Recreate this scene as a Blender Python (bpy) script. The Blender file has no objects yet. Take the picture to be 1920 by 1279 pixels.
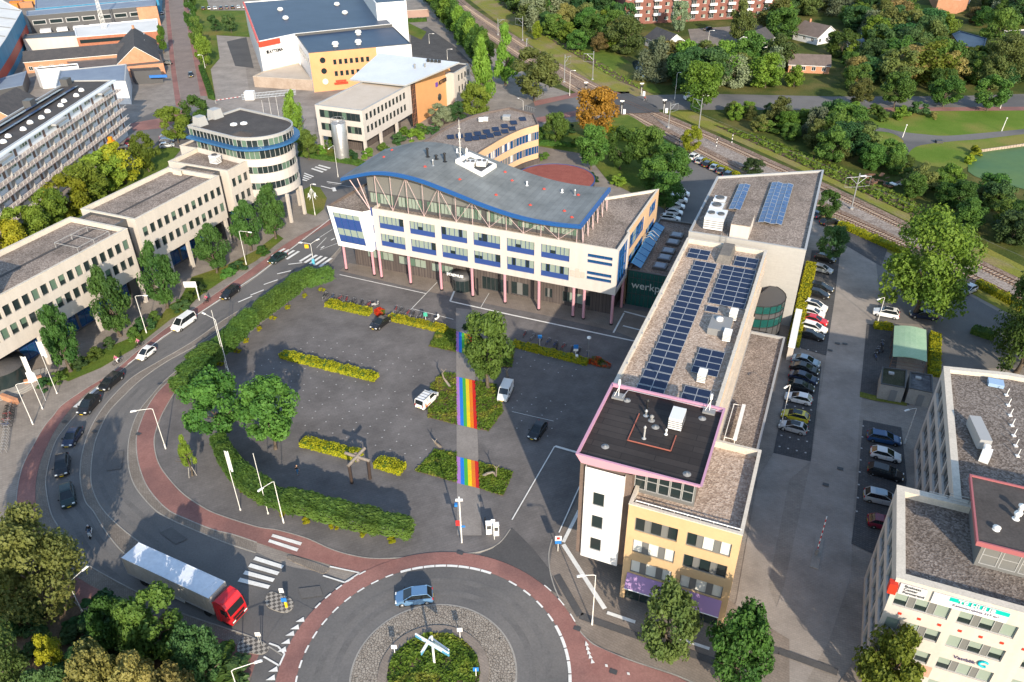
import bpy,bmesh,math,random
from mathutils import Vector,Matrix,noise
from mathutils.geometry import tessellate_polygon
R=math.radians
S=bpy.context.scene
COL=S.collection
random.seed(7)
# camera
CH=76.0;FPX=1474.8;PITCH=R(33.393);ROLL=R(-.6008)
_f=Vector((0,math.cos(PITCH),-math.sin(PITCH)))
_r0=Vector((1,0,0));_u0=Vector((0,math.sin(PITCH),math.cos(PITCH)))
_r=_r0*math.cos(ROLL)+_u0*math.sin(ROLL)
_u=-_r0*math.sin(ROLL)+_u0*math.cos(ROLL)
cam=bpy.data.cameras.new('camera')
cam.sensor_width=36.0;cam.lens=36.0*FPX/1920;cam.clip_start=.5;cam.clip_end=5000
co=bpy.data.objects.new('camera',cam);COL.objects.link(co)
co.matrix_world=Matrix(((_r.x,_u.x,-_f.x,0),(_r.y,_u.y,-_f.y,0),(_r.z,_u.z,-_f.z,CH),(0,0,0,1)))
S.camera=co
# light
SUN_EL=R(23.5);SUN_AZ=R(180-14.6)
w=bpy.data.worlds.new('World');S.world=w;w.use_nodes=True
nt=w.node_tree
sky=nt.nodes.new('ShaderNodeTexSky');sky.sky_type='NISHITA';sky.sun_disc=False
sky.sun_elevation=SUN_EL;sky.sun_rotation=SUN_AZ;sky.air_density=1.2;sky.dust_density=.7;sky.ozone_density=1.3
bg=nt.nodes['Background'];bg.inputs[1].default_value=.15
nt.links.new(sky.outputs[0],bg.inputs[0])
sl=bpy.data.lights.new('sun','SUN');sl.energy=3.5;sl.angle=R(.6);sl.color=(1,.87,.69)
so=bpy.data.objects.new('sun',sl);COL.objects.link(so)
sd=Vector((math.sin(SUN_AZ)*math.cos(SUN_EL),math.cos(SUN_AZ)*math.cos(SUN_EL),math.sin(SUN_EL)))
so.rotation_euler=sd.to_track_quat('Z','Y').to_euler();so.location=sd*200
S.view_settings.view_transform='Standard';S.view_settings.look='None'
S.view_settings.exposure=.97;S.view_settings.gamma=1
S.cycles.max_bounces=5;S.cycles.transparent_max_bounces=6
S.cycles.use_adaptive_sampling=True
def P(x,y,z=0.0):
 d=(x-960)/FPX*_r-(y-639.5)/FPX*_u+_f
 t=(z-CH)/d.z
 return Vector((d.x*t,d.y*t,z))
def P2(x,y,z=0.0):
 p=P(x,y,z);return Vector((p.x,p.y))
HD=R(22.72)
UA=Vector((math.sin(HD),math.cos(HD)))
UB=Vector((math.cos(HD),-math.sin(HD)))
# mesh builder
class MB:
 def __init__(s):s.v=[];s.f=[];s.m=[];s.sm=[]
 def face(s,pts,m=0,smooth=False):
  n=len(s.v);s.v+=[tuple(p)for p in pts];s.f.append(tuple(range(n,n+len(pts))));s.m.append(m);s.sm.append(smooth)
 def mesh_add(s,vs,fs,m=0,smooth=False):
  n=len(s.v);s.v+=[tuple(p)for p in vs]
  for f in fs:s.f.append(tuple(i+n for i in f));s.m.append(m);s.sm.append(smooth)
 def box(s,c,d,rz=0.0,m=0,M=None,taper=1.0):
  x,y,z=d[0]/2,d[1]/2,d[2]/2
  vs=[Vector((sx*x*(taper if sz>0 else 1),sy*y*(taper if sz>0 else 1),sz*z))for sz in(-1,1)for sy in(-1,1)for sx in(-1,1)]
  Mx=Matrix.Translation(Vector(c))@Matrix.Rotation(rz,4,'Z')
  if M is not None:Mx=M@Mx
  s.mesh_add([Mx@v for v in vs],[(0,2,3,1),(4,5,7,6),(0,1,5,4),(1,3,7,5),(3,2,6,7),(2,0,4,6)],m)
 def prism(s,poly,z0,z1,m=0,mt=None,bottom=False,smooth=False):
  poly=ccw(poly);n=len(poly)
  for i in range(n):
   a,b=poly[i],poly[(i+1)%n]
   s.face([(a[0],a[1],z0),(b[0],b[1],z0),(b[0],b[1],z1),(a[0],a[1],z1)],m,smooth)
  s.cap(poly,z1,m if mt is None else mt)
  if bottom:s.cap(poly,z0,m,True)
 def cap(s,poly,z,m=0,down=False):
  vs=[Vector((p[0],p[1],z(p)if callable(z)else z))for p in poly]
  for t in tessellate_polygon([[Vector((v.x,v.y,0))for v in vs]]):
   a,b,c=(vs[i]for i in t)
   if(((b-a).cross(c-a)).z<0)!=down:b,c=c,b
   s.face([a,b,c],m)
 def bar(s,a,b,r,m=0,n=6,r2=None,smooth=True):
  a=Vector(a);b=Vector(b);d=(b-a)
  if d.length<1e-6:return
  q=d.to_track_quat('Z','Y');r2=r if r2 is None else r2
  vs=[]
  for p,rr in((a,r),(b,r2)):
   for i in range(n):
    t=2*math.pi*i/n+math.pi/n
    vs.append(p+q@Vector((rr*math.cos(t),rr*math.sin(t),0)))
  fs=[(i,(i+1)%n,n+(i+1)%n,n+i)for i in range(n)]
  s.mesh_add(vs,fs,m,smooth)
  s.mesh_add(vs[:n][::-1],[tuple(range(n))],m);s.mesh_add(vs[n:],[tuple(range(n))],m)
 def tube(s,pts,r,m=0,n=6):
  for a,b in zip(pts,pts[1:]):s.bar(a,b,r,m,n)
 def lathe(s,c,prof,m=0,n=16,smooth=True,M=None):
  vs=[]
  for r,z in prof:
   for i in range(n):
    t=2*math.pi*i/n
    v=Vector((r*math.cos(t),r*math.sin(t),z))
    if M is not None:v=M@v
    vs.append(Vector(c)+v)
  fs=[]
  for k in range(len(prof)-1):
   for i in range(n):fs.append((k*n+i,k*n+(i+1)%n,(k+1)*n+(i+1)%n,(k+1)*n+i))
  s.mesh_add(vs,fs,m,smooth)
  s.mesh_add(vs[-n:],[tuple(range(n))],m)
 def mesh(s,name,mats,off=None):
  me=bpy.data.meshes.new(name)
  o=Vector(off)if off is not None else Vector((0,0,0))
  me.from_pydata([(a[0]-o[0],a[1]-o[1],a[2]-o[2])for a in s.v],[],s.f)
  for q in mats:me.materials.append(q)
  me.polygons.foreach_set('material_index',s.m)
  me.polygons.foreach_set('use_smooth',s.sm)
  me.update();return me
def area2(p):return sum(p[i][0]*p[(i+1)%len(p)][1]-p[(i+1)%len(p)][0]*p[i][1]for i in range(len(p)))
def ccw(p):return list(p)if area2(p)>0 else list(p)[::-1]
def inset(poly,d):
 poly=ccw(poly);n=len(poly);out=[]
 for i in range(n):
  a,b,c=(Vector((q[0],q[1]))for q in(poly[i-1],poly[i],poly[(i+1)%n]))
  e1=(b-a).normalized();e2=(c-b).normalized()
  n1=Vector((-e1.y,e1.x));n2=Vector((-e2.y,e2.x))
  k=1+n1.dot(n2)
  out.append(b+(n1+n2)*(d/max(k,.25)))
 return out
def catmull(pts,k=6,closed=False):
 out=[];n=len(pts);rng=range(n if closed else n-1)
 for i in rng:
  g=(lambda j:pts[j%n])if closed else(lambda j:pts[max(0,min(n-1,j))])
  p0,p1,p2,p3=g(i-1),g(i),g(i+1),g(i+2)
  for j in range(k):
   t=j/k
   out.append(.5*((2*p1)+(p2-p0)*t+(2*p0-5*p1+4*p2-p3)*t*t+(3*p1-p0-3*p2+p3)*t**3))
 if not closed:out.append(pts[-1])
 return out
# objects and tags
def obj(name,data,parent=None,loc=None,rz=0.0):
 o=bpy.data.objects.new(name,data);COL.objects.link(o)
 if parent is not None:o.parent=parent
 if loc is not None:o.location=loc
 if rz:o.rotation_euler=(0,0,rz)
 return o
def tag(o,label=None,cat=None,group=None,kind=None):
 if label:o['label']=label
 if cat:o['category']=cat
 if group:o['group']=group
 if kind:o['kind']=kind
 return o
def thing(name,label,cat,loc=(0,0,0),rz=0.0,group=None):
 return tag(obj(name,None,None,loc,rz),label,cat,group)
def part(name,mb,mats,root):
 """mb is in world coordinates, root is an unrotated Empty"""
 return obj(name,mb.mesh(name,mats if isinstance(mats,(list,tuple))else[mats],root.location),root)
def sub(name,mb,mats,prt,root):
 return obj(name,mb.mesh(name,mats if isinstance(mats,(list,tuple))else[mats],root.location),prt)
def struct(name,mb,mats):
 return tag(obj(name,mb.mesh(name,mats if isinstance(mats,(list,tuple))else[mats])),kind='structure')
def copy_tree(o,parent=None):
 c=o.copy();COL.objects.link(c)
 if parent is not None:c.parent=parent
 for ch in o.children:copy_tree(ch,c)
 return c
def paint(o,m,slot=0):
 o.material_slots[slot].link='OBJECT';o.material_slots[slot].material=m
# materials
def _nodes(name):
 m=bpy.data.materials.new(name);m.use_nodes=True
 t=m.node_tree;b=t.nodes['Principled BSDF']
 return m,t,b
def _set(b,rough=.8,metal=0,spec=.3):
 b.inputs['Roughness'].default_value=rough;b.inputs['Metallic'].default_value=metal
 b.inputs['Specular IOR Level'].default_value=spec
def plain(name,c,rough=.6,metal=0,spec=.4,coat=0):
 m,t,b=_nodes(name);b.inputs['Base Color'].default_value=(*c,1);_set(b,rough,metal,spec)
 if coat:b.inputs['Coat Weight'].default_value=coat;b.inputs['Coat Roughness'].default_value=.05
 return m
def noisy(name,c1,c2,s1=.2,s2=6.0,mix2=.35,rough=.9,spec=.2,bump=0.0,bscale=20,c3=None,s3=.05,stretch=None,contrast=(.3,.7)):
 """two colours mixed by coarse noise, modulated by fine noise, in world metres"""
 m,t,b=_nodes(name);N=t.nodes.new;L=t.links.new;_set(b,rough,0,spec)
 g=N('ShaderNodeNewGeometry');src=g.outputs['Position']
 if stretch:
  mp=N('ShaderNodeMapping');mp.inputs['Scale'].default_value=stretch[:3]
  if len(stretch)>3:mp.inputs['Rotation'].default_value[2]=stretch[3]
  L(src,mp.inputs[0]);src=mp.outputs[0]
 n1=N('ShaderNodeTexNoise');n1.inputs['Scale'].default_value=s1;n1.inputs['Detail'].default_value=6;n1.inputs['Roughness'].default_value=.65;L(src,n1.inputs[0])
 r1=N('ShaderNodeMapRange');r1.inputs[1].default_value=contrast[0];r1.inputs[2].default_value=contrast[1];L(n1.outputs[0],r1.inputs[0])
 mx=N('ShaderNodeMix');mx.data_type='RGBA';mx.inputs[6].default_value=(*c1,1);mx.inputs[7].default_value=(*c2,1);L(r1.outputs[0],mx.inputs[0])
 out=mx.outputs[2]
 if c3:
  n3=N('ShaderNodeTexNoise');n3.inputs['Scale'].default_value=s3;n3.inputs['Detail'].default_value=4;L(g.outputs['Position'],n3.inputs[0])
  r3=N('ShaderNodeMapRange');r3.inputs[1].default_value=.48;r3.inputs[2].default_value=.62;L(n3.outputs[0],r3.inputs[0])
  m3=N('ShaderNodeMix');m3.data_type='RGBA';L(r3.outputs[0],m3.inputs[0]);L(out,m3.inputs[6]);m3.inputs[7].default_value=(*c3,1);out=m3.outputs[2]
 n2=N('ShaderNodeTexNoise');n2.inputs['Scale'].default_value=s2;n2.inputs['Detail'].default_value=3;L(g.outputs['Position'],n2.inputs[0])
 r2=N('ShaderNodeMapRange');r2.inputs[1].default_value=.25;r2.inputs[2].default_value=.75;r2.inputs[3].default_value=1-mix2;r2.inputs[4].default_value=1+mix2;L(n2.outputs[0],r2.inputs[0])
 mm=N('ShaderNodeVectorMath');mm.operation='SCALE';L(out,mm.inputs[0]);L(r2.outputs[0],mm.inputs['Scale'])
 L(mm.outputs[0],b.inputs['Base Color'])
 if bump:
  nb=N('ShaderNodeTexNoise');nb.inputs['Scale'].default_value=bscale;nb.inputs['Detail'].default_value=3;L(g.outputs['Position'],nb.inputs[0])
  bp=N('ShaderNodeBump');bp.inputs['Strength'].default_value=bump;bp.inputs['Distance'].default_value=.1;L(nb.outputs[0],bp.inputs['Height']);L(bp.outputs[0],b.inputs['Normal'])
 return m
def pavers(name,c1,c2,mortar,bw=.9,bh=.45,rot=0.0,patch=.25,rough=.9,msize=.03):
 m,t,b=_nodes(name);N=t.nodes.new;L=t.links.new;_set(b,rough,0,.2)
 g=N('ShaderNodeNewGeometry');mp=N('ShaderNodeMapping');mp.inputs['Rotation'].default_value[2]=rot;L(g.outputs['Position'],mp.inputs[0])
 k=N('ShaderNodeTexBrick');k.inputs['Scale'].default_value=1;k.inputs['Brick Width'].default_value=bw;k.inputs['Row Height'].default_value=bh
 k.inputs['Mortar Size'].default_value=msize;k.inputs['Color1'].default_value=(*c1,1);k.inputs['Color2'].default_value=(*c2,1);k.inputs['Mortar'].default_value=(*mortar,1)
 L(mp.outputs[0],k.inputs[0])
 n=N('ShaderNodeTexNoise');n.inputs['Scale'].default_value=.18;n.inputs['Detail'].default_value=8;n.inputs['Roughness'].default_value=.7;L(g.outputs['Position'],n.inputs[0])
 r=N('ShaderNodeMapRange');r.inputs[1].default_value=.3;r.inputs[2].default_value=.7;r.inputs[3].default_value=1-patch;r.inputs[4].default_value=1+patch;L(n.outputs[0],r.inputs[0])
 mm=N('ShaderNodeVectorMath');mm.operation='SCALE';L(k.outputs[0],mm.inputs[0]);L(r.outputs[0],mm.inputs['Scale']);L(mm.outputs[0],b.inputs['Base Color'])
 return m
def gravel(name,c1,c2,c3,scale=5.5,patch=.25):
 m,t,b=_nodes(name);N=t.nodes.new;L=t.links.new;_set(b,.95,0,.15)
 g=N('ShaderNodeNewGeometry')
 v=N('ShaderNodeTexVoronoi');v.inputs['Scale'].default_value=scale;L(g.outputs['Position'],v.inputs[0])
 cr=N('ShaderNodeValToRGB');sp=N('ShaderNodeSeparateColor');L(v.outputs['Color'],sp.inputs[0]);L(sp.outputs[0],cr.inputs[0])
 e=cr.color_ramp.elements;e[0].color=(*c1,1);e[1].color=(*c3,1);e[1].position=.95;q=e.new(.5);q.color=(*c2,1)
 n=N('ShaderNodeTexNoise');n.inputs['Scale'].default_value=.15;n.inputs['Detail'].default_value=8;n.inputs['Roughness'].default_value=.7;L(g.outputs['Position'],n.inputs[0])
 r=N('ShaderNodeMapRange');r.inputs[1].default_value=.3;r.inputs[2].default_value=.7;r.inputs[3].default_value=1-patch;r.inputs[4].default_value=1+patch;L(n.outputs[0],r.inputs[0])
 mm=N('ShaderNodeVectorMath');mm.operation='SCALE';L(cr.outputs[0],mm.inputs[0]);L(r.outputs[0],mm.inputs['Scale']);L(mm.outputs[0],b.inputs['Base Color'])
 bp=N('ShaderNodeBump');bp.inputs['Strength'].default_value=.5;bp.inputs['Distance'].default_value=.08;L(v.outputs['Distance'],bp.inputs['Height']);L(bp.outputs[0],b.inputs['Normal'])
 return m
def leafy(name,c1,c2,c3=None,hue=.06,val=.35,s=.9):
 """foliage: colours vary with a noise in the tree's own space and with the tree"""
 m,t,b=_nodes(name);N=t.nodes.new;L=t.links.new;_set(b,.6,0,.25)
 tc=N('ShaderNodeTexCoord');oi=N('ShaderNodeObjectInfo')
 n=N('ShaderNodeTexNoise');n.inputs['Scale'].default_value=s;n.inputs['Detail'].default_value=5;n.inputs['Roughness'].default_value=.75;L(tc.outputs['Object'],n.inputs[0])
 r=N('ShaderNodeMapRange');r.inputs[1].default_value=.32;r.inputs[2].default_value=.68;L(n.outputs[0],r.inputs[0])
 mx=N('ShaderNodeMix');mx.data_type='RGBA';mx.inputs[6].default_value=(*c1,1);mx.inputs[7].default_value=(*c2,1);L(r.outputs[0],mx.inputs[0]);out=mx.outputs[2]
 if c3:
  n3=N('ShaderNodeTexNoise');n3.inputs['Scale'].default_value=.45;L(tc.outputs['Object'],n3.inputs[0])
  r3=N('ShaderNodeMapRange');r3.inputs[1].default_value=.52;r3.inputs[2].default_value=.66;L(n3.outputs[0],r3.inputs[0])
  m3=N('ShaderNodeMix');m3.data_type='RGBA';L(r3.outputs[0],m3.inputs[0]);L(out,m3.inputs[6]);m3.inputs[7].default_value=(*c3,1);out=m3.outputs[2]
 hs=N('ShaderNodeHueSaturation');L(out,hs.inputs['Color'])
 rh=N('ShaderNodeMapRange');rh.inputs[3].default_value=.5-hue/2;rh.inputs[4].default_value=.5+hue/2;L(oi.outputs['Random'],rh.inputs[0]);L(rh.outputs[0],hs.inputs['Hue'])
 ml=N('ShaderNodeMath');ml.operation='MULTIPLY';ml.inputs[1].default_value=7.31;L(oi.outputs['Random'],ml.inputs[0])
 fr=N('ShaderNodeMath');fr.operation='FRACT';L(ml.outputs[0],fr.inputs[0])
 rv=N('ShaderNodeMapRange');rv.inputs[3].default_value=1-val;rv.inputs[4].default_value=1+val;L(fr.outputs[0],rv.inputs[0]);L(rv.outputs[0],hs.inputs['Value'])
 L(hs.outputs[0],b.inputs['Base Color'])
 tr=N('ShaderNodeBsdfTranslucent');L(hs.outputs[0],tr.inputs[0]);ad=N('ShaderNodeMixShader');ad.inputs[0].default_value=.3
 L(b.outputs[0],ad.inputs[1]);L(tr.outputs[0],ad.inputs[2]);L(ad.outputs[0],t.nodes['Material Output'].inputs[0])
 return m
M={}
M['asphalt']=noisy('asphalt',(.135,.127,.122),(.178,.168,.160),.12,5,.12,.85,.25,c3=(.105,.102,.102),s3=.06)
M['asphalt_dark']=noisy('asphalt_dark',(.065,.064,.066),(.095,.092,.092),.15,5,.15,.85,.25)
M['red_asphalt']=noisy('red_asphalt',(.235,.112,.098),(.305,.160,.138),.25,5,.15,.9,.2,c3=(.20,.105,.095),s3=.12)
M['plaza']=pavers('plaza',(.132,.123,.121),(.148,.137,.134),(.120,.112,.110),.8,.4,-HD,.3)
M['pavement']=pavers('pavement',(.205,.172,.145),(.235,.195,.165),(.175,.148,.125),.6,.3,.6,.25)
M['setts']=pavers('setts',(.20,.172,.145),(.27,.232,.195),(.14,.12,.105),.3,.15,.4,.25)
M['city_ground']=pavers('city_ground',(.235,.205,.18),(.265,.235,.205),(.205,.18,.16),.6,.3,.3,.3)
M['lane']=pavers('lane',(.27,.24,.215),(.30,.268,.24),(.25,.222,.20),.5,.25,-HD+.78,.25)
M['dark_paving']=pavers('dark_paving',(.075,.074,.077),(.10,.097,.098),(.055,.055,.055),.5,.25,-HD,.25)
M['grass']=noisy('grass',(.06,.105,.016),(.125,.165,.028),.25,3,.3,.95,.1,.4,8,c3=(.17,.155,.04),s3=.05)
M['lawn']=noisy('lawn',(.085,.15,.018),(.13,.19,.03),.1,3,.2,.95,.1,.3,8,c3=(.20,.185,.05),s3=.045)
M['scrub']=noisy('scrub',(.035,.055,.014),(.08,.10,.022),.15,2.5,.35,.95,.1,.5,5,c3=(.12,.11,.035),s3=.08)
M['verge']=noisy('verge',(.22,.20,.045),(.15,.18,.03),.2,3,.3,.95,.1,.4,6,c3=(.24,.19,.09),s3=.1)
M['ballast']=gravel('ballast',(.14,.09,.065),(.22,.155,.115),(.31,.24,.19),3.5,.2)
M['ballast_grey']=gravel('ballast_grey',(.19,.15,.125),(.27,.225,.195),(.36,.315,.28),3.5,.2)
M['soil']=noisy('soil',(.09,.06,.04),(.15,.105,.07),.4,4,.3)
M['white_paint']=noisy('white_paint',(.62,.61,.58),(.78,.77,.74),.8,9,.12,.7,.3)
M['gravel_roof']=gravel('gravel_roof',(.15,.118,.098),(.235,.19,.16),(.34,.285,.245),5.5,.36)
M['gravel_dark']=gravel('gravel_dark',(.10,.08,.068),(.165,.138,.12),(.26,.225,.20),5.5,.2)
M['gravel_light']=gravel('gravel_light',(.26,.19,.145),(.39,.30,.235),(.52,.42,.34),5,.2)
M['water']=noisy('water',(.045,.115,.045),(.10,.16,.035),.03,.5,.08,.55,.3)
M['kerb']=noisy('kerb',(.25,.235,.215),(.34,.32,.29),.5,6,.15)
M['concrete']=noisy('concrete',(.30,.28,.255),(.40,.375,.34),.4,5,.12)
M['steel']=plain('steel',(.42,.43,.44),.4,.6)
M['pole_white']=plain('pole_white',(.72,.70,.66),.45)
M['black']=plain('black',(.015,.015,.017),.5)
M['dark_grey']=plain('dark_grey',(.06,.062,.066),.55)
M['mid_grey']=plain('mid_grey',(.22,.22,.22),.6)
M['white']=plain('white',(.80,.79,.77),.5)
def cobbles(name,c1,c2,joint,scale):
 m,t,b=_nodes(name);N=t.nodes.new;L=t.links.new;_set(b,.9,0,.2)
 g=N('ShaderNodeNewGeometry');v=N('ShaderNodeTexVoronoi');v.inputs['Scale'].default_value=scale;L(g.outputs['Position'],v.inputs[0])
 d=N('ShaderNodeTexVoronoi');d.feature='DISTANCE_TO_EDGE';d.inputs['Scale'].default_value=scale;L(g.outputs['Position'],d.inputs[0])
 sp=N('ShaderNodeSeparateColor');L(v.outputs['Color'],sp.inputs[0]);mx=N('ShaderNodeMix');mx.data_type='RGBA';mx.inputs[6].default_value=(*c1,1);mx.inputs[7].default_value=(*c2,1);L(sp.outputs[0],mx.inputs[0])
 r=N('ShaderNodeMapRange');r.inputs[1].default_value=.02;r.inputs[2].default_value=.09;L(d.outputs['Distance'],r.inputs[0])
 m2=N('ShaderNodeMix');m2.data_type='RGBA';L(r.outputs[0],m2.inputs[0]);m2.inputs[6].default_value=(*joint,1);L(mx.outputs[2],m2.inputs[7]);L(m2.outputs[2],b.inputs[0])
 bp=N('ShaderNodeBump');bp.inputs['Strength'].default_value=.8;bp.inputs['Distance'].default_value=.1;L(r.outputs[0],bp.inputs['Height']);L(bp.outputs[0],b.inputs['Normal'])
 return m
M['cobbles']=cobbles('cobbles',(.25,.215,.18),(.34,.30,.255),(.12,.105,.09),3.4)
M['street_brick']=pavers('street_brick',(.21,.168,.15),(.235,.19,.168),(.185,.15,.135),.6,.3,.2,.18)
M['stud']=plain('stud',(.42,.41,.40),.7)
# ground, roads, water
LAY=.016
SHN=[0]
def sheet(name,px,k,m,smooth=0,world=False,closed=True,base=0.0):
 pts=[Vector((p[0],p[1]))for p in px]if world else[P2(*p)for p in px]
 if smooth:pts=catmull(pts,smooth,closed)
 mb=MB();SHN[0]+=1;mb.cap(pts,base+LAY*k+.004*(SHN[0]%3))
 return struct(name,mb,m)
def ring(name,r0,r1,k,m,a0=0,a1=360,n=96,h=None):
 mb=MB();z=LAY*k if h is None else h
 for i in range(n):
  t0,t1=R(a0+(a1-a0)*i/n),R(a0+(a1-a0)*(i+1)/n)
  q=[(RC.x+r*math.cos(t),RC.y+r*math.sin(t),z)for r,t in((r0,t0),(r1,t0),(r1,t1),(r0,t1))]
  mb.face(q)
  if h is not None:
   mb.face([(q[1][0],q[1][1],0),(q[2][0],q[2][1],0),q[2],q[1]])
   if r0>0:mb.face([(q[3][0],q[3][1],0),(q[0][0],q[0][1],0),q[0],q[3]])
 return struct(name,mb,m)
RC=Vector((-8.75,50.7))
mb=MB();mb.cap([Vector((-1500,-300)),Vector((1500,-300)),Vector((1500,2600)),Vector((-1500,2600))],-.02)
struct('ground',mb,M['scrub'])
sheet('paved_ground',[(-500,1450),(2400,1450),(2400,760),(2000,625),(1700,490),(1560,420),(1480,375),(1290,292),(1180,235),(1130,195),(1060,172),(1000,150),(900,68),(850,10),(780,-80),(-900,-80)],0,M['city_ground'])
W_EDGE=[(660,385),(622,408),(560,455),(480,520),(390,578),(305,635),(240,685),(190,730),(150,770),(115,812),(100,840),(90,877),(86,910),(95,960),(110,989),(140,1040),(170,1063),(225,1094),(275,1119),(340,1150),(425,1179),(480,1199),(530,1230)]
E_EDGE=[(720,400),(640,462),(600,505),(540,545),(480,592),(430,630),(357,677),(312,712),(282,745),(262,770),(250,795),(242,825),(240,852),(242,880),(252,910),(270,935),(295,960),(325,977),(375,999),(425,1019),(480,1037),(540,1062),(617,1078),(645,1095)]
cv=lambda px,k=5:catmull([P2(*p)for p in px],k)
def band(name,e1,e2,k,m):
 return sheet(name,cv(e1)+cv(e2)[::-1],k,m,world=True)
band('road',W_EDGE,E_EDGE,2,M['asphalt'])
sheet('road',[(555,288),(600,300),(660,308),(760,300),(860,258),(1000,192),(1090,178),(1180,180),(1330,176),(1560,181),(1800,180),(2000,176),(2000,203),(1800,202),(1560,206),(1300,206),(1170,207),(1005,226),(900,275),(800,350),(720,400),(660,385),(622,408),(600,380),(560,350),(480,330),(330,275),(250,285),(235,250),(250,230),(300,205),(345,196),(400,210),(470,245)],1,M['asphalt'],2)
sheet('street',[(312,-60),(317,0),(322,50),(330,125),(342,200),(378,200),(375,180),(362,112),(350,50),(342,0),(338,-60)],3,M['street_brick'])
for e1,e2 in(([(304,-60),(309,0),(313,50),(320,125),(330,200)],[(311,-60),(316,0),(321,50),(329,125),(341,200)]),([(339,-60),(343,0),(351,50),(363,112),(376,180)],[(346,-60),(352,0),(361,50),(375,112),(390,180)])):
 band('cycle_path',e1,e2,3,M['red_asphalt'])
sheet('cycle_path',[(243,232),(300,222),(345,205),(352,212),(312,240),(250,246)],3,M['red_asphalt'])
sheet('cycle_path',[(1000,190),(1090,172),(1180,172),(1180,178),(1090,180),(1003,199)],3,M['red_asphalt'])
sheet('cycle_path',[(1003,232),(1110,212),(1170,207),(1165,199),(1100,204),(1000,222)],3,M['red_asphalt'])
sheet('cycle_path',[(1560,210),(2000,207),(2000,200),(1560,203)],3,M['red_asphalt'])
RW_OUT=[(620,412),(545,452),(473,504),(380,568),(290,632),(217,694),(160,730),(117,760),(100,780),(82,802),(62,837),(47,865),(37,895),(31,935),(33,970),(42,1010),(65,1060),(105,1104),(150,1133),(205,1162),(270,1185),(340,1215),(420,1245),(500,1285)]
RW_IN=[(628,416),(560,455),(483,512),(392,574),(305,633),(240,685),(205,707),(160,740),(135,765),(117,787),(102,810),(87,840),(75,870),(67,910),(69,960),(78,1000),(110,1057),(155,1089),(185,1106),(250,1139),(340,1172),(430,1204),(500,1228),(535,1252)]
band('cycle_path',RW_OUT,RW_IN,4,M['red_asphalt'])
band('verge_paving',RW_IN[7:],[(160,752),(150,770),(133,790),(115,812),(100,840),(90,877),(86,910),(95,960),(110,989),(140,1040),(170,1063),(225,1094),(275,1119),(340,1150),(425,1179),(480,1199),(530,1230)],3,M['setts'])
MED_L=[(468,572),(420,600),(360,642),(300,677),(250,707),(215,740),(190,770),(172,800),(160,830),(152,865),(151,902),(160,940),(175,959),(190,984),(207,1009),(232,1037),(268,1062)]
MED_R=[(470,575),(428,607),(370,647),(312,679),(265,712),(230,745),(205,772),(190,800),(180,825),(174,852),(171,880),(172,910),(183,940),(198,962),(220,984),(240,1001),(262,1018),(288,1038)]
band('median',MED_L,MED_R,4,M['setts'])
V_L=E_EDGE[6:21]
V_R=[(362,680),(325,707),(295,737),(275,767),(265,790),(257,815),(256,840),(260,870),(272,905),(290,932),(317,958),(350,974),(400,994),(437,1003),(482,1018)]
band('verge_paving',V_L,V_R,5,M['setts'])
band('cycle_path',V_R+[(550,1041),(620,1060),(675,1078)],[(372,683),(342,715),(322,745),(302,780),(290,815),(290,840),(297,870),(315,897),(342,927),(375,950),(408,966),(480,988),(522,996),(575,1011),(620,1031),(665,1043),(715,1049),(790,1047)],6,M['red_asphalt'])
sheet('plaza',[(640,470),(605,515),(450,640),(388,683),(342,717),(322,747),(304,780),(292,815),(291,840),(299,870),(317,897),(344,926),(377,948),(408,964),(480,987),(522,995),(575,1010),(620,1030),(660,1042),(705,1048),(780,1044),(855,1040),(900,1035),(935,1020),(958,993),(985,1040),(1040,1080),(1100,1100),(1180,1060),(1260,800),(1340,500),(1240,420),(700,380)],3,M['plaza'])
sheet('pavement',[(892,1044),(925,1030),(960,990),(1000,1030),(1030,1068),(1055,1120),(1000,1090),(960,1065),(930,1052)],5,M['asphalt_dark'],0)
sheet('pavement',[(1030,1066),(1035,1030),(1085,930),(1130,950),(1400,1150),(1480,1200),(1480,1450),(1330,1300),(1270,1268),(1180,1236),(1110,1205),(1070,1160),(1045,1115)],5,M['pavement'])
sheet('arcade_paving',[(637,508),(655,494),(1240,590),(1200,640),(1155,622),(1005,588),(845,557)],4,M['pavement'])
sheet('shaded_yard',[(1480,1200),(1440,1100),(1480,900),(1520,866),(1450,850),(1420,900),(1380,1130),(1340,1180)],3,M['lane'])
ring('road',5,14.9,7,M['asphalt'])
ring('cycle_path',14.6,16.75,9,M['red_asphalt'])
ring('truck_apron',5.9,8.75,9,M['cobbles'],h=.17)
ring('kerb',8.7,8.95,9,M['kerb'],h=.15)
ring('island_rim',4.95,5.95,9,M['pavement'],h=.28)
ring('road',16.7,19.5,5,M['asphalt'],150,195,20)
sheet('cycle_path',[(1068,1160),(1090,1190),(1110,1209),(1180,1240),(1270,1270),(1400,1340),(1300,1420),(1085,1380),(1095,1290),(1088,1230)],7,M['red_asphalt'])
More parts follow.
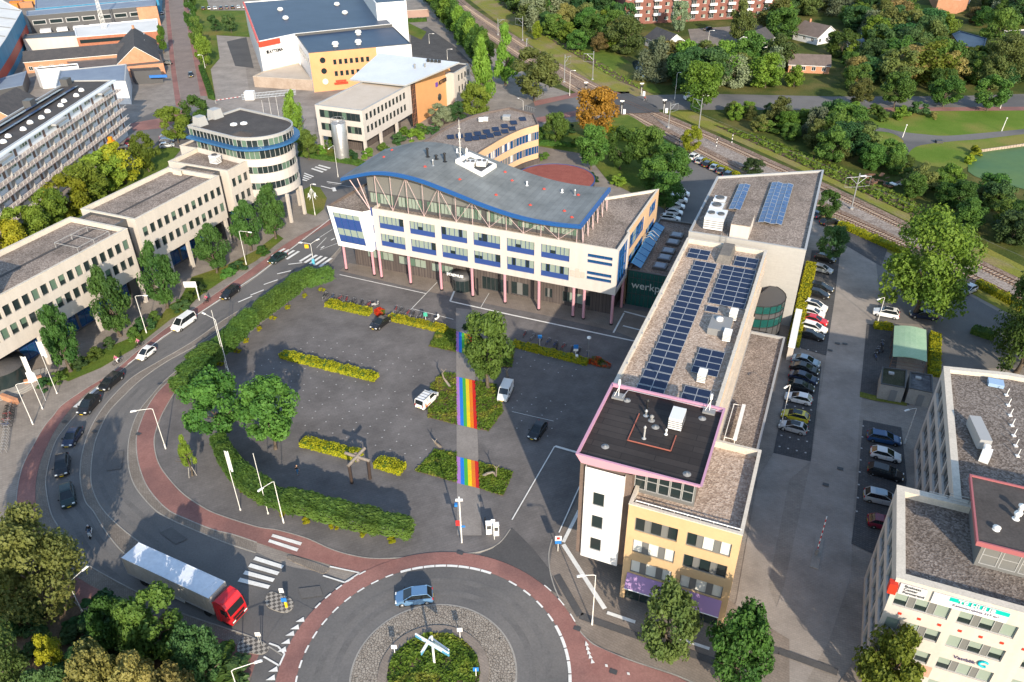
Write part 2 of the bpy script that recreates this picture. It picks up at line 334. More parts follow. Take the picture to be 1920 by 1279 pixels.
def kerb(px_or_w,width=.14,h=.11,z=.04,world=False,k=5,m='kerb',name='kerb'):
 pts=[Vector(p)for p in px_or_w]if world else cv(px_or_w,k)
 mb=MB();n=len(pts);nor=[]
 for i in range(n):
  d=(pts[min(i+1,n-1)]-pts[max(i-1,0)]).normalized();nor.append(Vector((-d.y,d.x))*width/2)
 for i in range(n-1):
  a,b,c,d=pts[i]+nor[i],pts[i]-nor[i],pts[i+1]-nor[i+1],pts[i+1]+nor[i+1]
  T=lambda q,zz:(q.x,q.y,zz)
  mb.face([T(a,h),T(b,h),T(c,h),T(d,h)]);mb.face([T(b,0),T(c,0),T(c,h),T(b,h)]);mb.face([T(a,0),T(a,h),T(d,h),T(d,0)])
 return struct(name,mb,M[m])
for e in(W_EDGE[1:],E_EDGE[1:21],MED_L,MED_R,V_R[1:],[(372,683),(342,716),(322,746),(303,780),(291,815),(290,840),(298,870),(316,897),(343,926),(376,949),(408,965),(480,988),(522,995),(575,1010),(620,1030),(660,1042),(705,1048),(780,1045),(855,1040),(900,1035),(935,1020),(957,993)],RW_OUT[2:18],[(1035,1012),(1029,1040),(1032,1075),(1045,1115),(1072,1162),(1110,1207),(1180,1238),(1270,1268),(1340,1300)]):
 kerb(e)
for px in([(541,1049),(549,1043),(608,1062),(617,1068),(608,1076),(598,1074)],):
 q=catmull([P2(*p)for p in px],4,True);mb=MB();mb.prism(q,0,.12);struct('traffic_island',mb,M['setts'])
def checker(name,c1,c2,s=2.0,rot=.5):
 m,t,b=_nodes(name);N=t.nodes.new;L=t.links.new;_set(b,.9,0,.2)
 g=N('ShaderNodeNewGeometry');mp=N('ShaderNodeMapping');mp.inputs['Rotation'].default_value[2]=rot;L(g.outputs['Position'],mp.inputs[0])
 k=N('ShaderNodeTexChecker');k.inputs['Scale'].default_value=s;k.inputs[1].default_value=(*c1,1);k.inputs[2].default_value=(*c2,1);L(mp.outputs[0],k.inputs[0]);L(k.outputs[0],b.inputs[0]);return m
M['checker']=checker('checker',(.33,.305,.27),(.10,.092,.085),2.6)
for px in([(497,1128),(505,1112),(520,1113),(546,1124),(551,1136),(545,1146),(532,1150),(505,1141)],[(445,1222),(452,1200),(470,1196),(500,1208),(504,1219),(492,1228),(470,1226)]):
 q=catmull([P2(*p)for p in px],4,True);mb=MB();mb.prism(q,0,.14,1,0);struct('traffic_island',mb,[M['checker'],M['kerb']])
sheet('parking_lane',[(1580,432),(1640,462),(1655,560),(1630,640),(1612,780),(1600,960),(1595,1080),(1555,1200),(1500,1300),(1400,1320),(1440,1180),(1470,1100),(1500,960),(1520,866),(1549,667),(1565,560)],2,M['lane'])
for q in([(1522,470),(1575,470),(1565,560),(1549,667),(1490,650),(1507,560)],[(1488,677),(1540,688),(1520,866),(1450,850),(1468,760)],[(1618,788),(1690,802),(1700,900),(1690,980),(1660,1050),(1596,1020),(1604,960)],[(1572,425),(1664,468),(1652,500),(1576,455)],[(1625,608),(1690,612),(1680,690),(1705,760),(1612,745),(1620,660)]):
 sheet('parking_bays',q,4,M['dark_paving'])
sheet('car_park',[(1640,470),(1720,515),(1800,545),(1900,600),(2000,650),(2000,760),(1930,690),(1770,692),(1750,610),(1640,604),(1650,560)],3,M['asphalt'])
sheet('car_park',[(1262,300),(1300,283),(1400,330),(1345,340),(1300,440),(1225,470),(1215,400),(1240,350)],3,M['asphalt'])
sheet('yard',[(425,78),(462,70),(476,128),(441,124)],3,M['asphalt_dark'])
sheet('yard',[(770,62),(800,50),(850,85),(885,120),(870,150),(830,130),(770,112)],3,M['dark_paving'])
sheet('yard',[(1000,275),(1080,268),(1100,330),(1010,320)],3,M['pavement'])
sheet('yard',[(380,60),(450,60),(470,190),(590,200),(590,290),(555,288),(480,240),(400,190)],1,M['lane'])
GS=[([(105,705),(135,680),(250,632),(300,596),(318,572),(345,560),(352,585),(322,598),(250,655),(190,690),(128,716)],'grass'),([(318,598),(360,520),(420,500),(480,470),(520,440),(532,448),(480,490),(440,512),(380,552),(345,582)],'grass'),([(569,356),(583,349),(600,352),(613,372),(607,393),(592,405),(574,400),(562,380)],'grass'),([(565,283),(600,270),(690,305),(740,290),(700,320),(650,307),(600,298)],'grass'),([(260,300),(300,270),(340,280),(300,330),(180,420),(20,510),(-60,540),(-60,500),(120,400)],'grass'),([(355,-10),(385,-10),(405,60),(412,110),(395,130),(405,190),(390,185),(375,120)],'grass'),([(380,20),(470,20),(470,70),(400,66)],'grass'),([(1000,240),(1180,215),(1260,270),(1260,400),(1140,340),(1100,290),(1010,275)],'grass'),([(760,40),(800,60),(790,75),(762,62)],'grass'),([(1612,735),(1640,742),(1700,756),(1700,762),(1640,752),(1612,745)],'grass'),([(440,40),(470,35),(475,60),(445,66)],'grass')]
for px,m in GS:sheet('lawn',px,5,M[m])
sheet('garden',[(-200,940),(10,985),(60,1062),(150,1140),(270,1190),(420,1250),(500,1300),(440,1500),(-300,1500)],5,M['soil'])
sheet('garden',[(1660,1180),(1680,1180),(1700,1230),(1720,1300),(1560,1300),(1600,1240)],4,M['pavement'])
TR1=[(790,-90),(850,-8),(960,72),(1035,118),(1110,160),(1147,179),(1210,207),(1330,258),(1440,308),(1540,352),(1710,435),(1817,490),(1905,532),(2060,605)]
TR2=[(770,-80),(838,5),(955,90),(1030,136),(1090,171),(1172,209),(1290,272),(1385,320),(1475,362),(1565,400),(1685,454),(1827,522),(1880,549),(2040,630)]
TRK=cv(TR1,4),cv(TR2,4);t1,t2=TRK
def offs(pts,d):
 n=len(pts);out=[]
 for i in range(n):
  t=(pts[min(i+1,n-1)]-pts[max(i-1,0)]).normalized();out.append(pts[i]+Vector((-t.y,t.x))*d)
 return out
sheet('railway_ballast',offs(t1,3.0)+offs(t2,-2.6)[::-1],1,M['ballast'],world=True)
sheet('railway_ballast',cv([(1230,222),(1340,268),(1450,318),(1560,368),(1700,436),(1817,494),(1905,540)],4)+cv([(1905,562),(1827,515),(1690,447),(1580,395),(1480,350),(1390,310),(1250,240)],4),2,M['ballast_grey'],world=True)
M['rail']=plain('rail',(.20,.115,.08),.5,.3)
M['sleeper']=noisy('sleeper',(.30,.235,.19),(.38,.31,.25),.5,4,.2)
mb=MB()
for tr in(t1,t2):
 for d in(-.75,.75):
  o=offs(tr,d)
  for a,b in zip(o,o[1:]):
   dd=b-a;mb.box(((a.x+b.x)/2,(a.y+b.y)/2,.19),(dd.length,.10,.16),math.atan2(dd.y,dd.x),0)
 acc=0
 for a,b in zip(tr,tr[1:]):
  dd=b-a;L_=dd.length;an=math.atan2(dd.y,dd.x)
  while acc<L_:
   p=a+dd*(acc/L_)
   if-260<p.x<260 and p.y<420:mb.box((p.x,p.y,.06),(.26,2.5,.1),an,1)
   acc+=.75
  acc-=L_
struct('railway_track',mb,[M['rail'],M['sleeper']])
sheet('level_crossing',[(1090,180),(1180,176),(1230,200),(1238,212),(1150,215),(1110,200)],12,M['asphalt_dark'])
sheet('verge',[(855,-20),(905,-20),(990,45),(1060,92),(1160,150),(1225,178),(1180,182),(1120,158),(1045,116),(965,66)],3,M['verge'])
sheet('verge',[(1240,208),(1340,247),(1460,300),(1560,345),(1720,425),(1830,483),(1960,545),(1960,520),(1840,460),(1700,385),(1560,318),(1420,265),(1300,210)],3,M['verge'])
sheet('verge',[(1290,282),(1330,297),(1420,335),(1560,405),(1700,470),(1820,530),(1960,600),(1960,625),(1820,550),(1700,490),(1560,422),(1400,345)],2,M['verge'])
sheet('meadow',[(1070,75),(1140,90),(1200,130),(1240,175),(1160,172),(1085,120)],2,M['grass'])
sheet('lawn',[(1555,206),(2000,203),(2000,330),(1860,292),(1800,320),(1740,310),(1690,290),(1600,245)],2,M['lawn'],0)
sheet('footpath',[(1440+x/4,y/4)for x,y in[(600,955),(830,958),(1000,990),(1180,1010),(1340,1020),(1600,1000),(1940,968),(2200,940),(2200,980),(1940,1005),(1600,1045),(1400,1060),(1150,1090),(1070,1130),(1040,1170),(985,1115),(1020,1065),(940,1005),(800,985),(600,990)]],4,M['asphalt'],3)
sheet('pond',[(1832,287),(1870,280),(1960,270),(2020,265),(2020,400),(1930,358),(1870,345),(1815,322)],5,M['water'],3)
sheet('ditch',[(1185,118),(1200,114),(1216,132),(1212,147),(1196,140)],5,plain('ditch_water',(.02,.03,.035),.1),3)
sheet('close',[(1290,55),(1440,45),(1445,75),(1300,95)],2,M['pavement'])
sheet('meadow',[(1690,5),(1790,15),(1790,40),(1700,38)],2,M['lawn'])
# painted marks
mk=MB()
def quad(px,k=11,m=0):mk.face([(p.x,p.y,LAY*k)for p in(P2(*q)for q in px)],m)
def stripe(a,b,wd,k=11,m=0,world=False):
 a,b=(Vector(a),Vector(b))if world else(P2(*a),P2(*b))
 d=(b-a).normalized();n=Vector((-d.y,d.x))*wd/2
 pts=[a+n,a-n,b-n,b+n]
 if area2(pts)<0:pts=pts[::-1]
 mk.face([(p.x,p.y,LAY*k)for p in pts],m)
def zebra(p0,p1,q0,q1,n,k=11,f=.5):
 """stripes run from the line p0-p1 to the line q0-q1"""
 a0,a1,b0,b1=P2(*p0),P2(*p1),P2(*q0),P2(*q1)
 for i in range(n):
  t0=i/(n-1+f);t1=t0+f/(n-1+f)
  pts=[a0.lerp(a1,t0),a0.lerp(a1,t1),b0.lerp(b1,t1),b0.lerp(b1,t0)]
  mk.face([(p.x,p.y,LAY*k)for p in ccw(pts)])
zebra((480,1045),(446,1092),(533,1062),(503,1106),4)
zebra((512,1003),(503,1018),(567,1019),(557,1036),2)
zebra((508,483),(560,455),(490,480),(540,460),0)if 0 else None
zebra((532,467),(563,473),(508,481),(540,488),4)
zebra((583,477),(624,486),(560,491),(602,502),5)
zebra((599,310),(583,318),(621,316),(604,325),3)
zebra((571,325),(567,339),(589,332),(575,341),4)
for a,b,w_ in(((480,519),(622,410),.18),((305,634),(480,519),.18),((240,685),(305,634),.18),((541,497),(567,494),.3),((520,515),(546,509),.3),((495,535),(521,526),.3),((470,555),(495,545),.3),((447,568),(473,557),.3),((590,453),(625,430),.12),((600,470),(637,456),.12),((621,452),(628,448),.35),((602,467),(608,463),.35),((594,466),(612,447),.12),((613,342),(640,346),.35),((602,350),(625,356),.35),((625,353),(628,360),.9),((700,358),(615,345),.1)):
 stripe(a,b,w_)
quad([(137,765),(145,766),(205,712),(196,716)])
def arc(r,a0,a1,wd,k=12):
 n=max(2,int(abs(a1-a0)/2)+1)
 for i in range(n):
  t0,t1=R(a0+(a1-a0)*i/n),R(a0+(a1-a0)*(i+1)/n)
  mk.face([(RC.x+r*math.cos(t),RC.y+r*math.sin(t),LAY*k)for r,t in((r-wd/2,t0),(r+wd/2,t0),(r+wd/2,t1),(r-wd/2,t1))])
for i in range(8):arc(14.55,66+i*5.6,66+i*5.6+5.2,.34)
for i in range(10):arc(14.55,-38+i*6.2,-38+i*6.2+5.7,.34)if i>1 else None
for i in range(4):arc(14.55,26+i*8.6,26+i*8.6+4.5,.22)
for i in range(16):arc(14.55,114+i*7.4,114+i*7.4+3.8,.2)
for i in range(5):arc(16.7,124+i*5.6,124+i*5.6+3,.2)
for i in range(3):arc(16.8,22+i*8.5,22+i*8.5+4,.15)
def tri(c,a,s=.75,k=12):
 c=P2(*c);d=Vector((math.cos(a),math.sin(a)));n=Vector((-d.y,d.x))
 mk.face([(p.x,p.y,LAY*k)for p in ccw([c+d*s,c-d*s*.2+n*s*.45,c-d*s*.2-n*s*.45])])
for x,y in((568,1164),(558,1178),(549,1190),(541,1205),(534,1220),(518,1257),(513,1273)):tri((x,y),R(200),.8)
for x,y in((1100,1211),(1102,1219),(1104,1227),(1107,1235),(1111,1244)):tri((x,y),R(100),.5)
for pts in([(619,1064),(675,1076),(647,1094),(606,1081)],[(505,1208),(522,1214),(534,1228),(524,1250),(495,1233)]):
 for a,b in zip(pts,pts[1:]):stripe(a,b,.2)
for a,b in(((1137,1250),(1137,1251)),((1178,1265),(1178,1266))):quad([(a[0]-3,a[1]-3),(a[0]+2,a[1]-2),(a[0]+3,a[1]+3),(a[0]-2,a[1]+2)])
for pts,wd in(([(852,547),(844,566),(960,592),(1190,641)],.35),([(1041,838),(1083,850)],.4),([(1040,838),(960,976)],.16),([(1088,910),(1048,1000)],.16),([(1086,958),(1056,1018)],.45),([(1056,1022),(1134,1143)],.55),([(1138,1150),(1191,1168)],.45),([(1262,1195),(1330,1218)],.4),([(960,773),(1038,791)],.08),([(637,516),(800,552)],.2),([(820,530),(770,582)],.12),([(772,580),(850,600)],.12),([(917,551),(900,580)],.1),([(1170,588),(1150,625)],.3),([(1170,585),(1215,597)],.4),([(1168,612),(1200,620)],.35)):
 for a,b in zip(pts,pts[1:]):stripe(a,b,wd,9)
O=P2(515,612)
def studs(px,nb,na,sb,sa,s=.13):
 o=P2(*px)
 for i in range(nb):
  for j in range(na):
   c=o+UB*(i*sb)-UA*(j*sa)
   q=[c+UA*s+UB*s*0,c+UB*s,c-UA*s,c-UB*s]
   mk.face([(p.x,p.y,LAY*8)for p in ccw(q)],1)
studs((588,634),10,3,2.45,1.9);studs((540,690),0,3,2.45,1.9);studs((504,675),12,3,2.45,1.9);studs((545,727),10,3,2.45,1.9)
studs((586,785),10,2,2.45,1.9);studs((985,660),5,3,2.45,1.9);studs((978,740),4,3,2.45,1.9);studs((978,790),3,2,2.45,1.9);studs((660,1000),0,1,1,1)
def lotstuds(a,b,n,m_,v):
 a,b=P2(*a),P2(*b);v=Vector(v)
 for i in range(n):
  for j in range(m_):
   c=a.lerp(b,i/(n-1))+v*j;s=.13
   mk.face([(c.x-s,c.y-s,LAY*8),(c.x+s,c.y-s,LAY*8),(c.x+s,c.y+s,LAY*8),(c.x-s,c.y+s,LAY*8)],1)
lotstuds((1552,560),(1530,660),6,3,-UB*1.3);lotstuds((1530,700),(1510,850),9,4,-UB*1.2);lotstuds((1618,800),(1606,960),8,3,UB*1.5)
struct('road_markings',mk,[M['white_paint'],M['stud']])
def darks(pts,wd,k,m,name):
 mb=MB()
 for a,b in zip(pts,pts[1:]):
  a,b=P2(*a),P2(*b);d=(b-a).normalized();n=Vector((-d.y,d.x))*wd/2
  mb.face([(p.x,p.y,LAY*k)for p in ccw([a+n,a-n,b-n,b+n])])
 return struct(name,mb,m)
darks([(1044,1080),(1088,1156),(1190,1192),(1400,1262)],.9,9,M['asphalt_dark'],'paving_band')
darks([(1395,1210),(1460,1222),(1570,1262)],.9,9,M['asphalt_dark'],'paving_band')
sheet('walkway',[(855,578),(887,582),(888,640),(891,715),(895,806),(903,1005),(857,1005),(856,800)],6,M['mid_grey']if 0 else noisy('walkway_slabs',(.20,.18,.165),(.27,.245,.225),.3,6,.15))
RB=[noisy('rainbow_%s'%n,c,tuple(v*.78+.025 for v in c),.6,7,.16,.8,.2)for n,c in(('violet',(.42,.20,.55)),('blue',(.01,.20,.68)),('green',(.06,.40,.05)),('yellow',(.78,.58,.01)),('orange',(.75,.20,.01)),('red',(.58,.015,.01)))]
for a,b,c,d in(((855,707),(891,715),(895,806),(857,797)),((856,857),(897,867),(899.5,917),(857,907)),((855,622),(887,630),(889,668),(855,660))):
 a,b,c,d=(P2(*q)for q in(a,b,c,d));mb=MB()
 for i in range(6):
  t0,t1=i/6,(i+1)/6
  mb.face([(p.x,p.y,LAY*8)for p in ccw([a.lerp(b,t0),a.lerp(b,t1),d.lerp(c,t1),d.lerp(c,t0)])],i)
 struct('rainbow_crossing',mb,RB)
mb=MB()
for x,y in((1082,1180),(1570,645),(1584,646),(1556,658),(1575,880),(1548,910),(1150,1261),(863,1038),(186,792),(178,810),(122,792),(1497,560),(260,815)):
 p=P2(x,y);mb.box((p.x,p.y,LAY*10),(.8,.55,.02),-HD)
struct('manhole_covers',mb,M['dark_grey'])
M['asphalt_patch']=noisy('asphalt_patch',(.105,.10,.098),(.13,.124,.12),.5,5,.12,.85,.25)
for q in([(205,850),(232,846),(228,880),(200,884)],[(300,1000),(322,990),(352,1012),(330,1022)],[(420,640),(445,622),(452,630),(428,648)],[(560,1105),(600,1100),(606,1118),(566,1124)],[(520,512),(545,500),(553,507),(528,519)]):
 sheet('road_patch',q,9,M['asphalt_patch'])
M['tyre_track']=noisy('tyre_track',(.108,.103,.10),(.155,.147,.142),.35,5,.14,.8,.3)
for ed,ds in((MED_L,(1.1,2.7)),(MED_R,(-1.2,-2.9))):
 c=cv(ed,5);sg=1
 for d in ds:a_,b_=offs(c,d*-1-.32),offs(c,d*-1+.32);sheet('tyre_track',a_+b_[::-1],3,M['tyre_track'],world=True)
for r0 in(10.2,12.0):ring('tyre_track',r0,r0+.75,8,M['tyre_track'],h=None)
# building tools
def AB(a,b):return UA*a+UB*b
def rectAB(a0,a1,b0,b1):return[AB(a0,b0),AB(a0,b1),AB(a1,b1),AB(a1,b0)]
M['glass']=plain('glass',(.018,.028,.03),.08,0,.6)
M['glass_teal']=plain('glass_teal',(.012,.075,.068),.12,0,.6)
M['glass_blue']=plain('glass_blue',(.01,.06,.16),.1,0,.6)
M['glass_green']=plain('glass_green',(.10,.16,.12),.1,0,.6)
M['blind']=plain('blind',(.25,.30,.255),.3,0,.5)
M['blind_white']=plain('blind_white',(.62,.62,.58),.35,0,.5)
M['blue_panel']=plain('blue_panel',(.028,.062,.215),.5)
M['blue_trim']=plain('blue_trim',(.015,.085,.27),.45)
M['grey_panel']=plain('grey_panel',(.16,.16,.155),.5)
M['dark_panel']=plain('dark_panel',(.075,.075,.078),.5)
M['render_white']=noisy('render_white',(.495,.452,.415),(.55,.505,.465),.9,3,.03,.85,.2,stretch=(1,1,.1))
M['render_cream']=noisy('render_cream',(.455,.415,.375),(.52,.475,.43),.9,3,.04,.85,.2,stretch=(1,1,.1))
M['render_orange']=noisy('render_orange',(.55,.365,.215),(.60,.41,.25),.3,3,.04,.85,.2)
M['render_yellow']=noisy('render_yellow',(.51,.345,.19),(.555,.385,.22),.3,3,.04,.85,.2)
M['panel_white']=plain('panel_white',(.66,.66,.67),.4)
M['pink']=plain('pink',(.52,.27,.31),.5)
M['pink_trim']=plain('pink_trim',(.62,.34,.42),.5)
M['dark_brick']=pavers('dark_brick',(.085,.07,.066),(.12,.10,.092),(.06,.05,.05),.6,.25,0,.15)
M['brick']=noisy('brick',(.30,.115,.07),(.38,.165,.10),.8,8,.2)
M['brick_pale']=noisy('brick_pale',(.42,.20,.115),(.50,.26,.16),.8,8,.15)
M['roof_felt']=noisy('roof_felt',(.055,.048,.045),(.085,.075,.07),.3,4,.2,.8,.25)
M['roof_curved']=pavers('roof_curved',(.15,.162,.165),(.175,.187,.188),(.105,.112,.114),6,1.0,-HD+math.pi/2+2*HD,.3,.75,.02)
M['metal_clad']=noisy('metal_clad',(.35,.34,.325),(.395,.385,.365),.4,3,.05,.55,.3,stretch=(1,1,14))
M['coping']=noisy('coping',(.50,.45,.38),(.60,.54,.46),.7,5,.12)
M['coping_grey']=plain('coping_grey',(.34,.34,.34),.5)
M['tiles_dark']=noisy('tiles_dark',(.055,.055,.06),(.085,.08,.08),.6,7,.25)
M['tiles_brown']=noisy('tiles_brown',(.12,.095,.085),(.17,.135,.12),.5,6,.25)
def solarmat(name,c=(.012,.02,.05)):
 return plain(name,c,.2,0,.6)
M['solar']=solarmat('solar');M['alu']=plain('alu',(.5,.51,.52),.4,.5)
def wall(mb,a,b,z0,z1,ops=(),m=0,depth=.22,wins=None,mr=None,zt=None):
 """a wall from a to b (outside on the right hand) with real openings (s0, s1, z0, z1, style)"""
 d=(b-a);L=d.length;d=d/L;inn=Vector((-d.y,d.x))
 pt=lambda s,z,k=0.0:(a.x+d.x*s+inn.x*k,a.y+d.y*s+inn.y*k,z)
 xs=sorted({0.0,L,*[round(o[0],4)for o in ops],*[round(o[1],4)for o in ops]})
 zs=sorted({z0,z1,*[round(o[2],4)for o in ops],*[round(o[3],4)for o in ops]})
 for i in range(len(xs)-1):
  run=None
  for j in range(len(zs)-1):
   xm,zm=(xs[i]+xs[i+1])/2,(zs[j]+zs[j+1])/2
   hole=any(o[0]-1e-3<xm<o[1]+1e-3 and o[2]-1e-3<zm<o[3]+1e-3 for o in ops)
   if hole:
    if run is not None:mb.face([pt(xs[i],run),pt(xs[i+1],run),pt(xs[i+1],zs[j]),pt(xs[i],zs[j])],m);run=None
   elif run is None:run=zs[j]
  if run is not None:mb.face([pt(xs[i],run),pt(xs[i+1],run),pt(xs[i+1],z1),pt(xs[i],z1)],m)
 mr=m if mr is None else mr
 for o in ops:
  s0,s1,q0,q1=o[:4]
  mb.face([pt(s0,q0),pt(s1,q0),pt(s1,q0,depth),pt(s0,q0,depth)],mr);mb.face([pt(s0,q1,depth),pt(s1,q1,depth),pt(s1,q1),pt(s0,q1)],mr)
  mb.face([pt(s0,q0),pt(s0,q0,depth),pt(s0,q1,depth),pt(s0,q1)],mr);mb.face([pt(s1,q0,depth),pt(s1,q0),pt(s1,q1),pt(s1,q1,depth)],mr)
  if wins is not None and len(o)>4 and o[4]:wins.append((a,d,inn,o,depth))
def shell(mb,poly,z0,z1,ops={},m=0,mroof=1,mcop=2,par=.5,th=.3,depth=.22,wins=None,skip=(),bottom=False,cop_proud=.04):
 """walls, parapet with coping, roof deck.  poly counter-clockwise"""
 if area2(poly)<0:raise ValueError('poly must be ccw')
 n=len(poly)
 for i in range(n):
  if i in skip:continue
  wall(mb,Vector(poly[i]),Vector(poly[(i+1)%n]),z0,z1,ops.get(i,()),m,depth,wins)
 o=inset(poly,-cop_proud)if cop_proud else[Vector(p)for p in poly];q=inset(poly,th)
 zc=z1+.08
 for i in range(n):
  j=(i+1)%n
  mb.face([(o[i].x,o[i].y,zc),(o[j].x,o[j].y,zc),(q[j].x,q[j].y,zc),(q[i].x,q[i].y,zc)],mcop)
  mb.face([(o[i].x,o[i].y,z1-.06),(o[j].x,o[j].y,z1-.06),(o[j].x,o[j].y,zc),(o[i].x,o[i].y,zc)],mcop)
  mb.face([(q[j].x,q[j].y,z1-par),(q[i].x,q[i].y,z1-par),(q[i].x,q[i].y,zc),(q[j].x,q[j].y,zc)],mcop)
 mb.cap(q,z1-par,mroof)
 if bottom:mb.cap(poly,z0,m,True)
_wc={}
WRND=random.Random(3)
def window_meshes(w,h,cols,low,fr,glass,widths,rows):
 key=(round(w,2),round(h,2),cols,low,fr,glass,widths,rows)
 if key in _wc:return _wc[key]
 F,G=MB(),MB();t=.07 if h>1 else .05;y0,y1=-.05,.05
 F.box((w/2,0,t/2),(w,.12,t));F.box((w/2,0,h-t/2),(w,.12,t))
 F.box((t/2,0,h/2),(t,.12,h-2*t));F.box((w-t/2,0,h/2),(t,.12,h-2*t))
 zb=t
 if low:zb=low[0];F.box((w/2,.0,(t+zb)/2),(w-2*t,.06,zb-t),0,1)
 n=len(cols);ws=widths or(1,)*n;tot=sum(ws);x=t
 for i,c in enumerate(cols):
  ww=(w-2*t)*ws[i]/tot
  if c=='g':F.box((x+ww/2,.01,(zb+h-t)/2),(ww,.06,h-t-zb),0,1)
  else:
   zz=zb
   if c=='h':
    zm=zb+(h-t-zb)*.4;G.face([(x,.03,zb),(x+ww,.03,zb),(x+ww,.03,zm),(x,.03,zm)],0);G.face([(x,.03,zm),(x+ww,.03,zm),(x+ww,.03,h-t),(x,.03,h-t)],1)
   else:G.face([(x,.03,zz),(x+ww,.03,zz),(x+ww,.03,h-t),(x,.03,h-t)],1 if c=='b' else 0)
  x+=ww
  if i<n-1:F.box((x,-.01,(zb+h-t)/2),(.06,.1,h-t-zb))
 for r in range(1,rows):F.box((w/2,-.012,zb+(h-t-zb)*r/rows),(w-2*t,.1,.06))
 fm=F.mesh('window',[M[fr],M[low[1]]if low else M['grey_panel']]);gm=G.mesh('pane',[M[glass[0]],M[glass[1]]])
 _wc[key]=(fm,gm);return fm,gm
def add_windows(root,wins):
 for a,d,inn,o,depth in wins:
  st=o[4];cols=st.get('cols','d')
  if callable(cols):cols=cols()
  fm,gm=window_meshes(o[1]-o[0],o[3]-o[2],cols,st.get('low'),st.get('fr','grey_panel'),st.get('glass',('glass','blind')),st.get('widths'),st.get('rows',1))
  p=a+d*o[0]+inn*(depth-.06)
  wo=obj('window',fm,root,Vector((p.x,p.y,o[2]))-root.location,math.atan2(d.y,d.x))
  obj('pane',gm,wo)
def rnd(opts):return lambda:WRND.choice(opts)
def text(name,body,size,a,d,z,m,parent=None,lift=.03,ext=.015,align='LEFT',bold=0.0,sx=1.0):
 """lettering on an upright wall; a = start point, d = reading direction"""
 cu=bpy.data.curves.new(name,'FONT');cu.body=body;cu.size=size;cu.extrude=ext;cu.align_x=align;cu.offset=bold
 to=bpy.data.objects.new(name,cu);me=bpy.data.meshes.new_from_object(to)
 bpy.data.objects.remove(to);bpy.data.curves.remove(cu)
 me.name=name;me.materials.clear();me.materials.append(m)
 d=Vector((d[0],d[1])).normalized();out=Vector((d.y,-d.x))
 o=bpy.data.objects.new(name,me);COL.objects.link(o)
 p=Vector((a[0]+out.x*lift,a[1]+out.y*lift,z))
 mat4=Matrix(((d.x*sx,0,out.x,p.x),(d.y*sx,0,out.y,p.y),(0,1,0,p.z),(0,0,0,1)))
 if parent is not None:
  mat4=Matrix.Translation(-parent.location)@mat4;o.parent=parent
 o.matrix_local=mat4
 return o
def dress(root,mb,mats,wins,name='walls'):
 w_=part(name,mb,mats,root);add_windows(root,wins);return w_
def onplane(x,y,a,d):
 """(s, z) of a pixel on the upright plane through a with direction d"""
 v=P(x,y,0)-Vector((0,0,CH));n=Vector((-d.y,d.x));t=a.dot(n)/(v.x*n.x+v.y*n.y)
 return(Vector((v.x*t,v.y*t))-a).dot(d),CH+v.z*t
def unit(px_or_w,size,z,name,root,body='white',rz=-HD,fans=0,legs=True):
 """a boxy roof plant with louvres, feet and optional fans"""
 mb=MB();x,y=px_or_w;sx,sy,sz=size
 mb.box((x,y,z+.15+sz/2),(sx,sy,sz),rz,0)
 for i in range(4):mb.box((x,y,z+.15+sz*(.2+.18*i)),(sx+.06,sy+.06,sz*.05),rz,1)
 if legs:mb.box((x,y,z+.08),(sx*.85,sy*.85,.16),rz,1)
 c=Vector((x,y));u=Vector((math.cos(rz),math.sin(rz)))
 for i in range(fans):
  q=c+u*(sx*((i+.5)/fans-.5));mb.lathe((q.x,q.y,z+.15+sz),[(min(sx/fans,sy)*.36,0),(min(sx/fans,sy)*.36,.22),(min(sx/fans,sy)*.28,.22),(.1,.12)],1,14)
 return part(name,mb,[M[body],M['dark_panel']],root)
def vent(root,x,y,z,h=.8,r=.18,m='steel',cap=True):
 mb=MB();mb.bar((x,y,z),(x,y,z+h),r,0,10)
 if cap:mb.lathe((x,y,z+h),[(r*1.6,0),(r*1.7,.12),(.05,.3)],0,10)
 mb.lathe((x,y,z),[(r*2.6,0),(r*1.4,.1)],0,10)
 return part('vent',mb,M[m],root)
def solar_array(root,a0,a1,b0,b1,z,rows,cols,tilt=.2,skipf=None,w=1.0):
 """panels as separate parts, each tilted towards the front"""
 da,db=(a1-a0)/rows,(b1-b0)/cols
 me=None
 for i in range(rows):
  for j in range(cols):
   if skipf and skipf(i,j):continue
   if me is None:
    mb=MB();hx,hy=db*.49,da*.74/2
    A_=[(-hx,-hy,.14),(hx,-hy,.14),(hx,hy,.14+tilt),(-hx,hy,.14+tilt)]
    mb.face(A_,0)
    e=.035
    for p,q in zip(A_,A_[1:]+A_[:1]):mb.bar(p,q,e,1,4,smooth=False)
    mb.bar(A_[2],(hx,hy,0),.03,1,4);mb.bar(A_[3],(-hx,hy,0),.03,1,4)
    mb.face([(hx,hy+.02,0),(-hx,hy+.02,0),(-hx,hy+.02,.1+tilt),(hx,hy+.02,.1+tilt)],1)
    yb=da/2*.98
    mb.face([(-hx,hy+.05,.12+tilt),(hx,hy+.05,.12+tilt),(hx,da-hy-.04,.14),(-hx,da-hy-.04,.14)],2)
    me=mb.mesh('solar_panel',[M['solar'],M['alu'],M['solar_back']])
   c=AB(a0+da*(i+.35),b0+db*(j+.5))
   obj('solar_panel',me,root,Vector((c.x,c.y,z))-root.location,-HD)
M['solar_back']=plain('solar_back',(.06,.085,.13),.3,.2)
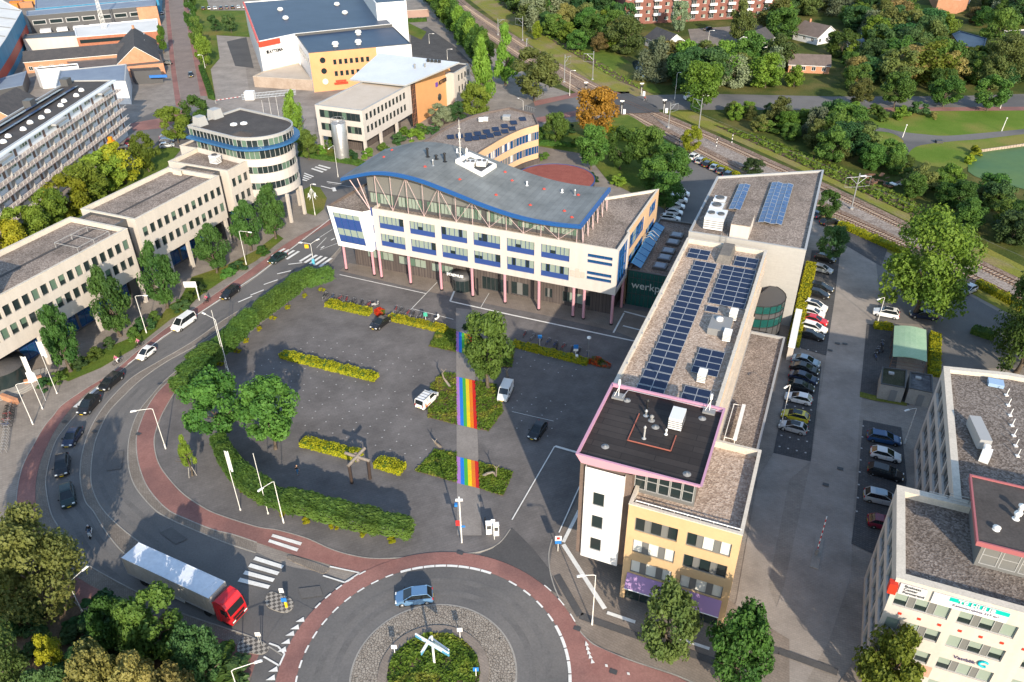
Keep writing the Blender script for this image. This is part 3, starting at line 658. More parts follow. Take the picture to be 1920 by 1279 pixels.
# town hall
hall=thing('town_hall','white town hall on pink columns under a wavy grey roof edged in blue','town hall',(*AB(130,-55),0))
W=[]
D=lambda:WRND.choice(['bdbbdb','bbbbbd','dbbbdb','bhdbbb','bbhbbb','hhbbbd','dddbbb'])
win_b=dict(cols=D,low=(1.0,'blue_panel'),fr='blue_panel',widths=(1,.8,1.2,1,.8,1.1))
ops=[]
for i in range(6):
 b=-76.75+6.62*i
 for z in(11.05,7.3):ops.append((b+78,b+78+5.35,z,z+2.65,win_b))
slit=dict(cols='ddd',fr='blue_panel',glass=('glass_blue','blind'))
for z in(12.75,12.0-.35,9.35,8.35):ops.append((43.0,47.5,z,z+.65,slit))
F0,F1=AB(118,-78),AB(118,-29.6)
mb=MB()
wall(mb,F0,F1,6.1,15,ops,0,.3,W)
R1,R2,R3,R4=AB(125.6,-29.6),AB(125.9,-29.9),AB(147,-29.5),AB(147,-40)
bigblue=dict(cols='dddd',fr='blue_trim',glass=('glass_blue','glass_blue'),rows=3)
wall(mb,F1,R1,6.1,15,[(.7,6.9,6.9,14.4,bigblue)],0,.3,W)
ow=dict(cols='dbdd',fr='blue_trim',glass=('glass_blue','blind'),rows=2)
mo=MB()
wall(mo,R2,R3,0,15,[(1.2,11,10.6,13.6,ow),(14.5,19.6,11.4,13.7,ow),(1.2,11,6.6,9.4,ow),(13,19.6,7,9.6,ow),(12,19.6,3,5.6,ow)],0,.25,W)
wall(mo,R3,AB(137.5,-40),0,15,(),0);wall(mo,AB(137.5,-40),AB(136.3,-78),0,15,(),0)
wall(mo,R1,R2,0,15,(),0)
wall(mo,AB(136.3,-78),AB(122,-78),0,15,(),0)
part('side_wall',mo,[M['render_orange']],hall)
rp=[F0,F1,R1,R2,R3,AB(137.5,-40),AB(136.3,-78)]
q=inset(rp,.35)
for i in range(len(rp)):
 j=(i+1)%len(rp)
 mb.face([(*rp[i],15.0),(*rp[j],15.0),(*q[j],15.0),(*q[i],15.0)],1)
 mb.face([(*q[j],14.5),(*q[i],14.5),(*q[i],15),(*q[j],15)],1)
mb.cap(q,14.5,2);mb.cap([F0,F1,R1,R2,AB(130,-30),AB(130,-78)],6.1,0,True)
dress(hall,mb,[M['render_white'],M['coping'],M['gravel_roof']],W,'front_wall')
mb=MB();lb=[(-86.2,117.0),(-78.4,117.0),(-78.4,127),(-86.2,132)];lt=[(-87.6,117.0),(-79.6,117.0),(-78.2,118.6),(-78.2,131),(-86,137)]
lo=[AB(a,b)for b,a in lb];hi=[AB(a,b)for b,a in lt]
lo5=[lo[0],lo[1],AB(118,-78.3),lo[2],lo[3]]
fw0,fw1=(-85.3,-80.0),(7.4,13.3)
def bil(s,t):
 bL=lo5[0].lerp(hi[0],t);bR=lo5[1].lerp(hi[1],t);p=bL.lerp(bR,s);return(p.x,p.y,6.1+8.3*t)
S0,S1,T0,T1=.12,.86,.13,.86
for(s0,s1,t0,t1)in((0,S0,0,1),(S1,1,0,1),(S0,S1,0,T0),(S0,S1,T1,1)):
 mb.face([bil(s0,t0),bil(s1,t0),bil(s1,t1),bil(s0,t1)],0)
for i in range(1,5):
 j=(i+1)%5
 mb.face([(*lo5[i],6.1),(*lo5[j],6.1),(*hi[j],14.4),(*hi[i],14.4)],0)
mb.cap(lo5,6.1,0,True)
hq=inset(hi,.3)
for i in range(5):
 j=(i+1)%5
 mb.face([(*hi[i],14.42),(*hi[j],14.42),(*hq[j],14.42),(*hq[i],14.42)],2);mb.face([(*hq[j],14),(*hq[i],14),(*hq[i],14.42),(*hq[j],14.42)],2)
mb.cap(hq,14.0,1)
bay=part('bay',mb,[M['panel_white'],M['gravel_roof'],M['tiles_brown']],hall)
mb=MB();dn=Vector((UA.x,UA.y,0))*.12
for k,(t0,t1,m)in enumerate(((T0,.30,1),(.30,.47,0),(.47,.74,1),(.74,T1,0))):
 for i in range(4):
  s0,s1=S0+(S1-S0)*i/4,S0+(S1-S0)*(i+1)/4
  mb.face([Vector(bil(*c))+dn for c in((s0+.006,t0),(s1-.006,t0),(s1-.006,t1),(s0+.006,t1))],m)
 for i in range(5):
  s=S0+(S1-S0)*i/4;mb.bar(Vector(bil(s,t0))+dn*.6,Vector(bil(s,t1))+dn*.6,.05,2,4)
sub('window',mb,[M['blind'],M['blue_panel'],M['blue_trim']],bay,hall)
mb=MB()
for k in range(5):
 z0=6.1+k*1.78;a,b=AB(118.15,-78.5),AB(118.15,-77.2);mb.face([(*a,z0),(*b,z0),(*b,z0+1.78),(*a,z0+1.78)],k%2)
part('strip_window',mb,[M['blue_panel'],M['blind_white']],hall)
for b in(-86.0,-79.4,-77.5,-70.9,-64.1,-57.4,-50.7,-43.9,-37.2,-35.2,-29.9):
 p=AB(117.9 if b>-79 else 118.3,b);mb=MB();mb.bar((p.x,p.y,0),(p.x,p.y,6.1),.27,0,14);mb.bar((p.x,p.y,0),(p.x,p.y,.35),.31,1,14)
 part('column',mb,[M['pink'],M['black']],hall)
p=AB(124.5,-29.9);mb=MB();mb.bar((p.x,p.y,0),(p.x,p.y,6.1),.27,0,14);part('column',mb,[M['pink']],hall)
W=[];mb=MB()
gl=dict(cols='bbdbb',fr='dark_panel',glass=('glass_green','blind'));dk=dict(cols='dgd',fr='dark_panel');door=dict(cols='ddd',fr='dark_panel',rows=1)
G0,G1=AB(121.3,-85.5),AB(121.3,-31)
so_=[(3,9,2.2,4,gl),(10.2,16.4,2,3.8,gl),(17.6,22.4,1.8,3.6,gl),(28.5,34,.1,2.9,dict(cols='dddddd',fr='dark_panel')),(34.6,38.2,.3,3,dk),(41.5,43,1,3,dk),(45,50.5,.8,3,dict(cols='dbbd',fr='dark_panel'))]
wall(mb,G0,G1,0,6.1,so_,0,.2,W);wall(mb,G1,AB(128,-31),0,6.1,(),0);wall(mb,AB(132,-85.5),G0,0,6.1,(),0)
dress(hall,mb,[M['dark_brick']],W,'ground_floor_wall')
mb=MB();c=AB(120.2,-60.6);cc=(c.x,c.y,0)
mb.lathe(cc,[(2.0,0),(2.0,2.6)],0,24);mb.lathe(cc,[(2.15,2.6),(2.15,3.5),(0,3.5)],1,24)
for i in range(14):
 t=i*math.pi*2/14;mb.bar((c.x+2.03*math.cos(t),c.y+2.03*math.sin(t),0),(c.x+2.03*math.cos(t),c.y+2.03*math.sin(t),2.6),.04,1,4)
ent=part('revolving_door',mb,[M['glass'],M['dark_panel']],hall)
text('lettering','STADHUIS',.75,AB(117.9,-62.7),UB,3.75,M['white'],hall,.1,.08,bold=.02)
for b in(-64.3,-56.7):
 mb=MB();p=AB(118.6,b);mb.box((p.x,p.y,1.9),(.35,.12,3.8),-HD);part('banner',mb,M['black'],hall)
prof=[(-84.0,20.3),(-81,21.3),(-77.1,22.45),(-73.7,22.85),(-70.3,22.8),(-66.5,22.35),(-62.8,21.55),(-59,20.65),(-55.5,19.8),(-51.5,19.0),(-48,18.5),(-44.5,18.25),(-40.5,18.3),(-36.3,18.6)]
pv=catmull([Vector(p)for p in prof],4)
AFr,ABk=117.6,135.5
mb=MB();bk=lambda b:ABk-.9*max(0,(-70-b)/14)
for(b0,z0),(b1,z1)in zip(pv,pv[1:]):
 f0,f1,g0,g1=AB(AFr,b0),AB(AFr,b1),AB(bk(b0),b0),AB(bk(b1),b1)
 mb.face([(*f0,z0),(*f1,z1),(*g1,z1),(*g0,z0)],0,True)
 mb.face([(*f0,z0-.6),(*f1,z1-.6),(*f1,z1),(*f0,z0)],1);mb.face([(*g1,z1-.75),(*g0,z0-.75),(*g0,z0),(*g1,z1)],1)
 mb.face([(*f1,z1-.75),(*f0,z0-.75),(*g0,z0-.75),(*g1,z1-.75)],2)
 h0,h1=AB(AFr-.05,b0),AB(AFr-.05,b1);k0,k1=AB(AFr+.45,b0),AB(AFr+.45,b1)
 mb.face([(*h0,z0+.03),(*h1,z1+.03),(*k1,z1+.03),(*k0,z0+.03)],1)
for b,z in(pv[0],pv[-1]):
 f,g=AB(AFr,b),AB(bk(b),b);e=-1 if b<-60 else 1
 pts=[(*f,z-.75),(*g,z-.75),(*g,z),(*f,z)];mb.face(pts if e>0 else pts[::-1],1)
 i0,i1=AB(AFr,b-e*.4),AB(bk(b),b-e*.4);mb.face([(*f,z+.03),(*g,z+.03),(*i1,z+.03),(*i0,z+.03)],1)
wave=part('wave_roof',mb,[M['roof_curved'],M['blue_trim'],M['grey_panel']],hall)
def zroof(b):
 for(b0,z0),(b1,z1)in zip(pv,pv[1:]):
  if b0<=b<=b1:return z0+(z1-z0)*(b-b0)/(b1-b0)
 return pv[-1][1]if b>-50 else pv[0][1]
mb=MB();W=[]
aS=120.4;bL0,bR0=-80.0,-37.2
gg=lambda:WRND.choice(['bdbbbdb','bbdbbbd','dbbdbbb'])
wl=[]
for i in range(7):wl.append((.3+i*6.12,.3+i*6.12+5.2,15.0,17.1,dict(cols=gg,fr='dark_panel',glass=('glass_green','blind'))))
wall(mb,AB(aS,bL0),AB(aS,bR0),14.5,17.3,wl,1,.12,W)
nn=40
for i in range(nn):
 b0,b1=bL0+(bR0-bL0)*i/nn,bL0+(bR0-bL0)*(i+1)/nn;p0,p1=AB(aS,b0),AB(aS,b1)
 mb.face([(*p0,17.3),(*p1,17.3),(*p1,zroof(b1)-.6),(*p0,zroof(b0)-.6)],0)
wall(mb,AB(aS,bR0),AB(135,bR0),14.5,17.9,[(1+i*2.3,2.6+i*2.3,15,17.2,dict(cols='d'))for i in range(6)],1,.12,W)
wall(mb,AB(135,bL0),AB(aS,bL0),14.5,21.3,(),0)
wall(mb,AB(135,bR0),AB(135,bL0),14.5,17.5,(),0)
dress(hall,mb,[M['grey_panel'],M['dark_panel'],M['dark_panel']],W,'upper_storey_wall')
mb=MB();sp=6.62;tb=-77.2
T=lambda b,z:(*AB(118.3,b),z)
for i in range(7):
 b=tb+i*sp+.3
 if b>-37:b=-37.1
 mb.bar(T(b,14.9),T(b,zroof(b)-.6),.06,0,6)
 if i<6:
  bm=b+sp/2;mb.bar(T(bm,14.9),T(bm,zroof(bm)-.6),.05,0,6)
  mb.bar(T(b,zroof(b)-.7),T(bm,15.0),.042,0,6);mb.bar(T(min(b+sp,-37.1),zroof(b+sp)-.7),T(bm,15.0),.042,0,6)
for k in(-80.8,-82.6):mb.bar((*AB(118.6,-78.7),14.1),(*AB(118.3,k),zroof(k)-.6),.1,0,6);mb.bar((*AB(127,-79.2),14.1),(*AB(127,k),zroof(k)-.6),.1,0,6)
for i in range(6):
 a=119.5+i*2.9;p=AB(a,-36.8);mb.bar((*AB(a,-36.4),14.5),(*AB(a,-36.7),18.1),.07,0,6);mb.bar((*AB(a,-36.4),14.5),(*AB(a+1.45,-36.7),18.1),.05,0,6)
part('truss',mb,M['pink_trim']if 0 else plain('truss_pink',(.55,.40,.40),.5),hall)
for px in((691,297),(838,263),(797,288),(912,380),(957,360),(1020,365),(980,390),(1060,400),(1075,385),(912,345),(940,340),(1055,405)):
 pass
def on_wave(px,py):
 z=20.0
 for _ in range(12):p=P(px,py,z);z=zroof(p.xy.dot(UB))
 return P(px,py,z)
mb=MB();q=[on_wave(*c)for c in((854,306),(880,291),(931,314),(904,332))]
zc=sum(p.z for p in q)/4
for i in range(4):
 a,b=q[i],q[(i+1)%4];mb.face([(a.x,a.y,a.z-.4),(b.x,b.y,b.z-.4),(b.x,b.y,b.z+.7),(a.x,a.y,a.z+.7)],0)
 c=sum((Vector(p)for p in q),Vector())/4;a2,b2=a.lerp(c,.14),b.lerp(c,.14)
 mb.face([(a.x,a.y,a.z+.7),(b.x,b.y,b.z+.7),(b2.x,b2.y,b2.z+.7),(a2.x,a2.y,a2.z+.7)],0);mb.face([(b2.x,b2.y,zc+.05),(a2.x,a2.y,zc+.05),(a2.x,a2.y,a2.z+.7),(b2.x,b2.y,b2.z+.7)],0)
c=sum((Vector(p)for p in q),Vector())/4
mb.cap([p.lerp(c,.14).xy for p in q],zc+.06,1)
rw=part('roof_well',mb,[M['white'],M['dark_grey']],hall)
for k in range(2):unit((c.x-1.0+k*2.2,c.y-.3+k*.3),(1.9,2.2,.75),zc+.05,'cooling_unit',hall,'white',-HD+.2,2)
mb=MB();p=on_wave(864,307);mb.bar(p,(p.x,p.y,p.z+8.5),.1,0,6,.04)
for k in range(5):mb.bar((p.x-.3,p.y,p.z+2+k*1.2),(p.x+.3,p.y,p.z+2+k*1.2),.03,0,4)
p2_=on_wave(876,309);mb.bar(p2_,(p2_.x,p2_.y,p2_.z+3.4),.06,0,6);mb.box((p2_.x,p2_.y,p2_.z+2.6),(.35,.35,1.2));mb.box((p.x,p.y,p.z+5.5),(.3,.3,1.1))
part('antenna_mast',mb,M['pole_white'],hall)
for x,y,h,m in((802,294,1.5,'black'),(818,298,.6,'black'),(834,303,1.5,'black'),(812,311,1.0,'steel'),(1078,366,.9,'steel'),(1054,361,.4,'white'),(988,348,.6,'white'),(857,286,.5,'white')):
 p=on_wave(x,y);vent(hall,p.x,p.y,p.z,h,.2 if m=='black' else .12,m)
M['signal_red']=plain('signal_red',(.62,.06,.03),.5)
for x,y in((797,313),(862,337),(930,366),(947,323),(960,339),(1020,355),(1058,396),(1084,366),(994,385),(1072,408),(735,282),(720,295)):
 p=on_wave(x,y);mb=MB();mb.box((p.x,p.y,p.z+.08),(.5,.5,.1),.3,0);mb.bar(p,(p.x,p.y,p.z+.3),.06,0,6);part('roof_anchor',mb,M['signal_red'],hall)
mb=MB();p=AB(117.97,-36.7)
for k,(dx,dz,w_,h_)in enumerate(((0,0,.9,1.1),(-1.0,.05,.7,.9),(1.0,.05,.7,.9),(0,.8,.7,.35),(-.95,-.6,.6,.25),(.95,-.6,.6,.25),(0,-.75,1.0,.2))):
 mb.box((p.x+UB.x*dx,p.y+UB.y*dx,9.1+dz),(w_,.1,h_),-HD)
part('relief',mb,plain('relief',(.48,.42,.36),.8),hall)
wing=thing('curved_office_wing','curved pale orange wing with blue windows and scattered solar panels behind the town hall','office building',(*P2(930,262,0),0))
ZW=10.4
back=cv([(745,292),(796,263),(841,236),(892,215),(956,201)],6)if 0 else catmull([P2(*p,ZW)for p in((735,300),(796,263),(841,236),(892,215),(956,201))],6)
front=catmull([P2(*p,ZW)for p in((1010,233),(979,242),(946,257),(920,272),(894,289),(850,330))],6)
e1=[P2(1001,213,ZW)]
poly=ccw(back+e1+front)
fi=[i for i,p in enumerate(poly)if any((p-q).length<1e-4 for q in front)]
W=[];ops={}
for i in range(len(poly)):
 a,b=Vector(poly[i]),Vector(poly[(i+1)%len(poly)]);L_=(b-a).length
 if any((a-q).length<1e-4 for q in front)and any((b-q).length<1e-4 for q in front):
  n_=fi.index(i)
  st=dict(cols=rnd(['d','b','g','d']),fr='blue_trim',glass=('glass_blue','blind_white'),low=None)
  if 1<=n_:ops[i]=[(.03,L_-.03,6.4,8.5,st),(.03,L_-.03,2.7,4.7,st)]
mb=MB();shell(mb,poly,1.2,ZW,ops,0,1,2,.4,.35,.2,W)
dress(wing,mb,[M['render_orange'],M['gravel_roof'],M['tiles_brown']],W)
mb=MB();mb.prism(inset(poly,-.4),0,1.25,0);part('plinth',mb,M['dark_brick'],wing)
for k in range(9):
 t=k/8;pa=P2(845+(980-845)*t,262-34*t+7*math.sin(t*3.1)-6,ZW);pb=P2(878+(988-878)*t,266-32*t+6*math.sin(t*3.1)-6,ZW)
 for pp in((pa,)if k>6 else(pa,pb)):
  m2=MB();m2.box((0,0,.35),(1.7,2.0,.06),0,0,Matrix.Rotation(.2,4,'X'));m2.box((0,.8,.15),(1.6,.05,.4),0,1)
  o_=obj('solar_panel',m2.mesh('solar_panel',[M['solar'],M['alu']],),wing,Vector((pp.x,pp.y,ZW-.4))-wing.location,.15)
for x,y in((902,226),(911,225)):p=P2(x,y,ZW);unit((p.x,p.y),(1.2,.6,1.0),ZW-.4,'cooling_unit',wing,'white',-.1)
p=P2(950,222,ZW);unit((p.x,p.y),(2,2,1.0),ZW-.4,'roof_plant',wing,'coping_grey',-.1)
mb=MB();
for i in range(5):
 a=P2(985+i*4,205+i*1.2,ZW);mb.bar((a.x,a.y,ZW),(a.x,a.y,ZW+1.1),.04);b=P2(985+(i+1)*4,205+(i+1)*1.2,ZW);mb.bar((a.x,a.y,ZW+1.1),(b.x,b.y,ZW+1.1),.04)
part('railing',mb,M['steel'],wing)
rot=thing('council_chamber','low round building with a brick red roof behind the town hall','round building',(*P2(1040,334,4.6),0))
c=rot.location;mb=MB()
mb.lathe((c.x,c.y,0),[(9.6,0),(9.6,4.2)],0,48);mb.lathe((c.x,c.y,4.2),[(9.7,0),(9.7,.38),(9.5,.38),(9.5,.3)],1,48)
part('walls',mb,[M['dark_brick'],M['blue_panel']],rot)
mb=MB();mb.lathe((c.x,c.y,4.515),[(9.48,0),(0.01,.2)],0,48);part('roof',mb,noisy('roof_red',(.23,.065,.05),(.30,.095,.07),.5,3,.15),rot)
link=thing('glass_link_building','low teal glass building lettered werkplein with square skylights','link building',(*AB(135,-25),0))
ZL=7.3;mb=MB();W=[]
lp=rectAB(126,150,-29.4,-19.8)
shell(mb,lp,0,ZL,{},0,1,2,.35,.3,.2,W)
part('walls',mb,[M['glass_teal'],M['gravel_dark'],M['dark_panel']],link)
mb=MB()
for i in range(13):
 b=-29.2+i*.78;p=AB(125.93,b);mb.bar((*p,.1),(*p,ZL-.3),.04,0,4)
for z in(2.6,4.4,5.9):mb.bar((*AB(125.93,-29.3),z),(*AB(125.93,-19.9),z),.04,0,4)
part('mullions',mb,M['dark_panel'],link)
text('lettering','werkplein',2.1,AB(125.8,-28.6),UB,3.9,plain('letter_pale',(.5,.55,.53),.5),link,.08,.03)
for a in(143.5,140.2,136.2,133.2,129.6):
 p=AB(a,-24.4);mb=MB();mb.box((p.x,p.y,ZL-.1),(2.5,2.3,.5),-HD,1);mb.box((p.x,p.y,ZL+.2),(2.1,1.9,.14),-HD,0,None,.85);part('skylight',mb,[plain('skylight_glass',(.16,.20,.26),.15),M['dark_panel']],link)
mb=MB();a,b,c_,d_=AB(127,-29.3),AB(127,-27.4),AB(146,-27.4),AB(146,-29.3)
mb.face([(*a,8.3),(*b,7.45),(*c_,7.45),(*d_,8.3)],0)
for i in range(9):
 t=i/8;mb.bar((*a.lerp(d_,t),8.33),(*b.lerp(c_,t),7.48),.05,1,4)
part('glass_roof',mb,[plain('blue_glass_roof',(.03,.20,.42),.15,0,.6),M['blue_trim']],link)
mb=MB();p=AB(137,-27.6)
for k in range(3):
 o1,o2=AB(135+k*1.3,-29.3),AB(135+k*1.3,-26.6);top=AB(135+k*1.3,-28);mb.tube([(*o1,7.5),(*o1,9.4),(*top,10.3),(*o2,9.2),(*o2,7.5)],.06,0,4)
part('bay_frame',mb,M['coping_grey'],link)
# block with the solar roof, pink tower and yellow front
blk=thing('solar_roofed_office','office block with solar panel rows, pink rimmed black tower roof and yellow front','office building',(*AB(95,-10),0))
ZS=15.0;mb=MB();W=[]
ops={3:[],1:[]}
for i in range(11):
 for z in(3.6,7.2,10.8):ops[3].append((1.5+i*4.4,4.9+i*4.4,z,z+1.7,dict(cols='dgd',fr='grey_panel')))
 for z in(5.6,8.7,11.8):ops[1].append((1.5+i*4.4,4.9+i*4.4,z,z+1.5,dict(cols='dgd',fr='grey_panel')))
shell(mb,rectAB(75.5,127,-19.7,-6.1),0,ZS,ops,0,1,2,.75,.45,.25,W)
for z in(5.2,8.4,11.5,13.6):
 p=AB(101,-5.95);mb.box((p.x,p.y,z),(.3,50,.18),-HD,2)
dress(blk,mb,[M['render_orange'],M['gravel_light'],M['coping']],W,'solar_wing_wall')
ZR=ZS-.75
solar_array(blk,81.3,120.4,-16.8,-13.2,ZR,22,2)
solar_array(blk,121.0,124.7,-18.5,-15.0,ZR,2,2)
solar_array(blk,107.2,120.4,-12.2,-6.95+.05,ZR,8,3)
solar_array(blk,104.6,106.4,-12.2,-10.4,ZR,1,1)
solar_array(blk,120.9,124.6,-10.7,-7.0,ZR,2,2)
solar_array(blk,88.2,94.5,-11.0,-7.5,ZR,4,2)
solar_array(blk,81.7,85.0,-11.0,-7.6,ZR,2,2)
p=AB(100.4,-9.3);mb=MB();mb.box((p.x,p.y,ZR+.55),(3.0,4.0,1.1),-HD);mb.lathe((p.x,p.y+.8,ZR+1.1),[(.5,0),(.5,.35),(.1,.5)],1,14);part('roof_plant',mb,[M['mid_grey'],M['white']],blk)
for a,b in((104,-8.0),(98.0,-7.9),(86.9,-9.3)):p=AB(a,b);unit((p.x,p.y),(1.1,1.5,1.3),ZR,'cooling_unit',blk,'white')
p=AB(124.2,-12.4);mb=MB();mb.box((p.x,p.y,ZR+.6),(2.4,6.5,1.2),-HD,0,None,.75);part('roof_lantern',mb,[noisy('lantern_roof',(.13,.12,.11),(.19,.17,.15),.5,4,.2)],blk)
mb=MB()
for i in range(12):
 for bb,dd in((-19.2,.15),(-6.55,-.15)):
  p=AB(78+i*4,bb);mb.box((p.x,p.y,ZS+.02),(.12,.3,.25),-HD)
part('parapet_brackets',mb,M['coping_grey'],blk)
mb=MB();W=[]
ZT=4.3;shell(mb,[AB(74.4,-6.05),AB(74.4,-.6),AB(118,-.3),AB(118,-6.05)],0,ZT,{1:[(2+i*5.2,5+i*5.2,1.2,2.6,dict(cols='dd'))for i in range(8)]},0,1,2,.35,.3,.15,W)
dress(blk,mb,[M['dark_brick'],M['gravel_roof'],M['coping_grey']],W,'low_wing_wall')
for a0,a1 in((76,82),(88,96)):
 mb=MB();z=ZT-.3
 for a in(a0,a1):mb.tube([(*AB(a,-5.2),z),(*AB(a,-5.2),z+.9),(*AB(a,-3.8),z+.9),(*AB(a,-3.8),z)],.06,0,5)
 mb.bar((*AB(a0,-5.2),z+.9),(*AB(a1,-5.2),z+.9),.06,0,5);p=AB((a0+a1)/2,-3.8);mb.box((p.x,p.y,z+1.0),(.5,a1-a0,.5),-HD)
 part('duct',mb,M['white'],blk)
mb=MB();c=AB(125.5,-5.9)
for k,(z0,z1,m)in enumerate(((0,3.2,1),(3.2,4.9,0),(4.9,5.9,1),(5.9,7.4,0))):
 for i in range(10):
  t0,t1=R(-90+i*16-HD*57.3),R(-90+(i+1)*16-HD*57.3)
  a,b=c+Vector((math.cos(t0),math.sin(t0)))*4.4,c+Vector((math.cos(t1),math.sin(t1)))*4.4
  mb.face([(*a,z0),(*b,z0),(*b,z1),(*a,z1)],m);mb.bar((*a,z0),(*a,z1),.06,2,4)
 mb.tube([(*(c+Vector((math.cos(R(-90+i*16-HD*57.3)),math.sin(R(-90+i*16-HD*57.3))))*4.42),z1)for i in range(11)],.08,2,4)
mb.cap([c+Vector((math.cos(R(-90+i*16-HD*57.3)),math.sin(R(-90+i*16-HD*57.3))))*4.4 for i in range(11)]+[c],7.4,1)
part('glass_stair',mb,[M['glass_teal'],M['dark_panel'],M['black']],blk)
mb=MB();a,b=AB(118,1.0),AB(131,1.0);p=a.lerp(b,.5);mb.box((p.x,p.y,1.3),(.9,13,2.6),-HD);mb.box((p.x,p.y,2.7),(1.1,13.2,.12),-HD,1);part('garden_wall',mb,[M['render_cream'],M['white']],blk)
mb=MB();W=[];ops={0:[],1:[]}
yw=dict(cols=rnd(['dgdgd','dgbgb','bgbgb','dgdgd']),fr='grey_panel',widths=(1.15,.75,1.35,.75,1.15),glass=('glass','blind_white'))
for s in(.85,6.45):
 for z in(11.5,8.15,4.85):ops[0].append((s,s+4.65,z,z+2.0,yw))
 ops[0].append((s-.3 if s<1 else s,s+4.75,0.05,3.2,dict(cols='ddd',fr='dark_panel')))
ops[1]=[(2+i*4.2,5+i*4.2,z,z+1.8,dict(cols='dgd'))for i in range(3)for z in(1.2,4.8,8.2,11.6)]
yp=rectAB(60.5,74.4,-12.0,-.1);ZY=15.2
shell(mb,yp,0,ZY,ops,0,1,2,.8,.35,.25,W)
dress(blk,mb,[M['render_yellow'],M['gravel_light'],M['coping']],W,'yellow_wall')
M['lilac']=plain('lilac',(.32,.20,.38),.6)
for b0,b1 in((-11.4,-6.5),(-5.7,-.75)):
 mb=MB();a,b,c_,d_=AB(60.45,b0),AB(60.45,b1),AB(59.5,b1),AB(59.5,b0)
 mb.face([(*d_,3.0),(*c_,3.0),(*b,4.7),(*a,4.7)],0);mb.bar((*d_,3.0),(*c_,3.0),.06,1,6);part('awning',mb,[M['lilac'],M['white']],blk)
mb=MB()
for i in range(9):
 p=AB(61.1,-11.4+i*1.38);mb.bar((*p,ZY-.5),(*p,ZY+.15),.04,0,5)
mb.bar((*AB(61.1,-11.4),ZY+.15),(*AB(61.1,-.4),ZY+.15),.06,0,6)
part('railing',mb,M['white'],blk)
mb=MB();W=[]
wall(mb,AB(61.9,-18),AB(61.9,-12.2),3.9,18,(),1);wall(mb,AB(66,-17.5),AB(66,-12.05),0,3.9,[(.4,5,.2,3.2,dict(cols='dddd',fr='dark_panel'))],1,.15,W);wall(mb,AB(76,-17.5),AB(66,-17.5),0,3.9,(),1);mb.cap([AB(61.9,-18),AB(61.9,-12.2),AB(66,-12.2),AB(66,-18)],3.9,1,True);wall(mb,AB(76,-18),AB(61.9,-18),3.9,18,[(2+i*4,5+i*4,z,z+2,dict(cols='dgd'))for i in range(3)for z in(4.5,8.2,12)],1,.2,W)
wall(mb,AB(61.9,-12.2),AB(63.4,-12.2),0,18,(),1)
wall(mb,AB(63.4,-12.6),AB(63.4,-5.6),14,18.2,[(.4+i*1.3,1.6+i*1.3,14.9,17.7,dict(cols='d',fr='coping_grey',rows=2))for i in range(5)],2,.1,W)
wall(mb,AB(63.4,-5.6),AB(76,-5.6),14,18.2,(),1)
dress(blk,mb,[M['dark_brick'],noisy('brown_clad',(.13,.095,.08),(.17,.125,.105),.5,4,.1),M['grey_panel']],W,'tower_wall')
mb=MB();W=[]
pw=dict(cols='d',fr='coping_grey')
wall(mb,AB(61.5,-17.3),AB(61.5,-12.9),3.9,17.9,[(1.0,2.35,z,z+2.0,pw)for z in(12.5,9.0,5.4)],0,.18,W)
wall(mb,AB(61.5,-12.9),AB(63.2,-12.9),3.9,17.9,(),0);wall(mb,AB(62,-17.3),AB(61.5,-17.3),3.9,17.9,(),0);mb.cap([AB(61.5,-17.3),AB(61.5,-12.9),AB(63.2,-12.9),AB(63.2,-17.3)],3.9,0,True)
dress(blk,mb,[M['panel_white']],W,'white_panel')
ZP=19.3;tp=rectAB(61.5,75.4,-18.5,-4.9);bt=[AB(62.0,-17.8),AB(62.3,-5.2),AB(75.0,-5.2),AB(75.0,-17.8)];zb=[17.5,18.85,18.85,17.5]
mb=MB();qi=inset(tp,.26)
for i in range(4):
 j=(i+1)%4
 mb.face([(*bt[i],zb[i]),(*bt[j],zb[j]),(*tp[j],ZP),(*tp[i],ZP)],0)
 mb.face([(*tp[i],ZP),(*tp[j],ZP),(*qi[j],ZP),(*qi[i],ZP)],1);mb.face([(*qi[j],ZP-.45),(*qi[i],ZP-.45),(*qi[i],ZP),(*qi[j],ZP)],1)
mb.face([(*bt[i],zb[i])for i in(3,2,1,0)],0)
n_=12
for i in range(1,n_):
 t=i/n_;a,b=bt[0].lerp(bt[1],t),tp[0].lerp(tp[1],t);mb.bar((*a,17.5+1.35*t),(*b,ZP),.02,1,4)
rim=part('pink_rim',mb,[M['pink_trim'],plain('pink_edge',(.50,.26,.36),.5)],blk)
mb=MB();mb.cap(qi,ZP-.44,0);ZD=ZP-.44
M['felt_strips']=pavers('felt_strips',(.030,.024,.022),(.044,.036,.033),(.017,.014,.013),7,1.0,HD,.3,.6,.04)
sub('roof_deck',mb,M['felt_strips'],rim,blk)
mb=MB();rl=[AB(71.2,-14.0),AB(66.2,-14.0),AB(66.2,-9.2),AB(68.9,-9.2)]
for a,b in zip(rl,rl[1:]):mb.bar((*a,ZD+.06),(*b,ZD+.06),.09,0,4)
part('roof_pipe',mb,plain('rust_pipe',(.30,.09,.06),.6),blk)
p=AB(70.9,-9.6);unit((p.x,p.y),(1.5,2.3,1.5),ZD,'air_handler',blk,'panel_white')
for a,b,h,r,m in((72.5,-13.4,1.1,.14,'black'),(71.2,-13.2,.6,.12,'steel'),(70.6,-12.4,.5,.16,'mid_grey'),(67.2,-12.4,1.5,.1,'coping_grey'),(68.8,-10.3,.5,.08,'white')):p=AB(a,b);vent(blk,p.x,p.y,ZD,h,r,m)
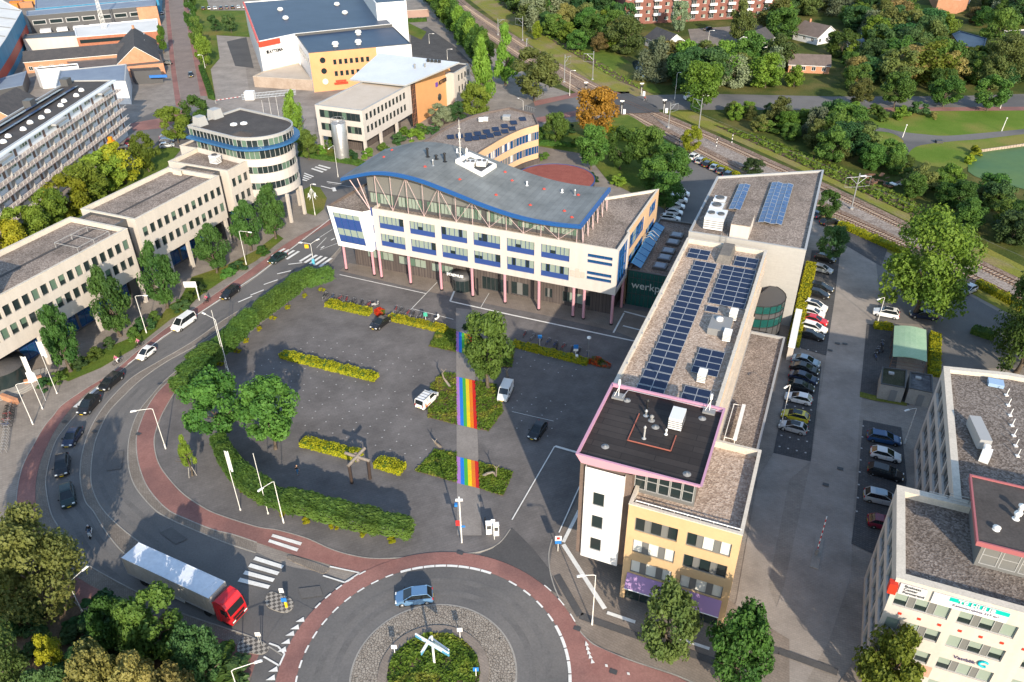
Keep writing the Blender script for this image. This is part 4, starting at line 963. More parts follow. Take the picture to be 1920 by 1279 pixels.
for a,b in((73.2,-16.0),(64.3,-16.0),(73.1,-7.1),(63.3,-6.8),(69.6,-11.7)):
 p=AB(a,b);mb=MB();mb.lathe((p.x,p.y,ZD),[(.45,0),(.42,.04),(.12,.06),(.1,.18)],0,14);part('roof_anchor',mb,M['mid_grey'],blk)
for a,b in((73.4,-17.1),(74.6,-6.6)):
 p=AB(a,b);mb=MB();mb.box((p.x,p.y,ZD+.12),(1.4,1.1,.24),-HD,0)
 mb.bar((p.x,p.y,ZD+.2),(p.x,p.y,ZD+2.3),.05,1);mb.bar((p.x-.5,p.y,ZD+.2),(p.x,p.y,ZD+1.5),.04,1);mb.box((p.x,p.y,ZD+2.2),(.25,.2,.7),0,1)
 part('antenna',mb,[M['mid_grey'],M['white']],blk)
mb=MB();mb.tube([(*AB(73.2,-16.6),ZD+.25),(*AB(74.9,-16.3),ZD+.25),(*AB(74.9,-5.6),ZD+.25)],.05,0,5);part('cable_tray',mb,M['alu'],blk)
# metal clad hall at the back
mh=thing('metal_clad_hall','tall pale metal clad hall with two blue solar arrays beside the railway','hall',(*AB(145,-10),0))
ZH=15.2;mb=MB()
hp=[AB(129.2,-19.9),AB(129.2,0),AB(168.5,0),AB(157,-19.9)]
shell(mb,hp,0,ZH,{},0,1,2,.35,.35)
part('walls',mb,[M['metal_clad'],M['gravel_roof'],M['coping_grey']],mh)
M['solar_blue']=plain('solar_blue',(.03,.075,.19),.25,0,.6)
for a0,a1,b0,b1,r_,c_ in((141.5,154.5,-15.0,-12.9,7,2),(137.6,157.8,-9.1,-5.0,11,4)):
 da,db=(a1-a0)/r_,(b1-b0)/c_;m2=MB()
 m2.face([(-db/2*.97,-da/2*.97,0),(db/2*.97,-da/2*.97,0),(db/2*.97,da/2*.97,0),(-db/2*.97,da/2*.97,0)],0)
 for p_,q_ in(((-db/2,-da/2),(db/2,-da/2)),((db/2,-da/2),(db/2,da/2)),((db/2,da/2),(-db/2,da/2)),((-db/2,da/2),(-db/2,-da/2))):m2.bar((*p_,0),(*q_,0),.035,1,4)
 me_=m2.mesh('solar_panel',[M['solar_blue'],M['alu']])
 for i in range(r_):
  for j in range(c_):
   c=AB(a0+da*(i+.5),b0+db*(j+.5));o_=obj('solar_panel',me_,mh,Vector((c.x,c.y,ZH+.15+.1*(j%2)))-mh.location);o_.rotation_euler=(0,(.16 if j%2 else-.16),-HD)
p=AB(134.0,-16.2);unit((p.x,p.y),(3.4,4.4,2.2),ZH-.3,'air_handler',mh,'panel_white',-HD,2)
p=AB(139.5,-17.0);unit((p.x,p.y),(2.4,2.6,1.5),ZH-.3,'air_handler',mh,'panel_white',-HD,1)
p=AB(143,-17.0);unit((p.x,p.y),(2.2,2.2,1.5),ZH-.3,'air_handler',mh,'panel_white',-HD,1)
p=AB(133.4,-11.4);mb=MB();mb.box((p.x,p.y,ZH+.9),(3.2,6.4,2.6),-HD,0);mb.box((p.x,p.y,ZH+2.25),(3.3,6.5,.12),-HD,1);part('roof_hut',mb,[M['render_white'],M['gravel_roof']],mh)
mb=MB()
for i in range(7):mb.bar((*AB(128.9,-14.2),ZH-2.4+i*.45),(*AB(128.9,-13.2),ZH-2.4+i*.45),.035,0,4)
for b in(-14.2,-13.2):mb.bar((*AB(128.9,b),ZH-2.6),(*AB(128.9,b),ZH+.9),.04,0,4)
part('ladder',mb,M['steel'],mh)
# long white offices on the west side
off=thing('white_office_building','long stepped cream offices ending in a round blue rimmed tower','office building',(*AB(95,-122),0))
gw=dict(cols=rnd(['d','d','d','b','h']),fr='grey_panel',glass=('glass','glass_green'))
def wing_seg(a0,a1,bf,bb,first,pitch,n,zt,zb,h=1.9,wd=1.28):
 mb=MB();W=[]
 ops=[(first-a0+i*pitch,first-a0+i*pitch+wd,z,z+h,gw)for i in range(n)for z in(zt,zb)]
 p=[AB(a0,bb),AB(a0,bf),AB(a1,bf),AB(a1,bb)]
 bo=[(2+i*2.6,3.4+i*2.6,z,z+h,gw)for i in range(int((a1-a0-3)/2.6))for z in(zt,zb)]if False else()
 shell(mb,p,5.8,15.2,{1:ops,3:bo},0,1,2,.75,.5,.3,W,(),True)
 dress(off,mb,[M['render_cream'],M['gravel_roof'],M['coping']],W,'upper_wall')
 mb=MB();W=[]
 cg=dict(cols='dddd',fr='blue_panel',glass=('glass_blue','glass'),rows=2)
 ln=a1-a0-1;k=max(1,int(ln/5.5))
 wall(mb,AB(a0+.5,bf-4),AB(a1-.5,bf-4),0,5.8,[(i*ln/k+.4,(i+1)*ln/k-.1,.3,5.2,cg)for i in range(k)],0,.15,W)
 wall(mb,AB(a0+.5,bb+.5),AB(a0+.5,bf-4),0,5.8,(),0);wall(mb,AB(a1-.5,bf-4),AB(a1-.5,bb+.5),0,5.8,(),0);wall(mb,AB(a1-.5,bb+.5),AB(a0+.5,bb+.5),0,5.8,(),0)
 dress(off,mb,[M['dark_panel']],W,'ground_floor_wall')
wing_seg(38,93.6,-114.5,-128.4,38.9,1.76,31,11.55,8.15)
wing_seg(97,120.3,-116,-129.5,98.05,1.875,12,11.2,7.6)
wing_seg(123,133.6,-116,-132,123.7,1.88,5,11.3,7.6)
for a0,a1,bf in((93.6,97,-118.2),(120.3,123,-118.2)):
 mb=MB();shell(mb,[AB(a0-.2,-127),AB(a0-.2,bf),AB(a1+.2,bf),AB(a1+.2,-127)],0,14.9,{},0,1,0,.4);part('link_wall',mb,[M['dark_panel'],M['gravel_roof']],off)
for a,b in((48.5,-114.8),(60,-114.8),(71,-114.8),(82.2,-114.8),(93.1,-114.8),(98,-116.3),(102.4,-116.3),(107.9,-116.3),(113,-116.3),(119.5,-116.3),(124,-116.3)):
 p=AB(a,b);mb=MB();mb.box((p.x,p.y,2.9),(.6,.6,5.8),-HD);part('column',mb,M['render_cream'],off)
mb=MB()
for a0,a1,bm in((40,93,-121.5),(97.5,120,-122.6)):
 mb.face([(*AB(a0,bm-.35),14.47),(*AB(a0,bm+.35),14.47),(*AB(a1,bm+.35),14.47),(*AB(a1,bm-.35),14.47)],0)
part('roof_walkway',mb,M['roof_felt'],off)
mb=MB()
for k in range(3):
 o1,o2=AB(84+k*3.5,-121.5),AB(84+k*3.5,-116.2);mb.tube([(*o1,14.5),(*o1,15.5),(*o2,15.5),(*o2,14.5)],.05,0,4)
mb.bar((*AB(84,-116.2),15.5),(*AB(91,-116.2),15.5),.05,0,4);mb.bar((*AB(84,-121.5),15.5),(*AB(91,-121.5),15.5),.05,0,4)
part('cleaning_rig',mb,M['coping_grey'],off)
p=AB(62,-118);mb=MB();mb.box((p.x,p.y,17),(7,9,5),-HD,0);mb.box((p.x,p.y,19.6),(8.2,10.2,.5),-HD,1);part('roof_room',mb,[M['grey_panel'],M['blue_trim']],off)
p=AB(127.5,-123);unit((p.x,p.y),(2.0,1.6,1.7),14.45,'cooling_unit',off,'panel_white',-HD,1)
p=AB(119,-126);mb=MB();mb.box((p.x,p.y,15.0),(2.2,.3,1.0),-HD);part('roof_plant',mb,M['coping'],off)
TC=AB(136.4,-117.3);ta=R(147.4);tu=Vector((math.cos(ta),math.sin(ta)));tn=Vector((-tu.y,tu.x))
def stad(r,ext,n=20,back=True):
 """a rounded end and a straight tail along tu"""
 pts=[TC-tn*-r*0+Vector((math.cos(ta+math.pi/2+math.pi*i/n),math.sin(ta+math.pi/2+math.pi*i/n)))*r for i in range(n+1)]
 return ccw(pts+[TC+tu*ext-tn*r,TC+tu*ext+tn*r])if back else pts
def ringwall(mb,poly,z0,z1,m):
 for i in range(len(poly)):
  a,b=poly[i],poly[(i+1)%len(poly)];mb.face([(*a,z0),(*b,z0),(*b,z1),(*a,z1)],m)
dr=stad(7.2,13)
mb=MB();mws=[MB()for _ in range(4)];mf=MB()
for z0,z1,m in((6.9,8.6,0),(10.2,12.3,0),(13.9,15.6,0)):ringwall(mb,dr,z0,z1,m)
mb.cap(dr,6.9,0,True)
di=stad(7.0,12.9)
for mw,z0,z1 in((mws[0],8.6,10.2),(mws[1],12.3,13.9),(mws[2],15.6,18.0)):
 for i in range(len(di)):
  a,b=di[i],di[(i+1)%len(di)];k=max(1,int((b-a).length/1.15))
  for j in range(k):
   c,d=a.lerp(b,j/k),a.lerp(b,(j+1)/k);mw.face([(*c,z0),(*d,z0),(*d,z1),(*c,z1)],WRND.choice([0,0,1]));mf.bar((*c,z0),(*c,z1),.07,0,4)
 mb.cap(inset(dr,0),z0+.01,0);mb.cap(inset(dr,0),z1-.01,0,True)
bl=stad(8.7,14);mb.prism(bl,17.95,18.4,1,1,True)
to_=stad(7.5,14.2)
ti=inset(to_,.12);mw=mws[3]
for i in range(len(ti)):
 a,b=ti[i],ti[(i+1)%len(ti)];k=max(1,int((b-a).length/1.1))
 for j in range(k):
  c,d=a.lerp(b,j/k),a.lerp(b,(j+1)/k);mw.face([(*c,18.45),(*d,18.45),(*d,19.9),(*c,19.9)],WRND.choice([0,0,0,1]));mf.bar((*c,18.45),(*c,19.9),.08,0,4)
shell(mb,to_,19.9,20.5,{},2,3,2,.35,.3)
tw=part('tower',mb,[M['render_white'],plain('tower_blue',(.03,.115,.26),.5),M['coping_grey'],M['roof_felt']],off)
for mw in mws:sub('window_band',mw,[M['glass'],M['glass_green']],tw,off)
sub('mullions',mf,M['coping_grey'],tw,off)
for pp in(P(547,417),P(572,401),P(563,385)):
 mb=MB();mb.box((pp.x,pp.y,3.45),(.6,.6,6.9),-HD);part('column',mb,M['render_cream'],off)
for x,y,s in((404,218,2.6),(376,232,2.4)):
 p=P(x,y,20.5);mb=MB();mb.box((p.x,p.y,21.2),(s,s,2.0),ta,0,None,.8);part('roof_plant',mb,M['coping_grey'],off)
for x,y in((438,233),(457,231)):p=P(x,y,20.3);mb=MB();mb.lathe((p.x,p.y,20.15),[(.8,0),(.75,.3),(.1,.5)],0,12);part('roof_dome',mb,M['white'],off)
p=P(452,252,20.2);mb=MB();mb.lathe((p.x,p.y,20.15),[(2.6,0),(2.4,.2),(0.2,.8)],0,16);part('roof_dome',mb,M['roof_felt'],off)
mb=MB();shell(mb,[AB(134,-139),AB(134,-130),AB(140,-130),AB(140,-139)],0,14.2,{},0,1,2,.3);part('annex_wall',mb,[M['render_cream'],M['gravel_dark'],M['coping']],off)
# gallery flat
flat=thing('gallery_flat','long pale grey gallery flat with stacked balconies and solar panels on its roof','apartment building',(-117,190,0))
mb=MB();W=[];y0,y1=128.0,227.0;xf,xb=-112.2,-124.6;ZG=16.2
fp=[Vector((xb,y0)),Vector((xf,y0)),Vector((xf,y1)),Vector((xb,y1))]
bay=6.6;nb=int((y1-y0)/bay);ops=[];levels=[2.7,5.4,8.1,10.8,13.5]
fw_=dict(cols=rnd(['dbg','bdd','dbd','bbd']),fr='white',glass=('glass_green','blind'))
for i in range(nb):
 for z in levels:
  if len(ops)<84 and(i>1):ops.append((i*bay+1.2,i*bay+4.6,z+.95,z+2.15,fw_))
shell(mb,fp,0,ZG,{1:ops},0,1,2,.25,.4,.15,W)
M['flat_panel']=noisy('flat_panel',(.66,.71,.77),(.72,.77,.82),.3,4,.05)
dress(flat,mb,[M['flat_panel'],M['roof_felt'],M['coping_grey']],W)
M['deck']=noisy('deck',(.42,.36,.33),(.50,.43,.40),.4,4,.1)
for z in levels:
 mb=MB();mb.box((xf+.9,(y0+y1)/2,z),(1.8,y1-y0,.2),0,0)
 mb.box((xf+1.76,(y0+y1)/2,z+1.0),(.06,y1-y0,.07),0,1)
 for k in range(int((y1-y0)/1.65)):mb.box((xf+1.76,y0+k*1.65,z+.55),(.05,.05,.95),0,1)
 part('balcony',mb,[M['deck'],M['white']],flat)
M['door_brown']=plain('door_brown',(.15,.095,.08),.5)
dm=MB();dm.box((0,0,1.05),(.06,1.0,2.05));dm=dm.mesh('door',[M['door_brown']])
pm=MB();pm.box((-.75,0,1.3),(1.0,.12,2.5));pm=pm.mesh('partition',[M['coping_grey']])
for i in range(2,nb):
 for z in levels:obj('door',dm,flat,Vector((xf+.02,y0+i*bay+5.5,z+.1))-flat.location)
 for z in levels[:-1]:obj('partition',pm,flat,Vector((xf+1.3,y0+i*bay+.25,z))-flat.location)
mb=MB();mb.box((xf+.2,(y0+y1)/2,ZG-.15),(1.6,y1-y0,.35));part('eaves',mb,M['flat_panel'],flat)
ds=MB()
for k in range(3):ds.box((xf+.9,y0+38+k*26,ZG-.6),(2.2,6,.5))
part('canopy',ds,M['coping_grey'],flat)
for k in range(12):
 for xx in(-122.3,-119.4):
  m2=MB();m2.box((0,0,.35),(1.7,6.2,.06),0,0,Matrix.Rotation(-.25,4,'Y'))
  if k==0 and xx<-120:sp_me=m2.mesh('solar_panel',[M['solar_blue']])
  obj('solar_panel',sp_me,flat,Vector((xx,141+k*6.7+(2.5 if xx>-120 else 0),ZG-.2))-flat.location)
for k in range(18):
 yy=138+k*4.6+(k%3)*.4;mb=MB();mb.lathe((-115.6-(k%2)*.9,yy,ZG-.2),[(.75,0),(.75,.25),(.5,.65),(.1,.8)],0,12);part('roof_dome',mb,M['white'],flat)
for yy in(150,176,203,223):mb=MB();mb.box((-123.3,yy,ZG+.7),(2.0,2.6,1.9));part('lift_housing',mb,M['dark_panel'],flat)
for x,y,h in((208,265,8),(151,315,8),(86,366,8),(12,425,8)):
 p=P(x,y,6);mb=MB();mb.box((p.x,p.y,3.6),(.9,.9,7.2));mb.box((p.x,p.y,5),(1.5,1.6,2.2));part('stair_post',mb,plain('orange',(.75,.27,.01),.5)if 'orange' not in M else M['orange'],flat)
# business centre at the right edge
bc=thing('business_centre','cream office building with small red squares, a teal rental banner and brown gravel roofs','office building',(*AB(75,28),0))
mb=MB();W=[];bw=dict(cols=rnd(['hgbgb','bghgh','hghgb','hgbgh']),widths=(1.2,.7,1.2,.7,1.2),fr='coping_grey',glass=('glass','blind'))
ops={0:[],3:[]}
for s in(.45,6.1,12.6,18.2,24.6):
 for z in(11.4,7.85,4.35,.7):ops[0].append((s,s+4.9,z,z+1.75,bw))
dbw=dict(cols='ddd',fr='coping_grey')
for z in(11.0,7.6,4.2,.9):
 for k in range(3):ops[3].append((.7+k*4.4,4.6+k*4.4,z,z+2.2,dbw))
bp=rectAB(60.6,74.2,14.4,46)
shell(mb,bp,0,15.1,ops,0,1,2,.8,.8,.25,W)
dress(bc,mb,[M['render_cream'],M['gravel_dark'],M['coping']],W)
mb=MB();W=[]
ops={3:[(1+k*4.35,4.9+k*4.35,z,z+2.3,dbw)for k in range(6)for z in(10.9,7.5,4.1,.8)]}
rp=[AB(74.3,20.2),AB(74.3,50),AB(103.5,50),AB(103.0,28),AB(101.5,20.2)]
shell(mb,rp,0,14.6,{4:ops[3]},0,1,2,.5,.75,.3,W)
dress(bc,mb,[M['render_cream'],M['gravel_dark'],M['coping']],W,'rear_wall')
M['red_sq']=plain('red_sq',(.55,.035,.015),.5)
sqm=MB();sqm.box((0,0,0),(.32,.06,.28));sqm=sqm.mesh('red_plate',[M['red_sq']])
for b in(15.8,17.55,19.35,21.15,22.95,24.75,26.6,28.4):
 for z in(10.52,):c=AB(60.57,b);obj('red_plate',sqm,bc,Vector((c.x,c.y,z))-bc.location,-HD)
c=AB(60.57,18.6);obj('red_plate',sqm,bc,Vector((c.x,c.y,3.1))-bc.location,-HD)
mb=MB();a,b=AB(60.55,14.5),AB(60.55,25.4)
mb.face([(*a,.0),(*b,.0),(*b,4.25),(*a,4.25)],0)if False else None
for z0,z1 in((2.55,4.25),):
 for b0,b1 in((14.45,14.8),(14.8,20.4)):mb.face([(*AB(60.57,b0),z0),(*AB(60.57,b1),z0),(*AB(60.57,b1),z1-.05),(*AB(60.57,b0),z1-.05)],0)
part('brick_panel',mb,plain('pink_brick',(.50,.27,.20),.8),bc)
mb=MB();p=AB(60.5,14.42);mb.box((p.x-.1,p.y,13.95),(.75,.75,1.3),-HD,0);part('red_corner',mb,M['red_sq'],bc)
mb=MB();a=AB(60.5,14.9);b=AB(60.5,17.3);c=a.lerp(b,.5);mb.box((c.x,c.y,14.0),(2.4,.08,1.45),-HD,0);part('sign_board',mb,plain('sign_grey',(.5,.5,.52),.5),bc)
for k,t_ in enumerate(('Business','Center','Purmerend')):text('lettering',t_,.42,AB(60.44,15.3),UB,14.38-k*.42,M['dark_grey'],bc)
mb=MB();a,b=AB(60.48,17.8),AB(60.48,24.2);c=a.lerp(b,.5);mb.box((c.x,c.y,14.05),(6.4,.1,1.42),-HD,0)
c=AB(60.42,21.7);mb.box((c.x,c.y,14.5),(5.0,.04,.5),-HD,1);part('rental_banner',mb,[M['panel_white'],plain('teal',(.0,.42,.36),.5)],bc)
text('lettering','TE HUUR',.82,AB(60.38,19.9),UB,14.18,M['panel_white'],bc,bold=.02,sx=.95)
text('lettering','Kantoorruimte 217 m²',.42,AB(60.41,19.6),UB,13.72,plain('ink',(.15,.12,.2),.6),bc)
text('lettering','Vastblik',.62,AB(60.56,21.6),UB,6.6,plain('navy',(.05,.03,.12),.5),bc)
mb=MB();c=AB(60.5,24.2)
for k in range(9):
 t0,t1=R(40+k*30),R(70+k*30);mb.bar((*(c+UB*.42*math.cos(t0)),7.0+.36*math.sin(t0)),(*(c+UB*.42*math.cos(t1)),7.0+.36*math.sin(t1)),.12,0,6)
part('round_logo',mb,plain('cyan',(.0,.38,.45),.5),bc)
mb=MB();W=[]
ph=[AB(66.0,21.6),AB(66.0,44),AB(74.4,44),AB(74.4,21.6)]
wall(mb,ph[0],ph[1],14.2,17.6,[(.3+i*1.7,1.8+i*1.7,14.7,17.2,dict(cols='g',fr='coping_grey',rows=2))for i in range(12)],0,.1,W)
wall(mb,ph[3],ph[0],14.2,17.6,(),0);wall(mb,ph[1],ph[2],14.2,17.6,(),0);wall(mb,ph[2],ph[3],14.2,17.6,(),0)
p3=rectAB(65.2,75.2,20.8,45);shell(mb,p3,17.55,18.05,{},1,2,1,.12,.14,.2,None,(),True)
dress(bc,mb,[M['grey_panel'],plain('coral',(.33,.105,.115),.6),M['roof_felt']],W,'penthouse')
for x,y,h in((1912,960,.9),(1905,972,.7),(1868,992,.3)):p=P(x,y,18);vent(bc,p.x,p.y,17.85,h,.22,'white')
p=P(1835,812,15);mb=MB();mb.box((p.x,p.y,15.1),(1.3,4.6,1.4),-HD+.2,0);part('duct',mb,M['coping_grey'],bc)
p=P(1850,850,15);mb=MB();mb.box((p.x,p.y,14.7),(1.0,1.8,1.0),-HD-.25,0);mb.lathe((p.x+.2,p.y+.5,15.1),[(.35,0),(.35,.6),(.28,.6)],0,12);part('roof_plant',mb,M['white'],bc)
p=P(1868,716,14.6);mb=MB();mb.box((p.x,p.y,14.4),(1.8,1.4,.5),-HD);part('skylight',mb,plain('sky_blue_lens',(.30,.42,.58),.2),bc)
for k in range(7):p=P(1888+k*3.5,738+k*19,14.4);mb=MB();mb.bar((p.x,p.y,14.1),(p.x+.15,p.y+.1,15.1),.05,0,5);mb.box((p.x,p.y,14.15),(.4,.4,.15));part('roof_post',mb,M['white'],bc)
mb=MB()
for k in range(4):
 z=14.4+k*.5;mb.bar((*AB(74.0,19.4),z),(*AB(74.0,21.4),z),.04,0,4);mb.bar((*AB(74.0,19.4),14.3),(*AB(74.0,19.4),16),.04,0,4);mb.bar((*AB(74.0,21.4),14.3),(*AB(74.0,21.4),16),.04,0,4)
mb.bar((*AB(73.9,17.5),15.6),(*AB(73.9,21.4),15.6),.04,0,4);mb.bar((*AB(73.9,17.5),15.2),(*AB(73.9,21.4),15.2),.04,0,4)
part('railing',mb,M['steel'],bc)
# orange and white company buildings at the top
co_=thing('company_office','white office on columns with an orange end wall and a slanted silver roof','office building',(*AB(190,-123),0))
mb=MB();W=[];ZA=12.7
ow_=dict(cols='d',fr='dark_panel');sd=[(1.5+i*2.05,2.75+i*2.05,z,z+1.8,ow_)for i in range(11)for z in(9.6,6.2)]
ff=[(1.2,14,9.5,11.6,dict(cols='dbdddbddd',fr='dark_panel',glass=('glass','glass_green'))),(1.2,4.8,6,8,dict(cols='dbd',glass=('glass','glass_green'))),(9.5,14,6,8,dict(cols='dbdd',glass=('glass','glass_green')))]
ap=[AB(176.3,-131),AB(176.3,-116.2),AB(203,-116.2),AB(203,-131)]
shell(mb,ap,4.3,ZA,{0:ff,1:sd},0,1,2,.3,.4,.2,W,(),True)
dress(co_,mb,[M['render_white'],noisy('pale_roof',(.50,.42,.34),(.56,.48,.40),.3,4,.06),M['coping_grey']],W)
mb=MB();mb.prism([AB(180,-129.5),AB(180,-120),AB(202,-120),AB(202,-129.5)],0,4.3,0);part('ground_floor_wall',mb,M['dark_brick'],co_)
for a,b in((176.7,-130.6),(176.7,-123),(176.7,-116.6),(185,-116.6),(194,-116.6)):p=AB(a,b);mb=MB();mb.box((p.x,p.y,2.15),(.7,.7,4.3),-HD);part('column',mb,M['render_white'],co_)
mb=MB();sl_=[(199.6,-134.5,13.3),(199.0,-115.6,13.6),(218.2,-107.5,16.2),(219.5,-136,16.2)]
q=[(*AB(a,b),z)for a,b,z in sl_]
mb.face(q,0);mb.face([(x,y,z-.45)for x,y,z in q][::-1],1)
for i in range(4):
 a,b=q[i],q[(i+1)%4];mb.face([(a[0],a[1],a[2]-.45),(b[0],b[1],b[2]-.45),b,a],1)
part('silver_roof',mb,[noisy('silver_metal',(.50,.53,.56),(.58,.61,.64),.15,3,.05,.45,.4),M['coping_grey']],co_)
for x,y in((778,129),(797,128)):p=P(x,y,15);vent(co_,p.x,p.y,14.8,1.4,.25,'mid_grey')
for k in range(4):p=P(803+k*7,115+k*.6,16);mb=MB();mb.box((p.x,p.y,16.3),(.9,.9,.8));part('roof_box',mb,M['black'],co_)
mb=MB();o0,o1,o2,o3=AB(206.2,-116.4),AB(231,-115.2),AB(223.5,-113.4),AB(206.2,-116.4)
wz=12.9
OA,OD=AB(206.2,-116.4),UA;os_=[onplane(x,y,OA,OD)for x,y in((860,189),(843,128),(778,152))]
op3=lambda s,z:(OA.x+OD.x*s,OA.y+OD.y*s,z)
mb.face([op3(0,0),op3(os_[0][0],0),op3(*os_[1]),op3(0,os_[2][1])],0)
for(sa,za),(sb,zb_)in(((os_[0][0],0),os_[1]),(os_[1],(0,os_[2][1]))):
 p_,q_=Vector(op3(sa,za)),Vector(op3(sb,zb_));k_=Vector((-UB.x,-UB.y,0))*12;mb.face([p_,p_+k_,q_+k_,q_],0)
mb.face([(*AB(203,-116.9),0),(*AB(206.2,-116.6),0),(*AB(206.2,-116.6),12.8),(*AB(203,-116.9),12.8)],1)
orw=part('orange_wall',mb,[M['render_orange2']if 'render_orange2' in M else noisy('orange_wall',(.60,.30,.125),(.65,.34,.15),.3,3,.03),M['glass']],co_)
mb=MB()
for i in range(4):mb.bar((*AB(203.2+i*.9,-116.3),0),(*AB(203.2+i*.9,-116.3),12.6),.08,0,4)
for k in range(9):mb.bar((*AB(203.2,-116.3),1+k*1.4),(*AB(206,-116.3),1+k*1.4),.05,0,4)
part('stair_grid',mb,plain('rust_frame',(.28,.12,.07),.6),co_)
dO=UA.copy()
def orange_pt(s,z):
 return OA+UA*s
for z in(5.6,1.9):
 p=orange_pt(onplane(824,182 if z>3 else 205,OA,OD)[0],z);z=onplane(824,182 if z>3 else 205,OA,OD)[1];mb=MB();Mx=Matrix.Rotation(math.atan2(dO.y,dO.x),4,'Z')@Matrix.Rotation(R(90),4,'X')
 mb.lathe((p.x+.05,p.y-.1,z),[(1.1,-.1),(1.1,.12),(.9,.12),(.9,.05)],0,20,M=Mx);part('round_window',mb,M['glass'],co_)
sO,zO=onplane(822,160,OA,OD);text('lettering','ATTEMA',1.75,orange_pt(sO,0),dO,zO,M['black'],co_,.15,.1,bold=.03)
p=orange_pt(sO-1.3,10);mb=MB();mb.box((p.x+.1,p.y-.05,zO+.55),(1.3,.2,1.3),math.atan2(dO.y,dO.x));part('company_mark',mb,plain('violet_mark',(.12,.05,.35),.5),co_)
mb=MB();W=[];shell(mb,[AB(226,-128),AB(226,-113.5),AB(238,-113.5),AB(238,-128)],0,10.5,{1:[(3+i*2.3,4.1+i*2.3,z,z+1.9,ow_)for i in range(4)for z in(7.3,3.8)]},0,1,2,.3,.3,.2,W);dress(co_,mb,[M['render_white'],M['roof_felt'],M['coping_grey']],W,'rear_wall')
c=P(643,300);mb=MB();mb.lathe((c.x,c.y,0),[(1.95,0),(1.95,10.2),(1.8,10.4),(1.8,10.1)],0,28)
for z in(2,4,6,8):mb.lathe((c.x,c.y,z),[(1.97,0),(1.99,.05),(1.97,.1)],0,28)
for i in range(10):
 t=i*.628;mb.bar((c.x+1.9*math.cos(t),c.y+1.9*math.sin(t),10.3),(c.x+1.9*math.cos(t),c.y+1.9*math.sin(t),11.3),.04,0,4)
mb.tube([(c.x+1.9*math.cos(i*.628),c.y+1.9*math.sin(i*.628),11.3)for i in range(11)],.04,0,4)
sil=obj('steel_silo',mb.mesh('steel_silo',[plain('silo_steel',(.50,.50,.50),.35,.7)],(c.x,c.y,0)),None,(c.x,c.y,0));tag(sil,'tall round steel silo with a railing standing before the white company office','silo')
ws=thing('company_warehouse','large white warehouse with dark blue flat roofs, red trim and an orange office front','warehouse',(-70,310,0))
v2=lambda*c:Vector(c)
mb=MB();W=[]
sq=dict(cols='d',fr='grey_panel');o1=[(7.6+i*1.85,8.7+i*1.85,z,z+1.7,sq)for i in range(7)for z in(8.4,4.6)]
op_=[v2(-66.3,270.2),v2(-45.0,277.4),v2(-33.5,281.5),v2(-43.0,309),v2(-77,298.2)]
wall(mb,op_[0],op_[1],0,12.8,o1,0,.2,W);wall(mb,op_[1],op_[2],0,12.8,(),1);wall(mb,op_[2],op_[3],0,12.8,(),1);wall(mb,op_[4],op_[0],0,12.8,[(1+i*3,3.4+i*3,8,10.5,dict(cols='dd'))for i in range(9)],1,.2,W)
mb.cap(op_,12.8,2);q=inset(op_,.3)
for i in range(5):
 j=(i+1)%5;mb.face([(*op_[i],13.0),(*op_[j],13.0),(*q[j],13.0),(*q[i],13.0)],3);mb.face([(*op_[i],12.8),(*op_[j],12.8),(*op_[j],13.0),(*op_[i],13.0)],3);mb.face([(*q[j],12.81),(*q[i],12.81),(*q[i],13.0),(*q[j],13.0)],3)
M['blue_roof']=noisy('blue_roof',(.014,.034,.075),(.03,.056,.105),.12,3,.2,.5,.35)
dress(ws,mb,[noisy('orange_front',(.60,.29,.135),(.65,.33,.165),.3,3,.03),M['panel_white'],M['blue_roof'],M['dark_panel']],W,'office_wall')
dOr=(op_[1]-op_[0]).normalized();Mo=Matrix.Rotation(math.atan2(dOr.y,dOr.x),4,'Z')@Matrix.Rotation(R(90),4,'X')
for z in(10.2,6.7,3.2):
 p=op_[0]+dOr*4.2;mb=MB();mb.lathe((p.x,p.y-.05,z),[(.95,-.1),(.95,.1),(.8,.1),(.8,.02)],0,18,M=Mo);part('round_window',mb,M['glass']if z>4 else M['blind_white'],ws)
p=op_[0]+dOr*9;mb=MB();mb.box((p.x+.5,p.y-.3,3.1),(3.6,.3,.5),math.atan2(dOr.y,dOr.x));mb.box((p.x+.5,p.y-.5,2.4),(4.6,1.0,.35),math.atan2(dOr.y,dOr.x));part('entrance_canopy',mb,M['signal_red'],ws)
mb=MB();hp=[v2(-86.6,284.2),v2(-76.4,295.6),v2(-43.5,310.5),v2(-64.5,374.7),v2(-112,357)]
shell(mb,hp,0,13.6,{},0,1,2,.2,.4)
part('hall_wall',mb,[M['panel_white'],M['blue_roof'],M['white']],ws)
mb=MB();a,b=hp[0],hp[0].lerp(hp[1],.55);p=a.lerp(b,.5);mb.box((p.x+.2,p.y-.2,12.6),((b-a).length,.7,1.7),math.atan2((b-a).y,(b-a).x));c=hp[4].lerp(hp[0],.5);mb.box((c.x,c.y,13.55),((hp[0]-hp[4]).length,.7,.5),math.atan2((hp[0]-hp[4]).y,(hp[0]-hp[4]).x));part('red_trim',mb,M['signal_red'],ws)
mb=MB();a,b=hp[1],hp[2];c=a.lerp(b,.5);mb.box((c.x,c.y-.1,13.2),((b-a).length,.3,.8),math.atan2((b-a).y,(b-a).x));part('roof_step',mb,M['dark_panel'],ws)
dW=(hp[1]-hp[0]).normalized();text('lettering','ATTEMA',1.5,hp[0]+dW*3.6,dW,9.0,M['black'],ws,.1,.05,bold=.03);mb=MB();p=hp[0]+dW*3;mb.box((p.x+.05,p.y-.1,9.6),(.9,.1,1.1),math.atan2(dW.y,dW.x));part('company_mark',mb,M['black'],ws)
